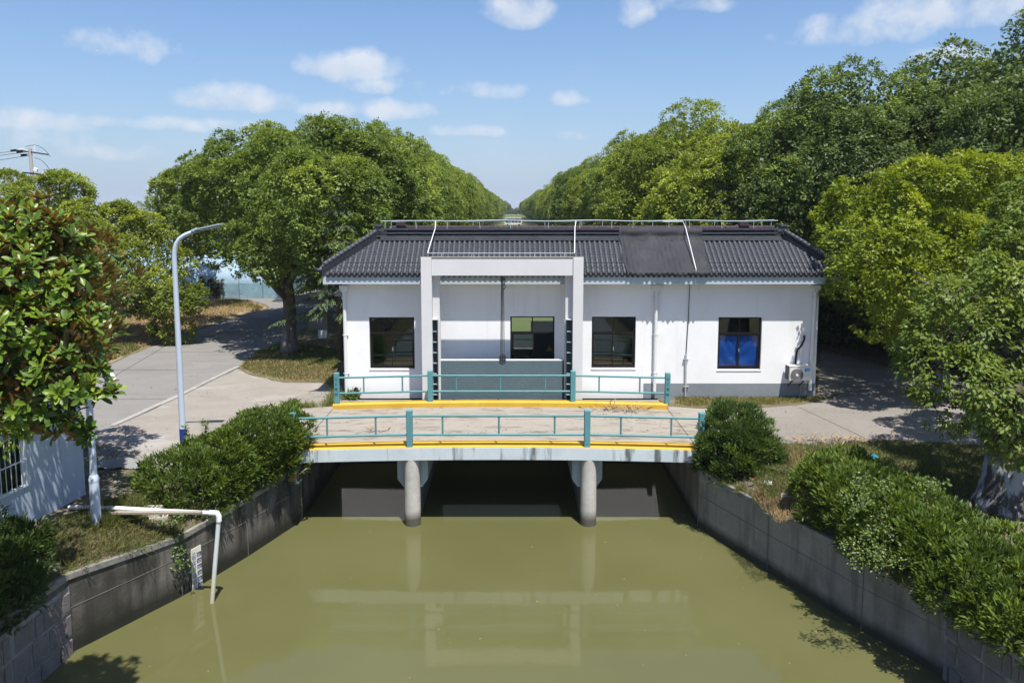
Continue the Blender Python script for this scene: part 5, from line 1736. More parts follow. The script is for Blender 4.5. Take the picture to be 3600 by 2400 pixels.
# ---- magnolia in the left foreground: whorls of big leaves, brown underneath
rng = np.random.default_rng(61)
LMG = [pl(60, 830, 10.5, 130), pl(210, 870, 10.6, 125), pl(50, 1000, 10, 150), pl(230, 1030, 10.2, 110), pl(310, 1110, 10.4, 60), pl(70, 1180, 9.8, 160), pl(230, 1210, 9.9, 120), pl(330, 1370, 9.9, 65), pl(200, 1370, 9.7, 130), pl(50, 1390, 9.6, 140),
       pl(230, 1480, 9.7, 75), pl(300, 1510, 9.8, 45), pl(110, 1480, 9.6, 70), pl(-120, 1000, 10.4, 220), pl(-120, 1300, 10.2, 220), pl(130, 740, 10.8, 60), pl(300, 930, 10.6, 55), pl(395, 1390, 9.9, 30), pl(330, 1280, 10, 55)]
SP, SD = [], []
C = np.array([l[:3] for l in LMG]); Rr = np.array([l[3] for l in LMG])
for i in range(len(C)):
    n = max(4, int(165 * Rr[i] ** 2))
    d = nrm(rdir(rng, n) + np.array([.12, -.25, .35]))
    p = C[i] + d * Rr[i] * rng.uniform(.72, 1.05, n)[:, None]
    ins = (np.linalg.norm(p[:, None] - C[None], axis=2) < Rr[None] * .66)
    ins[:, i] = False
    ok = ~ins.any(1)
    SP.append(p[ok]); SD.append(d[ok])
SP, SD = np.concatenate(SP), np.concatenate(SD)
P, D, Nn, Ls, T = [], [], [], [], []
for p, d in zip(SP, SD):
    ax = nrm(d * .75 + np.array([0, 0, .55]) + rng.normal(size=3) * .25)
    u = nrm(np.cross(ax, np.array([.3, .2, .9]))); v = np.cross(ax, u)
    k = rng.integers(7, 12)
    tone = .5 + rng.normal(0, .12)
    for j in range(k):
        a = 2.4 * j
        elv = .25 + .95 * (j / k) + rng.normal(0, .12)
        D.append(ax * math.sin(elv) + (u * math.cos(a) + v * math.sin(a)) * math.cos(elv))
        Nn.append(ax * math.cos(elv) - (u * math.cos(a) + v * math.sin(a)) * math.sin(elv))
        P.append(p + ax * .03 * (j / k) - ax * .02)
        Ls.append(rng.uniform(.14, .205) * (1 - .2 * j / k)); T.append(tone + rng.normal(0, .12) + .14 * j / k)
ni = 2600
li = rng.choice(len(C), ni, p=Rr ** 3 / (Rr ** 3).sum())
Pi = C[li] + rdir(rng, ni) * (Rr[li] * rng.uniform(.2, .85, ni))[:, None]
P = np.concatenate([np.array(P), Pi]); D = np.concatenate([np.array(D), nrm(rdir(rng, ni) + np.array([0, 0, -.2]))]); Nn = np.concatenate([np.array(Nn), rdir(rng, ni) + np.array([0, 0, .8])])
Ls = np.concatenate([np.array(Ls), rng.uniform(.15, .21, ni)]); T = np.concatenate([np.array(T), rng.uniform(.05, .45, ni)])  # inner leaves toned darker: shade inside the crown put into their colour
mg = thing('magnolia_tree', 'glossy magnolia with large leaves and brown undersides over the white cabin', 'tree', (-9.3, 10.6, -.35))
cr_ = bpy.data.objects.new('crown', None); COL.objects.link(cr_); cr_.parent = mg; cr_.matrix_parent_inverse = Matrix.Translation(-mg.location)
leaf_parts(mg, cr_, (P, D, Nn, Ls, Ls * .38, T), LM['magnolia'], far_kind='hex')
mt = make_trunk((-9.3, 10.6, -.35), 3.4, .13, [tuple(C[i]) for i in range(len(C)) if i not in (7, 11, 17, 10)], 33, n=10, twigs=False)
rr8 = random.Random(3)
for i in range(0, len(SP), 2):
    j = int(np.argmin(np.linalg.norm(C - SP[i], axis=1)))
    limb(mt, Vector(C[j]).lerp(Vector(SP[i]), .45), Vector(SP[i]), .012, .006, i, n=5, seg=3)
mt.obj('trunk', MT['twig'], mg, smooth=True)


L5 = [(-10.7, 17.6, 4.5, 1.15), (-11.3, 18.7, 4.1, 1.2), (-10.3, 16.7, 4.8, .85), (-11.0, 19.6, 4.9, 1.0), (-11.8, 17.6, 5.0, 1.2), (-9.5, 16.0, 3.7, .85), (-9.4, 14.6, 3.6, .85), (-9.3, 13.2, 3.5, .85), (-9.9, 15.2, 4.2, .9)]
m2 = thing('magnolia_tree', 'second magnolia behind the cabin, all but hidden by the front one', 'tree', (-11.6, 18.4, 0))
g = crown(L5, 63, sub_r=.5, cl_r=.24, leaf=.2, k=12, asp=.38, style='up', inner=.4, ins=.7)
link_mesh('crown', foliage_mesh('crown', leaf_geo(*g)), LM['magnolia'], m2, kind='stuff')
make_trunk((-11.6, 18.4, 0), 2.6, .12, [l[:3] for l in L5], 35, twigs=False).obj('trunk', MT['twig'], m2, smooth=True)


# ---- hedges and bushes: upright lance leaves
def bush(name, label, lobes, seed, mkey, base, leaf=.125, sub_r=.28, cl_r=.16, k=13, asp=.30, cat='hedge', base_tone=.42, p_light=.3, light=.22, count=300, min_z=-.6, stems=14, cover=2.2):
    t = thing(name, label, cat, base)
    g = crown(lobes, seed, sub_r=sub_r, cl_r=cl_r, leaf=leaf, k=k, asp=asp, style='up', p_light=p_light, light=light, base_tone=base_tone, inner=.45, inner_s=1.25, min_z=min_z, cover=cover, ins=.64)
    fo = bpy.data.objects.new('foliage_mass', None); COL.objects.link(fo); fo.parent = t; fo.matrix_parent_inverse = Matrix.Translation(-t.location)
    leaf_parts(t, fo, g, LM[mkey], 'leaf', count=count)
    m = MB()
    rr = random.Random(seed)
    for i in range(stems):
        l = lobes[rr.randrange(len(lobes))]
        b = Vector((l[0] + rr.uniform(-.3, .3) * l[3], l[1] + rr.uniform(-.3, .3) * l[3], base[2]))
        for q in range(3):
            limb(m, b, Vector((l[0], l[1], l[2])) + Vector((rr.uniform(-1, 1), rr.uniform(-1, 1), rr.uniform(-.4, .9))) * l[3] * .8, .018, .006, seed * 50 + i * 3 + q, n=5, seg=4)
    m.obj('stems', MT['twig'], t, smooth=True, kind='stuff')
    return t


rb = random.Random(6)


def chain(a, b, n, r, jz=.06, wid=.0):
    out = []
    a, b = Vector(a), Vector(b)
    d = (b - a); pn = Vector((-d.y, d.x, 0)).normalized()
    for i in range(n):
        t = i / (n - 1)
        p = a.lerp(b, t)
        for s in ((-1, 0, 1) if wid else (0,)):
            q = p + pn * wid * s
            out.append((q.x, q.y, q.z + rb.uniform(-jz, jz), r * rb.uniform(.9, 1.1)))
    return out


HL = [(rb.uniform(-8.1, -7.4) + 1.45 * f_, 17.6 + 3.1 * f_ + rb.uniform(-.3, .3), .15 + .25 * f_ + rb.uniform(-.1, .35), rb.uniform(.25, .5)) for f_ in [rb.random() for _ in range(16)]] + chain((-7.95, 17.75, .12), (-6.42, 20.75, .38), 7, .52, .05, .38) + chain((-8.0, 17.9, -.2), (-6.3, 20.6, -.05), 6, .45, .05, .30) + [(-7.75, 17.35, -.05, .42), (-7.3, 17.6, -.3, .35), (-7.0, 18.3, -.25, .35)]
bush('hedge', 'clipped green hedge on the left bank between lamp and bridge', HL, 71, 'hedge', (-7.1, 19.3, -.3), base_tone=.40, stems=26)
HR = [(5.86, 20.3, 0.45, 0.61), (6.43, 20.4, 0.45, 0.61), (5.58, 20.1, 0.35, 0.48), (5.96, 19.9, 0.00, 0.63), (6.53, 20.0, 0.00, 0.59), (5.58, 19.9, -0.15, 0.48), (6.10, 20.9, 0.45, 0.61), (6.67, 20.7, 0.30, 0.55), (6.10, 19.7, -0.35, 0.52), (5.39, 19.85, -0.40, 0.33), (6.57, 19.9, -0.30, 0.46)]
bush('round_bush', 'round dark green clipped bush at the right end of the bridge', HR, 72, 'hedge_dark', (6.1, 20.3, -.4), cat='bush', base_tone=.42, p_light=.35, light=.3, k=19)
HG = [(a_, b_, c_ - .10, r_) for (a_, b_, c_, r_) in [(7.35 + 1.75 * f_ + rb.uniform(-.5, .7), 17.0 - 6.0 * f_ + rb.uniform(-.3, .3), (.34 - .5 * f_) + rb.uniform(-.2, .34), rb.uniform(.25, .5)) for f_ in [rb.random() for _ in range(26)]] + chain((7.55, 17.1, .42), (9.4, 11.0, -.12), 10, .52, .07, .42) + chain((7.2, 16.9, .1), (8.8, 11.0, -.25), 9, .46, .06, .20) + chain((7.25, 16.2, -.35), (8.6, 11.6, -.45), 7, .34, .06) + [(7.6, 17.5, .35, .5), (7.3, 17.4, .0, .5), (7.85, 17.4, .66, .38)]]
bush('hedge', 'long green hedge leaning over the right canal wall', HG, 73, 'hedge', (8.4, 14, -.3), base_tone=.42, p_light=.35, light=.25, stems=30)
SL_ = [pl(0, 1960, 13.2, 95), pl(-60, 2050, 12.8, 130), pl(50, 2010, 13, 80), pl(10, 2090, 12.6, 90), pl(80, 1900, 13.4, 40), pl(-110, 1930, 13, 120)]
bush('shrub', 'dark leafy shrub in front of the white cabin at the lower left', SL_, 74, 'hedge_dark', (-10.6, 13, -.4), cat='shrub', base_tone=.36, min_z=-.7)


def sprig(label, base, h, seed, n=3):
    rr = np.random.default_rng(seed)
    t = thing('shoot', label, 'plant', tuple(base), 'shoots standing above the left hedge')
    m = MB()
    P, D, Nn, Ls, T = [], [], [], [], []
    for s in range(n):
        e = Vector(base) + Vector((rr.uniform(-.18, .18), rr.uniform(-.1, .1), h * rr.uniform(.7, 1)))
        pts = limb(m, base, e, .010, .004, seed + s, n=5)
        for q in range(26):
            f = rr.uniform(.35, 1)
            p = Vector(base).lerp(e, f)
            a = rr.uniform(0, 6.28)
            P.append(tuple(p)); D.append((math.cos(a), math.sin(a), .5)); Nn.append((0, 0, 1)); Ls.append(rr.uniform(.08, .13)); T.append(rr.uniform(.4, .9))
    m.obj('stem', MT['twig'], t)
    Ls = np.array(Ls)
    link_mesh('leaves', foliage_mesh('leaves', leaf_geo(np.array(P), np.array(D), np.array(Nn), Ls, Ls * .3, np.array(T), 'hex')), LM['hedge'], t, kind='stuff')


sprig('tall leafy shoot above the left hedge, right of the lamp post', dp(724, 1560, 19.8), .78, 1)
sprig('short thin shoot right beside the foot of the lamp post', dp(668, 1560, 19.2), .5, 2, 2)
sprig('small upright shoot at the far end of the left hedge', dp(922, 1470, 21.4), .45, 3, 2)


# ---- deodar cedars with drooping sprays
def cedar(label, base, h, r, seed, z0=1.2, gap=1.0, low=None):
    rr = random.Random(seed)
    t = thing('cedar_tree', label, 'tree', base)
    m = MB()
    b = Vector(base)
    m.tube([b - Vector((0, 0, .1)), b + Vector((0, 0, h * .5)), b + Vector((.05, 0, h))], [.16, .10, .02], 10)
    P, D, Nn, Ls, T = [], [], [], [], []
    z = z0
    first = True
    while z < h - .2:
        f = (z - z0) / (h - z0)
        n = 6 if f < .7 else 5
        a0 = rr.uniform(0, 6.28)
        for i in range(n):
            a = a0 + 2 * math.pi * i / n + rr.uniform(-.3, .3)
            ln = r * (1 - f) ** .8 * rr.uniform(.8, 1.15) + .25
            if first and low and i == 0:
                a, ln = low
            pts = []
            for s in range(7):
                q = s / 6
                pts.append(b + Vector((math.cos(a) * ln * q, math.sin(a) * ln * q, z + ln * (.22 * q - .38 * q * q))))
            m.tube(pts, [.035 * (1 - q / 7) + .006 for q in range(7)], 5)
            tn = rr.uniform(.3, .6)
            for s in range(int(20 * ln)):
                q = rr.uniform(.15, 1)
                k = min(5, int(q * 6))
                p = pts[k].lerp(pts[k + 1], q * 6 - k)
                sd = rr.choice((-1, 1))
                side = Vector((-math.sin(a) * sd, math.cos(a) * sd, 0))
                out = Vector((math.cos(a), math.sin(a), -.1))
                tw = (side * rr.uniform(.3, 1) + out * rr.uniform(.3, .9)).normalized()
                tl_ = rr.uniform(.2, .5) * (1.15 - .5 * q) * min(1, ln)
                for w_ in range(7):
                    g_ = w_ / 6
                    pp = p + tw * tl_ * g_ + Vector((0, 0, -.55 * tl_ * g_ * g_))
                    for e_ in range(2):
                        dd = (tw * .7 + Vector((rr.uniform(-.5, .5), rr.uniform(-.5, .5), rr.uniform(-1.1, .2)))).normalized()
                        P.append(tuple(pp)); D.append(tuple(dd)); Nn.append((rr.uniform(-.5, .5), rr.uniform(-.5, .5), 1)); Ls.append(rr.uniform(.09, .17)); T.append(tn + rr.uniform(-.15, .2) + .25 * g_)
        first = False
        z += rr.uniform(.36, .52) * gap
    m.obj('trunk', MT['bark'], t, smooth=True)
    Ls = np.array(Ls)
    link_mesh('foliage', foliage_mesh('foliage', leaf_geo(np.array(P), np.array(D), np.array(Nn), Ls, np.full(len(Ls), .026), np.array(T), curl=.3)), LM['cedar'], t, kind='stuff')
    return t


cedar('drooping dark cedar at the left house corner, beneath the big camphor', (-7.5, 33.2, 0), 7.4, 1.9, 5, 2.1, 1.5, (3.35, 2.9))
cedar('pale pointed cedar top rising behind the right half of the roof', (10.6, 38.5, 0), 8.0, 2.6, 6)


# ---- grass, weeds, dry leaves: too many to count
def in_poly(pts, q):
    x, y = q
    c = False
    n = len(pts)
    for i in range(n):
        (x1, y1), (x2, y2) = pts[i], pts[(i + 1) % n]
        if (y1 > y) != (y2 > y) and x < (x2 - x1) * (y - y1) / (y2 - y1) + x1:
            c = not c
    return c


def blades(name, pxs, n, h, mkey, seed, z=.01, wd=.012, zf=None, clump=.0, tone=.5):
    rg = np.random.default_rng(seed)
    W_ = [gp(px, py, 0) for px, py in pxs]
    pts = [(p.x, p.y) for p in W_]
    lo = np.min(pts, 0); hi = np.max(pts, 0)
    out = []
    cs = rg.uniform(lo, hi, (max(4, int(n / 60)), 2))
    while len(out) < n:
        if clump and rg.random() < .8:
            q = cs[rg.integers(len(cs))] + rg.normal(0, clump, 2)
        else:
            q = rg.uniform(lo, hi)
        if in_poly(pts, q):
            out.append(q)
    Q = np.array(out)
    zz = np.full(len(Q), z) if zf is None else np.array([zf(a, b) for a, b in Q])
    P = np.column_stack([Q, zz])
    D = nrm(rg.normal(size=(n, 3)) * np.array([.55, .55, .1]) + np.array([0, 0, .8]))
    Ls = h * rg.uniform(.4, 1.3, n)
    me = foliage_mesh(name, leaf_geo(P, D, rdir(rg, n), Ls, np.full(n, wd), tone + rg.normal(0, .2, n), curl=.35))
    return mkfol(name, me, mkey)


def mkfol(name, me, mkey):
    o = link_mesh(name, me, LM[mkey])
    o['kind'] = 'stuff'
    return o


blades('dry_grass', [(-100, 1420), (210, 1350), (380, 1275), (500, 1222), (640, 1170), (760, 1128), (850, 1100), (920, 1088), (930, 1078), (880, 1060), (790, 1052), (680, 1060), (500, 1100), (200, 1180)], 34000, .20, 'drygrass', 81, wd=.022, clump=.5)
blades('dry_grass', [(180, 1355), (380, 1272), (500, 1228), (420, 1205), (250, 1250), (150, 1300)], 9000, .22, 'grass', 82, wd=.022, clump=.35, tone=.6)
blades('grass', [(820, 1060), (910, 1078), (925, 1086), (800, 1078), (760, 1062)], 4000, .16, 'grass', 83, wd=.03, tone=.6)
blades('grass', [(845, 1293), (900, 1240), (1010, 1200), (1190, 1230), (1196, 1345), (1120, 1338), (1000, 1338), (890, 1312)], 16000, .13, 'grass', 84, wd=.016, clump=.35, tone=.5)
blades('grass', [(845, 1293), (900, 1262), (1010, 1275), (1190, 1290), (1196, 1349), (1120, 1342), (1000, 1342), (890, 1314)], 7000, .12, 'drygrass', 85, wd=.014, clump=.3, tone=.5)
blades('grass', [(2374, 1392), (2862, 1397), (2906, 1404), (2860, 1412), (2800, 1418), (2640, 1428), (2430, 1430), (2376, 1424)], 9000, .12, 'grass', 86, wd=.012, clump=.16, tone=.65)
blades('dry_grass', [(2374, 1392), (2862, 1397), (2906, 1404), (2860, 1412), (2800, 1418), (2640, 1428), (2430, 1430), (2376, 1424)], 6000, .10, 'drygrass', 186, wd=.010, clump=.2, tone=.5)
blades('grass', [(2740, 1562), (2900, 1565), (3100, 1552), (3400, 1566), (3600, 1585), (3600, 1790), (3300, 1740), (3000, 1640), (2840, 1640), (2720, 1760), (2640, 1700)], 30000, .12, 'grass', 87, wd=.010, clump=.3, tone=.38)
blades('grass', [(2690, 1600), (2760, 1560), (2860, 1590), (2830, 1760), (2740, 1790), (2640, 1700)], 6000, .16, 'drygrass', 88, wd=.009, clump=.2, tone=.45, zf=lambda x, y: max(-.35, min(0, -(7.4 - x) * .3)))
blades('grass', [(300, 1560), (480, 1580), (560, 1700), (560, 1800), (380, 1800), (310, 1700)], 3500, .14, 'grass', 89, wd=.010, clump=.2, tone=.4, z=-.05)
blades('weeds', [(1135, 1432), (1165, 1380), (1150, 1345), (1180, 1350), (1196, 1400), (1165, 1440), (1090, 1440), (1050, 1432)], 1600, .28, 'grass', 90, wd=.012, clump=.10, tone=.75)
blades('weeds', [(990, 1430), (1045, 1416), (1060, 1440), (1010, 1450)], 700, .22, 'vine', 91, wd=.05, clump=.12, tone=.7)
blades('weeds', [(1215, 1395), (1250, 1385), (1262, 1404), (1215, 1406)], 300, .35, 'vine', 92, wd=.05, clump=.1, tone=.7)


def bankz(x, y):
    # height of the left bank slope
    for i in range(len(WL) - 1):
        (x0, y0), (x1, y1) = WL[i], WL[i + 1]
        if y1 <= y <= y0:
            f = (y0 - y) / (y0 - y1)
            xw = x0 + (x1 - x0) * f
            zw = WLZ[i] + (WLZ[i + 1] - WLZ[i]) * f
            return min(0, zw + (xw - x) / 1.7 * -zw)
    return 0


def strip_grass(name, pts2, n, h, mkey, seed, wd=.011, tone=.45, over=.0):
    rg = np.random.default_rng(seed)
    lo, hi = np.min(pts2, 0), np.max(pts2, 0)
    out = []
    while len(out) < n:
        q = rg.uniform(lo, hi)
        if in_poly(pts2, q):
            out.append(q)
    Q = np.array(out)
    P = np.column_stack([Q, [bankz(a, b) + .01 for a, b in Q]])
    D = nrm(rg.normal(size=(n, 3)) * np.array([.6, .6, .15]) + np.array([over, 0, .75]))
    me = foliage_mesh(name, leaf_geo(P, D, rdir(rg, n), h * rg.uniform(.4, 1.4, n), np.full(n, wd), tone + rg.normal(0, .2, n), curl=.45))
    return mkfol(name, me, mkey)


strip_grass('grass', [(-8.65, 14.4), (-7.5, 16.4), (-7.4, 17.4), (-8.8, 17.4), (-9.5, 16.2), (-10, 14.4)], 8000, .14, 'grass', 93, over=.2, tone=.42)
strip_grass('grass', [(-8.65, 14.4), (-7.45, 16.45), (-7.6, 17.0), (-9.3, 15.4), (-9.6, 14.4)], 900, .18, 'drygrass', 94, over=.5, tone=.15)
strip_grass('grass', [(-8.9, 15.6), (-8.2, 16.4), (-8.4, 17.0), (-9.2, 16.4)], 2200, .30, 'grass', 95, over=.1, tone=.6)
strip_grass('grass', [(-9.4, 11.0), (-8.9, 11.0), (-8.8, 13.4), (-9.4, 13.4)], 1800, .3, 'hedge_dark', 96, tone=.5)


def flakes(name, pxs, n, seed, size=.05, zf=None, mkey='deadleaf', clump=.0, dark=.4):
    rg = np.random.default_rng(seed)
    W_ = [gp(px, py, 0) for px, py in pxs]
    pts = [(p.x, p.y) for p in W_]
    lo = np.min(pts, 0); hi = np.max(pts, 0)
    cs = rg.uniform(lo, hi, (max(3, n // 40), 2))
    out = []
    while len(out) < n:
        q = cs[rg.integers(len(cs))] + rg.normal(0, clump, 2) if clump and rg.random() < .7 else rg.uniform(lo, hi)
        if in_poly(pts, q):
            out.append(q)
    Q = np.array(out)
    P = np.column_stack([Q, [(zf(a, b) if zf else .02) + .008 for a, b in Q]])
    a = rg.uniform(0, 6.28, n)
    D = np.column_stack([np.cos(a), np.sin(a), rg.uniform(-.05, .3, n)])
    Nn = nrm(np.column_stack([rg.normal(0, .3, n), rg.normal(0, .3, n), np.ones(n)]))
    Ls = size * rg.uniform(.5, 1.5, n)
    return mkfol(name, foliage_mesh(name, leaf_geo(P, D, Nn, Ls, Ls * .45, dark + rg.normal(0, .22, n), curl=.1)), mkey)


dz_ = lambda x, y: arch(x) if DX0 < x < DX1 and 20.4 < y < 24.6 else .02
flakes('fallen_leaves', [(1100, 1548), (1170, 1450), (2380, 1440), (2460, 1550)], 330, 101, .05, dz_, clump=.35)
flakes('fallen_leaves', [(400, 1520), (830, 1300), (1150, 1352), (1130, 1440), (900, 1470), (560, 1560)], 220, 102, .05, lambda x, y: .014, clump=.5)
flakes('fallen_leaves', [(2420, 1440), (2890, 1412), (3300, 1440), (3400, 1550), (2740, 1548)], 320, 103, .05, lambda x, y: .012, clump=.5)
flakes('fallen_leaves', [(2880, 1170), (3000, 1195), (3200, 1260), (3330, 1310), (3250, 1330), (3000, 1260), (2885, 1235)], 5000, 104, .10, lambda x, y: .012)
flakes('fallen_leaves', [(250, 1500), (480, 1480), (560, 1600), (300, 1660)], 260, 105, .06, lambda x, y: .014, clump=.4, dark=.2)
flakes('fallen_leaves', [(260, 1350), (640, 1185), (830, 1120), (830, 1290), (500, 1450), (300, 1500)], 150, 106, .06, lambda x, y: .012)
flakes('fallen_leaves', [(850, 1290), (920, 1235), (1190, 1180), (1196, 1330), (1000, 1330)], 2600, 107, .09, lambda x, y: .018)
flakes('fallen_leaves', [(380, 1270), (640, 1170), (700, 1130), (620, 1130), (400, 1230)], 2600, 108, .10, lambda x, y: .012, dark=.3)
flakes('fallen_leaves', [(2900, 1600), (3100, 1556), (3400, 1570), (3580, 1600), (3580, 1770), (3300, 1720)], 900, 109, .07, lambda x, y: .02)


# tufts that have rooted along the copings and hang over the walls
def coping_tufts(line, zs, side, seed, y0, y1, n=46, only=None):
    rg = np.random.default_rng(seed)
    P, D, Nn, Ls, T = [], [], [], [], []
    for k in range(n):
        yv = rg.uniform(y0, y1)
        for i in range(len(line) - 1):
            (xa, ya), (xb, yb) = line[i], line[i + 1]
            if yb <= yv <= ya:
                f = (ya - yv) / (ya - yb)
                p = np.array([xa + (xb - xa) * f + side * rg.uniform(-.03, .32), yv, zs[i] + (zs[i + 1] - zs[i]) * f + .015])
                hh = rg.uniform(.08, .26)
                for q in range(int(rg.integers(14, 46))):
                    P.append(p + rg.normal(0, .05, 3) * np.array([1, 1, 0])); D.append(rg.normal(size=3) * np.array([.5, .5, .2]) + np.array([-side * .55, 0, .45])); Nn.append(rg.normal(size=3)); Ls.append(hh * rg.uniform(.5, 1.4)); T.append(.45 + rg.normal(0, .2))
    Ls = np.array(Ls)
    mkfol('weeds', foliage_mesh('weeds', leaf_geo(np.array(P), np.array(D), np.array(Nn), Ls, np.full(len(Ls), .012), np.array(T), curl=.6)), 'grass')


coping_tufts(WL, WLZ, -1, 301, 13.0, 20.0, 60)
coping_tufts(WR, WRZ, 1, 302, 12.5, 19.8, 60)


# dry palm fronds lying about
def fronds(label, c, n, rad, seed, zf, sq=.4, up=0):
    rg = random.Random(seed)
    m = MB()
    for i in range(n):
        a = rg.uniform(0, 6.28)
        p = Vector((c[0] + rg.gauss(0, rad), c[1] + rg.gauss(0, rad * sq), 0))
        ln = rg.uniform(.15, .45)
        h = zf(p.x, p.y) + rg.uniform(.01, .10)
        tilt = rg.uniform(-.05, .25) + (rg.uniform(.4, 1.4) if rg.random() < up else 0)
        d = Vector((math.cos(a), math.sin(a), tilt)).normalized()
        s = Vector((-math.sin(a), math.cos(a), rg.uniform(-.4, .4))).normalized() * rg.uniform(.010, .022)
        q = [p + Vector((0, 0, h)) + d * ln * t + Vector((0, 0, .05 * math.sin(math.pi * t))) for t in (0, .5, 1)]
        m.add([q[0] - s * .5, q[0] + s * .5, q[1] + s, q[1] - s, q[2]], [(0, 1, 2, 3), (3, 2, 4)])
    o = m.obj('dry_fronds', MT['straw'])
    tagd(o, label, 'dry leaves')
    return o


p = gp(2180, 1432, .2)
fronds('small heap of dry palm leaves against the far yellow kerb', (p.x, p.y - .15), 90, .42, 1, dz_, .3, .12)
p = gp(2960, 1552, 0)
fronds('long heap of dry palm leaves along the right driveway edge', (p.x, p.y), 150, .85, 2, lambda x, y: .0, .18, .06)
p = gp(1330, 1510, .2)
fronds('few dry palm strips lying on the bridge deck at the left', (p.x, p.y), 14, .25, 3, dz_, .2)

# creeper on the left wall corner
rg = np.random.default_rng(5)
P, D, Nn, Ls, T = [], [], [], [], []
vm = MB()
cw = Vector((-7.42, 16.38, 0))
for k in range(9):
    x0 = dp(540 + 10 * k, 1880 - 4 * k, 16.45)
    pts = [Vector((x0.x + .02 * k, x0.y - .04, x0.z + .25))]
    for s in range(9):
        pts.append(pts[-1] + Vector((rg.uniform(-.05, .09), rg.uniform(-.05, .02), -rg.uniform(.08, .16))))
        if pts[-1].z < -1.85:
            break
    vm.tube(pts, .005, 4)
    for q in pts:
        for e in range(7):
            P.append(tuple(q + Vector(rg.normal(0, .05, 3)))); D.append(tuple(rdir(rg, 1)[0] + np.array([.2, -.4, -.3]))); Nn.append((.5, -.7, .5)); Ls.append(rg.uniform(.03, .07)); T.append(rg.uniform(.1, .7))
vt_ = thing('creeper', 'green creeper hanging over the left wall above the water gauge', 'creeper', (cw.x, cw.y, -.8))
vm.obj('stem', MT['twig'], vt_, kind='stuff')
Ls = np.array(Ls)
link_mesh('leaves', foliage_mesh('leaves', leaf_geo(np.array(P), np.array(D), np.array(Nn), Ls, Ls * .7, np.array(T), 'hex')), LM['vine'], vt_, kind='stuff')
# creeper over the right hedge and wall
P, D, Nn, Ls, T = [], [], [], [], []
vm = MB()
for k in range(46):
    f = rg.random()
    a = dp(2960 + 430 * rg.random(), 1660 + 300 * f, 15.3 - 1.7 * f)
    q = Vector(a)
    pts = [q]
    for s in range(5):
        q = q + Vector((rg.uniform(-.10, .08), rg.uniform(-.06, .04), -rg.uniform(-.02, .10)))
        pts.append(q)
        for e in range(6):
            P.append(tuple(q + Vector(rg.normal(0, .06, 3)))); D.append(tuple(rdir(rg, 1)[0] + np.array([-.3, -.5, -.2]))); Nn.append((-.4, -.5, .8)); Ls.append(rg.uniform(.03, .065)); T.append(rg.uniform(.2, .9))
    vm.tube(pts, .005, 4)
vt_ = thing('creeper', 'pale green creeper trailing down over the long right hedge', 'creeper', (7.4, 14.2, -.6))
vm.obj('stem', MT['twig'], vt_, kind='stuff')
Ls = np.array(Ls)
link_mesh('leaves', foliage_mesh('leaves', leaf_geo(np.array(P), np.array(D), np.array(Nn), Ls, Ls * .6, np.array(T), 'hex')), LM['vine'], vt_, kind='stuff')

# dark undergrowth beneath the trees beyond the driveway
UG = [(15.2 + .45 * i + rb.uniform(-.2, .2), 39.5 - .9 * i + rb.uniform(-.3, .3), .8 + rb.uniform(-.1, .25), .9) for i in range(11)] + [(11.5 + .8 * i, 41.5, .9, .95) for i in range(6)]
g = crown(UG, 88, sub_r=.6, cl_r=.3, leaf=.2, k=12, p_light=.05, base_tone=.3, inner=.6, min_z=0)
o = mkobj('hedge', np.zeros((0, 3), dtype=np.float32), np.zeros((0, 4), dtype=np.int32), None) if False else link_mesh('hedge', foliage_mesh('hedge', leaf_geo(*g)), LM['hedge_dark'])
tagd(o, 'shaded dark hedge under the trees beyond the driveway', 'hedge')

# far wood that closes the view over the fields
FW = []
for i in range(150):
    x = -900 + 12 * i + rb.uniform(-4, 4)
    if abs(x) < 34:
        continue
    FW.append((x, 560 + rb.uniform(-30, 30) + .1 * abs(x), 3.2 + rb.uniform(-1, 1.5), 6.5 * rb.uniform(.8, 1.3)))
g = crown(FW, 89, sub_r=3.2, cl_r=2.4, leaf=1.8, k=5, p_light=.2, base_tone=.35, inner=.3, min_z=0)
o = link_mesh('distant_woods', foliage_mesh('distant_woods', leaf_geo(*g)), LM['camphor_dark'])
o['kind'] = 'stuff'
# ------------------------------------------------------------------ things about the site
# street lamp
lb = gp(644, 1556, 0)
lamp = thing('street_lamp', 'slim pale blue street lamp with a curved arm and dark blue base band', 'street lamp', tuple(lb))
yl = lb.y
top = dp(611, 900, yl)
P0 = [Vector((lb.x, yl, 0)), Vector((lb.x, yl, 1)), Vector((lb.x, yl, 3)), Vector((lb.x, yl, top.z))]
cur = [dp(px, py, yl) for px, py in ((613, 880), (618, 858), (629, 840), (645, 828), (662, 820), (678, 814))]
cur = [Vector((c.x + (lb.x - top.x), c.y, c.z)) for c in cur]
pp_ = P0 + cur
MB().tube(pp_, [.085, .083, .075, .066, .064, .062, .060, .056, .052, .048], 16).obj('pole', MT['lamp'], lamp, smooth='auto')
MB().tube([(lb.x, yl, .0), (lb.x, yl, .42)], .0885, 18).obj('base_band', MT['blue_band'], lamp, smooth='auto')
e = cur[-1]
hd = MB()
hd.tube([e + Vector((-.05, 0, -.01)), e + Vector((.12, 0, .04))], [.06, .075], 12)
hd.obox(e + Vector((.42, 0, .12)), (.34, 0, .075), (0, .13, 0), (-.006, 0, .028))
hd.obj('lamp_head', MT['lamp_head'], lamp, bevel=.02)
MB().obox(e + Vector((.47, 0, .085)), (.24, 0, .053), (0, .10, 0), (-.002, 0, .008)).obj('lens', MT['steel'], lamp)

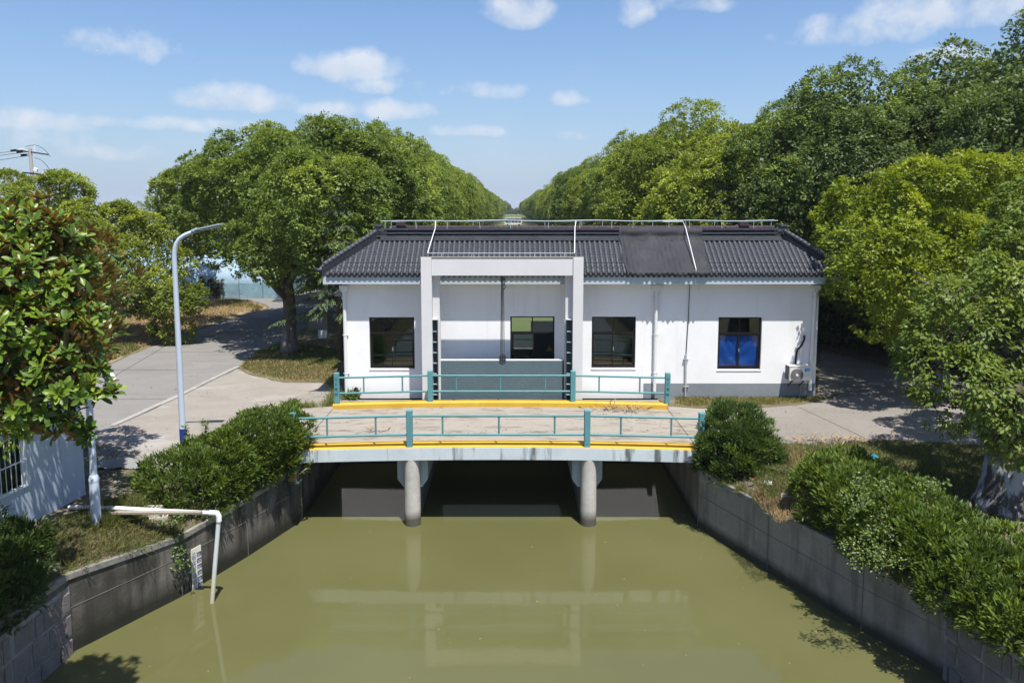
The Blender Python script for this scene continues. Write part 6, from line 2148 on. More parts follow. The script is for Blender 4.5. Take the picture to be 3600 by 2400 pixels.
# white cabin
cz = -.36
c1 = gp(305, 1790, cz); c2 = gp(130, 1890, cz)
dv = (c2 - c1); dv.z = 0; dv.normalize()
nv = Vector((-dv.y, dv.x, 0))
if nv.x < 0:
    nv = -nv                              # towards the canal
cabin = thing('site_cabin', 'pale blue white panel cabin with a barred window behind the magnolia', 'cabin', tuple(c1))
H_ = 2.75
LEN = 7.0
th = .06
a0, b0 = 1.95, 3.4                          # window span along the wall from the corner
wz0, wz1 = 0.0, 0.0
q0, q1 = dp(95, 1700, 15.6), dp(84, 1515, 15.6)


def cpt(s, d, z):
    return c1 + dv * s + nv * d + Vector((0, 0, z))


def seg(m, s0, s1, d0, d1, z0, z1):
    c = (cpt(s0, d0, z0) + cpt(s1, d1, z1)) / 2
    m.obox(c, dv * (s1 - s0) / 2, nv * (d1 - d0) / 2, (0, 0, (z1 - z0) / 2))


# find where the window's right edge stands on the wall: pixel (92, 1700)
def wall_hit(px, py):
    d = px_dir(px, py)
    o = Vector((0, 0, CAMZ))
    t = (c1 - o).dot(nv) / d.dot(nv)
    h = o + d * t
    return (h - c1).dot(dv), h.z - cz


ws, wz0 = wall_hit(96, 1706)
_, wz1 = wall_hit(84, 1516)
we = ws + 1.5
j1, _ = wall_hit(219, 1700)
j2, _ = wall_hit(88, 1760)
panels = [(0.0, j1), (j1, j2)] + [(j2 + .95 * i, j2 + .95 * (i + 1)) for i in range(5)]
for (s0, s1) in panels:
    m = MB()
    lo, hi = s0 + .004, s1 - .004
    if hi <= ws or lo >= we:
        seg(m, lo, hi, -th, 0, 0, H_)
    else:
        if lo < ws:
            seg(m, lo, ws, -th, 0, 0, H_)
        if hi > we:
            seg(m, we, hi, -th, 0, 0, H_)
        s_, e_ = max(lo, ws), min(hi, we)
        seg(m, s_, e_, -th, 0, 0, wz0)
        m3 = MB(); seg(m3, s_, e_, -th, 0, wz1, H_); m3.obj('wall_panel', MT['cabin'], cabin)
    m.obj('wall_panel', MT['cabin'], cabin)
m = MB(); seg(m, .0, .05, -4, -th - .001, 0, H_); m.obj('end_wall', MT['cabin'], cabin)
m = MB(); seg(m, LEN - .05, LEN, -4, -th - .001, 0, H_); seg(m, 0, LEN, -4.06, -4.001, 0, H_); m.obj('back_wall', MT['cabin'], cabin)
m = MB(); seg(m, -.12, LEN, -4.15, .14, H_ + .001, H_ + .07); m.obj('roof', MT['cabin_roof'], cabin)
m = MB(); seg(m, -.02, LEN, -.001, .012, -.08, .06); m.obj('base_rail', MT['cabin_trim'], cabin)
m = MB()
fr_ = .05
seg(m, ws, ws + fr_, -.03, .03, wz0, wz1); seg(m, we - fr_, we, -.03, .03, wz0, wz1); seg(m, ws + fr_, we - fr_, -.03, .03, wz0, wz0 + fr_); seg(m, ws + fr_, we - fr_, -.03, .03, wz1 - fr_, wz1)
wo = m.obj('window', MT['cabin_trim'], cabin)
m = MB(); seg(m, (ws + we) / 2 - .03, (ws + we) / 2 + .03, -.028, .012, wz0 + fr_, wz1 - fr_); seg(m, ws + fr_, ws + fr_ + .05, -.028, -.005, wz0 + fr_, wz1 - fr_); m.obj('sash', MT['cabin_trim'], wo)
m = MB(); seg(m, ws + fr_, we - fr_, -.025, -.02, wz0 + fr_, wz1 - fr_); m.obj('pane', MT['glass'], wo)
k = 1
while ws + fr_ + .135 * k < we - fr_:
    s = ws + fr_ + .135 * k
    m = MB(); m.tube([cpt(s, .045, wz0 + .02), cpt(s, .045, wz1 - .02)], .009, 6); m.obj('bar', MT['cabin_trim'], wo)
    k += 1
m = MB(); zc = wz0 + (wz1 - wz0) * .50; seg(m, ws, we, .03, .05, zc - .012, zc + .012); m.obj('cross_bar', MT['cabin_trim'], wo)

# grey pole with a stepped foot beside the cabin, and a dome head farther back
pb_ = gp(342, 1880, cz)
pole = thing('steel_pole', 'pale grey steel pole with a wider foot beside the cabin corner', 'pole', tuple(pb_))
MB().tube([pb_ + Vector((0, 0, -.1)), pb_ + Vector((0, 0, 1.22))], [.105, .10], 18).tube([pb_ + Vector((0, 0, 1.20)), pb_ + Vector((0, 0, 1.25)), pb_ + Vector((0, 0, 1.34))], [.104, .107, .075], 18).tube([pb_ + Vector((0, 0, 1.33)), pb_ + Vector((0, 0, 4.6))], [.073, .064], 18).obj('shaft', MT['lamp'], pole, smooth='auto')
pd = dp(388, 1325, pb_.y - .05)
MB().lathe((pd.x, pd.y, pd.z), [(.085, -.13), (.115, -.13), (.112, -.05), (.09, .03), (.05, .08), (.012, .10)], 20).obj('dome_head', MT['white'], pole, smooth='auto')
MB().tube([(pb_.x, pb_.y, pd.z + .25), (pd.x - .1, pd.y, pd.z + .2), (pd.x, pd.y, pd.z + .16), (pd.x, pd.y, pd.z + .09)], .022, 8).obj('arm', MT['lamp_head'], pole, smooth=True)

# white pipe from the cabin to the water, plank and brick stack
zp = .10
pa_ = wall_hit(240, 1775)
A = dp(243, 1782, 16.6); B = dp(762, 1803, 16.05)
A = gp(243, 1782, B.z + .02)
pipe = thing('discharge_pipe', 'white plastic pipe from the cabin, bent down into the canal', 'pipe', tuple((A + B) / 2))
MB().tube([A, A.lerp(B, .35) + Vector((0, 0, .02)), A.lerp(B, .7), B + (A - B).normalized() * .12], .048, 14).obj('pipe', MT['pvc_canal'], pipe, smooth='auto')
dB = (B - A).normalized()
MB().tube([B - dB * .16, B - dB * .06, B + dB * .01, B + dB * .04 + Vector((0, 0, -.06)), B + dB * .04 + Vector((0, 0, -.18))], .061, 14).obj('elbow', MT['pvc_canal'], pipe, smooth='auto')
E_ = gp(740, 2115, WATER_Z)
MB().tube([B + dB * .04 + Vector((0, 0, -.14)), Vector((E_.x, E_.y, WATER_Z - .4)) * .5 + (B + dB * .04) * .5, Vector((E_.x - .02, E_.y, WATER_Z - .5))], .048, 14).obj('drop_pipe', MT['pvc_canal'], pipe, smooth='auto')
pk0, pk1 = A.lerp(B, .1) + Vector((0, .02, -.085)), A.lerp(B, .91) + Vector((.0, -.09, .045))
pk0 = pk0 + Vector((0, -.1, 0))
d = (pk1 - pk0); sd_ = Vector((-d.y, d.x, 0)).normalized()
tagd(MB().obox((pk0 + pk1) / 2, d / 2, sd_ * .055, Vector((0, 0, .026))).obj('wooden_plank', MT['wood'], bevel=.006), 'weathered wooden plank tied along the white discharge pipe', 'plank')
bx = gp(525, 1850, -.45)


def brick(c, label, rot=0):
    t = thing('hollow_brick', label, 'brick', tuple(c), 'hollow bricks propping the white pipe')
    m = MB()
    ca, sa = math.cos(rot), math.sin(rot)
    ux, uy = Vector((ca, sa, 0)), Vector((-sa, ca, 0))
    Lb, Wb, Hb, wl = .19, .10, .10, .022
    cc = Vector(c) + Vector((0, 0, Hb))
    # walls and webs leave four open cells
    for s in (-1, 1):
        m.obox(cc + uy * s * (Wb - wl / 2), ux * Lb, uy * wl / 2, (0, 0, Hb))
    for k in range(5):
        m.obox(cc + ux * (-Lb + wl / 2 + k * (2 * Lb - wl) / 4), ux * wl / 2, uy * (Wb - wl - .001), (0, 0, Hb - .002))
    m.obox(cc - Vector((0, 0, Hb - .012)), ux * (Lb - .003), uy * (Wb - .003), (0, 0, .01))
    m.obj('block', MT['brickgrey'], t)
    return t


zb0 = bankz(bx.x, bx.y)
bz0 = B.z - .085 - .80
for (dx, dy, k, lab, ro) in ((.05, .05, 0, 'hollow brick at the bottom left of the stack under the pipe', .15), (.46, .10, 0, 'hollow brick at the bottom right of the stack under the pipe', .1), (.25, .04, 1, 'hollow brick in the second layer of the stack under the pipe', -.05), (.18, .0, 2, 'hollow brick in the third layer of the stack under the pipe', .25), (.03, .02, 3, 'topmost hollow brick with open cells right under the plank', .05)):
    brick((bx.x + dx, bx.y + dy + .1, bz0 + .2 * k), lab, ro)

# staff gauge on the left wall
ga, gb = Vector((*WL[3], 0)), Vector((*WL[2], 0))
gdir = (gb - ga).normalized()
gn = Vector((gdir.y, -gdir.x, 0))
if gn.x < 0:
    gn = -gn
gp0 = ga + gdir * .28 + gn * .02
gau = thing('water_gauge', 'blue and white water level gauge fixed to the left canal wall', 'gauge', (gp0.x, gp0.y, WATER_Z))
gtop = -1.06


def gbox(m, s0, s1, z0, z1, d0, d1):
    m.obox(gp0 + gdir * (s0 + s1) / 2 + gn * (d0 + d1) / 2 + Vector((0, 0, (z0 + z1) / 2)), gdir * (s1 - s0) / 2, gn * (d1 - d0) / 2, (0, 0, (z1 - z0) / 2))


m = MB(); gbox(m, 0, .30, WATER_Z - .3, gtop, 0, .012); plate = m.obj('plate', MT['cream'], gau)
gang = math.degrees(math.atan2(gdir.y, gdir.x))
num = 34
z = gtop - .10
k = 0
m = MB()
while z > WATER_Z - .05:
    left = k % 2 == 0
    s0, s1 = (.20, .36) if left else (.20, .36)
    for q in range(3):       # the bars of the E
        gbox(m, .165, .295, z - .145 + q * .034, z - .130 + q * .034, .012, .014)
    gbox(m, .165, .295, z - .06, z - .045, .012, .014)
    gbox(m, .275 if left else .165, .295 if left else .185, z - .145, z - .045, .012, .014)
    for q in range(3):
        gbox(m, .01, .13, z - .14 + q * .03, z - .128 + q * .03, .012, .0138)
    pz = gp0 + gdir * .075 + gn * .0145
    lettering('%.1f' % (num / 10), (pz.x, pz.y, z - .022), .075, MT['gauge_blue'], gau, rotz=gang)
    num -= 1
    z -= .145
    k += 1
m.obj('scale_marks', MT['gauge_blue'], gau, kind='stuff')

# small box on a bracket beside the bridge
sbx = dp(1032, 1672, 20.0)
sb_ = thing('sensor_box', 'small brown box on a blue wall bracket beside the bridge end', 'box', tuple(sbx))
MB().box(sbx.x - .10, sbx.x + .12, 19.85, 20.10, sbx.z - .12, sbx.z + .14).obj('body', MT['brass'], sb_, bevel=.008)
MB().box(sbx.x - .115, sbx.x + .135, 19.83, 20.12, sbx.z + .141, sbx.z + .16).obj('lid', MT['steel'], sb_)
MB().box(sbx.x - .16, sbx.x + .2, 19.80, 20.14, sbx.z - .155, sbx.z - .121).box(sbx.x - .24, sbx.x - .205, 19.9, 19.94, sbx.z - .5, sbx.z - .1).box(sbx.x - .05, sbx.x - .015, 19.9, 19.94, sbx.z - .42, sbx.z - .156).box(sbx.x - .24, sbx.x - .015, 19.9, 19.94, sbx.z - .53, sbx.z - .501).obj('bracket', MT['guide'], sb_)
MB().tube([(sbx.x + .12, 20.0, sbx.z + .02), (sbx.x + .3, 20.3, sbx.z + .12), (sbx.x + .42, 20.7, sbx.z + .3)], .018, 6).obj('conduit', MT['conc'], sb_, smooth=True)

# power pole, wires
pxp, yp = 105, 60.0
pt0 = dp(pxp, 522, yp)
pp = thing('power_pole', 'grey concrete power pole with crossarms and white insulators above the left trees', 'power pole', (pt0.x, yp, 0))
MB().tube([(pt0.x + .25, yp, 0), (pt0.x, yp, pt0.z)], [.19, .115], 14).obj('pole', MT['pole_conc'], pp, smooth='auto')
zt = pt0.z
MB().obox((pt0.x + .2, yp, zt - .3), (1.05, .2, -.16), (0, .05, 0), (0, 0, .05)).obj('crossarm', MT['iron'], pp)
MB().obox((pt0.x + .5, yp, zt - 1.95), (1.05, .2, -.1), (0, .05, 0), (0, 0, .06)).obj('crossarm', MT['iron'], pp)
MB().obox((pt0.x - .35, yp, zt - 3.3), (.4, .1, .04), (0, .04, 0), (0, 0, .04)).obox((pt0.x - .68, yp, zt - 3.05), (.04, 0, 0), (0, .04, 0), (0, 0, .25)).obj('bracket', MT['iron'], pp)
for (dx, dz) in ((1.0, -2.0), (1.55, -2.15), (.35, -1.75)):
    MB().obox((pt0.x + dx, yp, zt + dz + .12), (.13, 0, -.05), (0, .1, 0), (.05, 0, .13)).obj('cutout', MT['ceramic'], pp, bevel=.02)
for (dx, dz, w_) in ((-1.0, -.12, .35), (-.55, -.22, .3), (-.25, -.46, .25)):
    MB().tube([(pt0.x + dx, yp, zt + dz), (pt0.x + dx + w_ * 1.6, yp, zt + dz + .06)], [.05, .035], 8).obj('insulator', MT['ceramic'], pp)
    MB().obox((pt0.x + dx - .25, yp, zt + dz - .04), (.22, 0, .02), (0, .06, 0), (0, 0, .08)).obj('clamp', MT['black'], pp)
for k in range(4):
    MB().lathe((pt0.x + .38, yp, zt - .3 + .10 * k + .1), [(.03, 0), (.08, .03), (.03, .08)], 10).obj('insulator', MT['ceramic'], pp)


def wire(pts, label):
    return tagd(MB().tube(pts, .018, 5).obj('power_wire', MT['black']), label, 'wire', 'wires at the power pole')


for k, (dz, lab) in enumerate(((-.12, 'uppermost wire running left from the power pole'), (-.42, 'middle wire running left from the power pole'), (-.95, 'lowest wire running left from the power pole'))):
    wire([(pt0.x - .8 + .5 * k, yp, zt + (-.16, -.28, -.5)[k]), (pt0.x - 12, yp + 1, zt + dz - 1.2), (pt0.x - 30, yp + 2, zt + dz - 1.0)], lab)
wire([(pt0.x - .3 + 1.9 * t, yp - .1, zt + .12 + .2 * math.sin(t * 2) - 1.75 * max(0, t - .25) ** 2.2) for t in [i / 10 for i in range(11)]], 'looping wire from the pole top over to the right insulators')
wire([(pt0.x + .35 + 1.15 * t, yp - .05, zt - .7 - .35 * t - .7 * t ** 3) for t in [i / 8 for i in range(9)]], 'drooping wire from the pole to the outer right insulator')
wire([(pt0.x - .1 - 1.0 * math.sin(t * 3.0), yp - .05, zt - 2.7 - .9 * t * 1.2 - .1 * math.sin(6 * t)) for t in [i / 10 for i in range(11)]], 'half round wire loop at the left of the power pole')
st = dp(30, 616, 58)
tagd(MB().tube([(st.x, 58, 0), (st.x, 58, st.z)], [.17, .14], 12).obj('power_pole', MT['pole_conc'], smooth='auto'), 'short concrete pole top showing above the left trees at the edge', 'power pole')


# masts on the horizon
def mast(label, px, pyt, y, r, base_w):
    tp_ = dp(px, pyt, y)
    t = thing('radio_mast', label, 'mast', (tp_.x, y, 0))
    m = MB()
    H = tp_.z
    for s in ((-1, -1), (1, -1), (1, 1), (-1, 1)):
        m.tube([(tp_.x + s[0] * base_w, y + s[1] * base_w, 0), (tp_.x + s[0] * base_w * .15, y + s[1] * base_w * .15, H * .86)], r, 5)
    for k in range(12):
        f = k / 12
        w0 = base_w * (1 - .85 * f) ; z0 = H * .86 * f; z1 = H * .86 * (f + 1 / 12); w1 = base_w * (1 - .85 * (f + 1 / 12))
        m.tube([(tp_.x - w0, y - w0, z0), (tp_.x + w1, y - w1, z1)], r * .7, 4).tube([(tp_.x + w0, y - w0, z0), (tp_.x - w1, y - w1, z1)], r * .7, 4)
    m.obj('lattice', MT['tower'], t)
    MB().tube([(tp_.x, y, H * .84), (tp_.x, y, H)], [r * 1.6, r * .6], 6).obj('top_spike', MT['tower'], t)
    a = MB()
    for z in (.66, .74, .82):
        for k in range(6):
            an = k * math.pi / 3
            w_ = base_w * .3 + .6
            a.box(tp_.x + w_ * math.cos(an) - .15, tp_.x + w_ * math.cos(an) + .15, y + w_ * math.sin(an) - .15, y + w_ * math.sin(an) + .15, H * z - 1, H * z + 1)
    a.obj('antennas', MT['white'], t, kind='stuff')


mast('white lattice mast on the horizon between the left trees', 519, 648, 600, .42, 1.6)
mast('thin distant mast above the end of the tree avenue', 1771, 722, 1500, .6, 1.2)

# poly tunnels across the far road
def tunnel(label, x0, x1, yc, hw, hh, seed):
    rr = random.Random(seed)
    t = thing('poly_tunnel', label, 'greenhouse', ((x0 + x1) / 2, yc, 0), 'plastic tunnels beyond the road')
    m, sk = MB(), MB()
    n = 14; nx = 22
    prof = [(-hw, 0), (-hw * 1.0, hh * .42)] + [(-hw * math.cos(a), hh * (.42 + .58 * math.sin(a))) for a in [math.pi * i / n for i in range(1, n)]] + [(hw, hh * .42), (hw, 0)]
    o = 0
    for i in range(nx + 1):
        x = x0 + (x1 - x0) * i / nx
        dip = .0 if i % 2 == 0 else -.07
        for (u, v) in prof:
            k_ = 1 + dip * (v / hh)
            m.v.append((x + rr.uniform(-.02, .02), yc + u * k_, max(.02, v * k_)))
    npf = len(prof)
    for i in range(nx):
        for k in range(npf - 1):
            a = i * npf + k
            (sk if k in (0, npf - 2) else m).f.append((a, a + 1, a + npf + 1, a + npf))
    sk.v = list(m.v)
    m.f.append(tuple(range(npf))); m.f.append(tuple(reversed(range(nx * npf, (nx + 1) * npf))))
    m.obj('film', MT['film'], t, smooth='auto')
    sk.obj('skirt', MT['film_blue'], t)
    for i in range(0, nx + 1, 2):
        x = x0 + (x1 - x0) * i / nx
        MB().tube([(x, yc + u * 1.005, v * 1.005 + .02) for (u, v) in prof], .022, 5).obj('hoop', MT['hoop'], t)
    for s in (-1, -.4, .4, 1):
        MB().tube([(x1 + .02, yc + s * hw * .9, 0), (x1 + .02, yc + s * hw * .9, hh * (.42 + .5 * (1 - abs(s) * .7)))], .03, 5).obj('end_post', MT['hoop'], t)
    MB().box(x1 - .4, x1 + .06, yc - hw - .02, yc - hw + .3, .02, hh * .6).obj('door_flap', MT['film_blue'], t)


te = X(1025, 1040, 58)
tunnel('nearest plastic tunnel greenhouse along the far road, left of the big trunk', -36, te, 58.8, 2.1, 2.7, 1)
tunnel('second plastic tunnel greenhouse, right behind the nearest one', -38, te - .4, 64, 2.2, 3.3, 2)
tunnel('third plastic tunnel greenhouse, hindmost of those beyond the road', -42, te - 1, 70, 2.4, 4.1, 3)
tunnel('short plastic tunnel greenhouse right of the big trunk, under the pink flowers', X(1085, 1000, 64), X(1085, 1000, 64) + 7, 66, 2.0, 2.8, 4)

# road sign seen from behind, cabinet, pipe stand, planter, board
sg = gp(791, 1046, 0)
s_ = thing('road_sign', 'grey backed rectangular road sign on a thin post at the bend', 'sign', tuple(sg))
sy = sg.y
pz = dp(791, 962, sy)
MB().tube([(sg.x, sy, 0), (sg.x, sy, pz.z + .1)], .04, 8).obj('post', MT['signgrey'], s_)
MB().box(sg.x - .62, sg.x + .62, sy + .05, sy + .07, pz.z - .33, pz.z + .22).obj('plate', MT['signgrey'], s_)
MB().box(sg.x - .5, sg.x + .5, sy + .02, sy + .049, pz.z - .16, pz.z - .10).obj('rail', MT['steel'], s_)
cb = gp(930, 1013, 0)
c_ = thing('service_cabinet', 'brown grey concrete service cabinet at the tunnel end', 'cabinet', tuple(cb))
MB().box(cb.x - .62, cb.x + .62, cb.y, cb.y + .7, 0, 1.72).obj('body', MT['conc'], c_, bevel=.02)
MB().box(cb.x - .70, cb.x + .70, cb.y - .08, cb.y + .78, 1.721, 1.80).obj('lid', MT['conc'], c_)
MB().box(cb.x - .52, cb.x + .52, cb.y - .014, cb.y - .001, .1, 1.62).obj('door', MT['board'], c_)
ph_ = gp(968, 1015, 0)
tagd(MB().tube([(ph_.x - .55, ph_.y, 0), (ph_.x - .55, ph_.y, .95), (ph_.x - .45, ph_.y, 1.02), (ph_.x + .6, ph_.y, 1.02), (ph_.x + .68, ph_.y, .95), (ph_.x + .68, ph_.y, .5)], .06, 8).obj('pipe_stand', MT['white']), 'white bent pipe stand right of the service cabinet', 'pipe')
pn = gp(1042, 1016, 0)
p_ = thing('planter', 'rough concrete planter box right of the big camphor trunk', 'planter', tuple(pn))
MB().box(pn.x - .9, pn.x + .6, pn.y, pn.y + .18, 0, .95).box(pn.x - .9, pn.x + .6, pn.y + 1.3, pn.y + 1.48, 0, .95).box(pn.x + .42, pn.x + .6, pn.y + .181, pn.y + 1.299, 0, .95).box(pn.x - .9, pn.x - .72, pn.y + .181, pn.y + 1.299, 0, .95).obj('rim', MT['conc'], p_, bevel=.02)
MB().box(pn.x - .715, pn.x + .415, pn.y + .185, pn.y + 1.295, .1, .8).obj('earth', MT['soil'], p_)
bb = gp(1075, 1218, 0)
bd = thing('notice_board', 'grey notice board on thin gilt legs under the cedar', 'notice board', tuple(bb))
by = bb.y
bl, brr = dp(1083, 1100, by), dp(1148, 1158, by)
MB().box(bl.x, brr.x, by, by + .04, brr.z, bl.z).obj('panel', MT['board'], bd)
MB().box(bl.x - .03, bl.x - .001, by - .01, by + .05, brr.z - .04, bl.z + .03).box(brr.x + .001, brr.x + .03, by - .01, by + .05, brr.z - .04, bl.z + .03).box(bl.x, brr.x, by - .01, by + .05, bl.z + .001, bl.z + .03).box(bl.x, brr.x, by - .01, by + .05, brr.z - .03, brr.z - .001).obj('rim', MT['brass'], bd)
MB().tube([(bl.x - .02, by + .02, brr.z - .03), (bl.x - .12, by - .25, 0)], .02, 6).obj('leg', MT['brass'], bd)
MB().tube([(brr.x + .02, by + .02, brr.z - .03), (brr.x + .02, by - .1, 0)], .02, 6).obj('leg', MT['brass'], bd)
bxp = gp(1135, 1188, 0)
tagd(MB().box(bxp.x - .2, bxp.x + .2, bxp.y - .15, bxp.y + .15, 0, .5).obj('white_box', MT['cabin_trim'], bevel=.01), 'small pale box standing right under the notice board', 'box')


# little bushes by the bend
def small_bush(name, label, px, py, w_, h_, mkey, seed, base_tone=.4):
    b = gp(px, py, 0)
    k_ = w_ / 2
    lob = [(b.x, b.y, h_ * .55, k_ * .8), (b.x + k_ * .3, b.y, h_ * .8, k_ * .55), (b.x - k_ * .35, b.y, h_ * .7, k_ * .55), (b.x, b.y, h_ * .3, k_ * .6)]
    t = thing(name, label, 'bush', tuple(b))
    g = crown(lob, seed, sub_r=.22, cl_r=.14, leaf=.14, k=10, asp=.5, style='up', base_tone=base_tone, inner=.4, min_z=0)
    link_mesh('foliage', foliage_mesh('foliage', leaf_geo(*g)), LM[mkey], t, kind='stuff')
    m = MB()
    for i in range(4):
        limb(m, b, Vector(lob[i][:3]), .02, .008, i, n=5)
    m.obj('stems', MT['twig'], t, kind='stuff')


small_bush('small_bush', 'dark little bush right of the yellow green tree, before the road sign', 762, 1052, .95, 1.55, 'purple', 201)
small_bush('small_bush', 'dark little bush at the edge of the yellow green tree, left one of the pair', 726, 1040, .9, 1.5, 'purple', 202)
small_bush('small_bush', 'yellow round bush across the far road below the tunnels', 818, 1018, 1.7, 1.15, 'goldshrub', 203, .5)
# crape myrtle with pink flowers
cmb = gp(1062, 1012, 0)
cm = thing('flowering_tree', 'small crape myrtle with pink flowers beyond the big trunk', 'tree', tuple(cmb))
yy_ = cmb.y
lob = [pl(1060, 925, yy_, 32), pl(1085, 905, yy_, 30), pl(1040, 900, yy_, 28), pl(1075, 950, yy_, 22)]
g = crown(lob, 205, sub_r=.4, cl_r=.25, leaf=.2, k=9, base_tone=.35, inner=.2)
link_mesh('crown', foliage_mesh('crown', leaf_geo(*g)), LM['camphor_dark'], cm, kind='stuff')
lob = [pl(1058, 904, yy_ - .6, 13), pl(1090, 912, yy_ - .6, 11), pl(1072, 918, yy_ - .7, 10), pl(1052, 948, yy_ - .6, 9), pl(1044, 958, yy_ - .6, 7)]
g = crown(lob, 206, sub_r=.2, cl_r=.14, leaf=.12, k=14, base_tone=.5, inner=0)
link_mesh('flowers', foliage_mesh('flowers', leaf_geo(*g)), MT['pink'], cm, kind='stuff')
make_trunk(tuple(cmb), 1.2, .07, [Vector(l[:3]) for l in lob], 8, twigs=False).obj('trunk', MT['twig'], cm)

# far end of the avenue: minibus on the far road, low pavilion
bu = dp(1806, 790, 300)
mb = thing('minibus', 'long white minibus far off on the road at the end of the avenue', 'minibus', (bu.x, 300, .1))
MB().prism([(bu.x - 3.5, .5), (bu.x + 3.2, .5), (bu.x + 3.5, .9), (bu.x + 3.4, 1.5), (bu.x + 3.0, 2.1), (bu.x - 3.4, 2.2), (bu.x - 3.6, 1.2)], 299, 301).obj('body', MT['vehicle'], mb, bevel=.12)
for k in range(5):
    MB().box(bu.x - 3.2 + 1.25 * k, bu.x - 2.2 + 1.25 * k, 298.97, 298.99, 1.35, 1.95).obj('window', MT['winframe'], mb)
for xw in (-2.3, 2.1):
    MB().tube([(bu.x + xw, 298.9, .42), (bu.x + xw, 299.2, .42)], .42, 14).obj('wheel', MT['black'], mb)
MB().box(-40, 40, 296, 305, .0, .10).obj('far_road', MT['road'], kind='structure')
pv = thing('pavilion', 'tiny pale building with a flat roof at the far end of the avenue', 'building', (.4, 330, 0))
MB().box(-2.2, 3.2, 330, 334, 0, 2.6).obj('wall', MT['vehicle'], pv)
MB().box(-3, 4, 329.5, 334.5, 2.61, 3.0).obj('roof', MT['fascia'], pv)
for k in range(3):
    MB().box(-1.6 + 1.6 * k, -.6 + 1.6 * k, 329.95, 329.99, .9, 2.0).obj('window', MT['winframe'], pv)

# aeroplane
ap = dp(338, 180, 3000)
pln = thing('aeroplane', 'tiny white aeroplane in the upper left sky', 'aeroplane', tuple(ap))
MB().tube([ap + Vector((-7, 0, -.4)), ap + Vector((-4, 0, 0)), ap + Vector((4, 0, .2)), ap + Vector((7, 0, .6))], [.2, .9, .9, .15], 10).obj('fuselage', MT['white'], pln)
MB().add([ap + Vector((-1.5, -6.5, 1.2)), ap + Vector((.6, -6.5, 1.2)), ap + Vector((1.4, 0, 0)), ap + Vector((-2, 0, 0)), ap + Vector((-1.5, 6.5, 1.2)), ap + Vector((.6, 6.5, 1.2))] + [ap + Vector((-1.5, -6.5, 1.0)), ap + Vector((.6, -6.5, 1.0)), ap + Vector((1.4, 0, -.25)), ap + Vector((-2, 0, -.25)), ap + Vector((-1.5, 6.5, 1.0)), ap + Vector((.6, 6.5, 1.0))], [(0, 1, 2, 3), (3, 2, 5, 4), (9, 8, 7, 6), (10, 11, 8, 9), (0, 3, 9, 6), (3, 4, 10, 9), (1, 7, 8, 2), (2, 8, 11, 5), (0, 6, 7, 1), (4, 5, 11, 10)]).obj('wing', MT['white'], pln)
MB().prism([(ap.x + 5, ap.z + .5), (ap.x + 7.2, ap.z + .6), (ap.x + 7.6, ap.z + 3.2), (ap.x + 6.6, ap.z + 3.2)], ap.y - .12, ap.y + .12).obj('tail_fin', MT['white'], pln)

# litter by the right wall, planks and patches on the plaza
q = gp(2650, 1692, -.2)
can = thing('drink_can', 'crushed red drink can by the round bush', 'can', tuple(q))
MB().tube([q + Vector((-.05, 0, .04)), q + Vector((0, .01, .05)), q + Vector((.07, .02, .035))], [.035, .028, .034], 12).obj('body', MT['litter_red'], can)
MB().tube([q + Vector((-.056, -.001, .039)), q + Vector((-.05, 0, .04))], .03, 12).obj('lid', MT['steel'], can)
q = gp(2700, 1700, -.2)
tagd(MB().obox(q + Vector((0, 0, .03)), (.09, -.03, .01), (.03, .09, .02), (0, 0, .003)).obj('paper_scrap', MT['white']), 'white paper scrap right of the red can', 'litter')
q = gp(2772, 1745, -.2)
tagd(MB().obox(q + Vector((0, 0, .02)), (.16, -.04, .0), (.02, .07, .01), (0, 0, .012)).obj('broken_tile', MT['brickgrey']), 'flat grey broken tile at the hedge end', 'tile')
q = gp(3070, 1613, 0)
m = MB()
rr5 = random.Random(5)
m.lathe((q.x, q.y, 0), [(.10, .0), (.13, .04), (.09, .09), (.03, .12)], 9)
m.v = [(x + rr5.uniform(-.03, .03), y + rr5.uniform(-.03, .03), z + rr5.uniform(0, .02)) for x, y, z in m.v]
tagd(m.obj('plastic_bag', MT['litter_blue']), 'crumpled blue plastic bag on the right lawn', 'litter')
q = gp(420, 1640, 0)
m = MB()
for i in range(13):
    for k_ in range(9):
        u, v = i / 12, k_ / 8
        m.v.append((q.x - .55 + 1.25 * u, q.y - .25 + .6 * v, .05 + .16 * math.sin(math.pi * v) * math.sin(math.pi * u) + .02 * math.sin(14 * u + 9 * v)))
for i in range(12):
    for k_ in range(8):
        a_ = i * 9 + k_
        m.f.append((a_, a_ + 9, a_ + 10, a_ + 1))
tagd(m.obj('ground_sheet', MT['board'], smooth=True), 'grey sheet heaped on the ground left of the hedge', 'sheet')
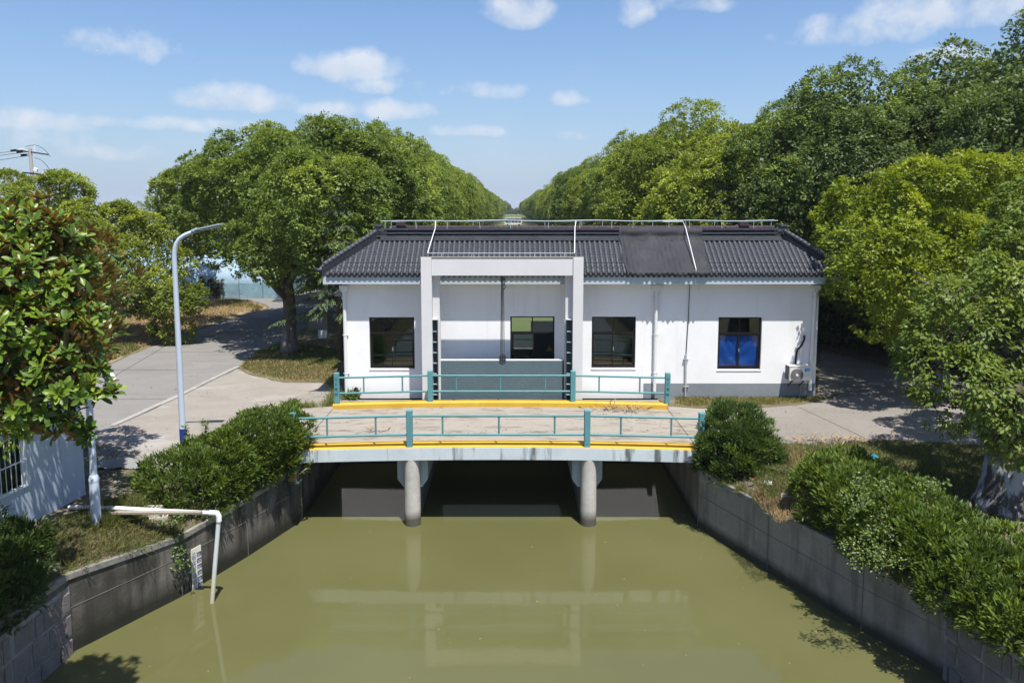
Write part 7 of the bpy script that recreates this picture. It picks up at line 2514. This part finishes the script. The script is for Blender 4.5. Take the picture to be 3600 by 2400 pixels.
# leaves and scum drifting on the water
rgw = np.random.default_rng(31)
nw = 260
Q = np.column_stack([rgw.uniform(-8, 7.8, nw), rgw.uniform(12.5, 24, nw)])
Q[:120, 0] = rgw.normal(5.2, .5, 120) + (20 - Q[:120, 1]) * .42
Q = Q[(np.abs(Q[:, 0] + .3) < 5.4 + np.maximum(0, 20 - Q[:, 1]) * .40)]
nw = len(Q)
a_ = rgw.uniform(0, 6.28, nw)
Ls = rgw.uniform(.02, .07, nw)
mkfol('floating_leaves', foliage_mesh('floating_leaves', leaf_geo(np.column_stack([Q, np.full(nw, WATER_Z + .004)]), np.column_stack([np.cos(a_), np.sin(a_), np.zeros(nw)]), np.tile([0, 0, 1.], (nw, 1)), Ls, Ls * .5, rgw.uniform(.3, 1, nw), curl=0)), 'deadleaf')
# gravel and small stones at the foot of the bank
rs_ = random.Random(17)
m = MB()
for i in range(420):
    q = gp(rs_.uniform(330, 560), rs_.uniform(1600, 1790), 0)
    z = bankz(q.x, q.y)
    s = rs_.uniform(.012, .045)
    b_ = [(q.x + s * math.cos(a_) * rs_.uniform(.7, 1.2), q.y + s * math.sin(a_) * rs_.uniform(.7, 1.2), z + .002) for a_ in (0, 1.3, 2.6, 3.9, 5.2)]
    m.add(b_ + [(q.x, q.y, z + s * .7)], [(0, 1, 5), (1, 2, 5), (2, 3, 5), (3, 4, 5), (4, 0, 5)])
m.obj('gravel', MT['quay_cap'], kind='stuff')
# ------------------------------------------------------------------ thin summer haze over the whole site
hm_ = bpy.data.materials.new('haze'); hm_.use_nodes = True
hn = hm_.node_tree
hn.nodes.remove(hn.nodes['Principled BSDF'])
hv = hn.nodes.new('ShaderNodeVolumePrincipled')
hv.inputs['Color'].default_value = (.86, .92, 1.0, 1)
hv.inputs['Density'].default_value = .00022
hv.inputs['Anisotropy'].default_value = .2
hn.links.new(hv.outputs[0], hn.nodes['Material Output'].inputs['Volume'])
hz_ = MB().box(-5200, 5200, -5200, 5200, -4.6, 60).obj('haze', hm_)
hz_['kind'] = 'stuff'
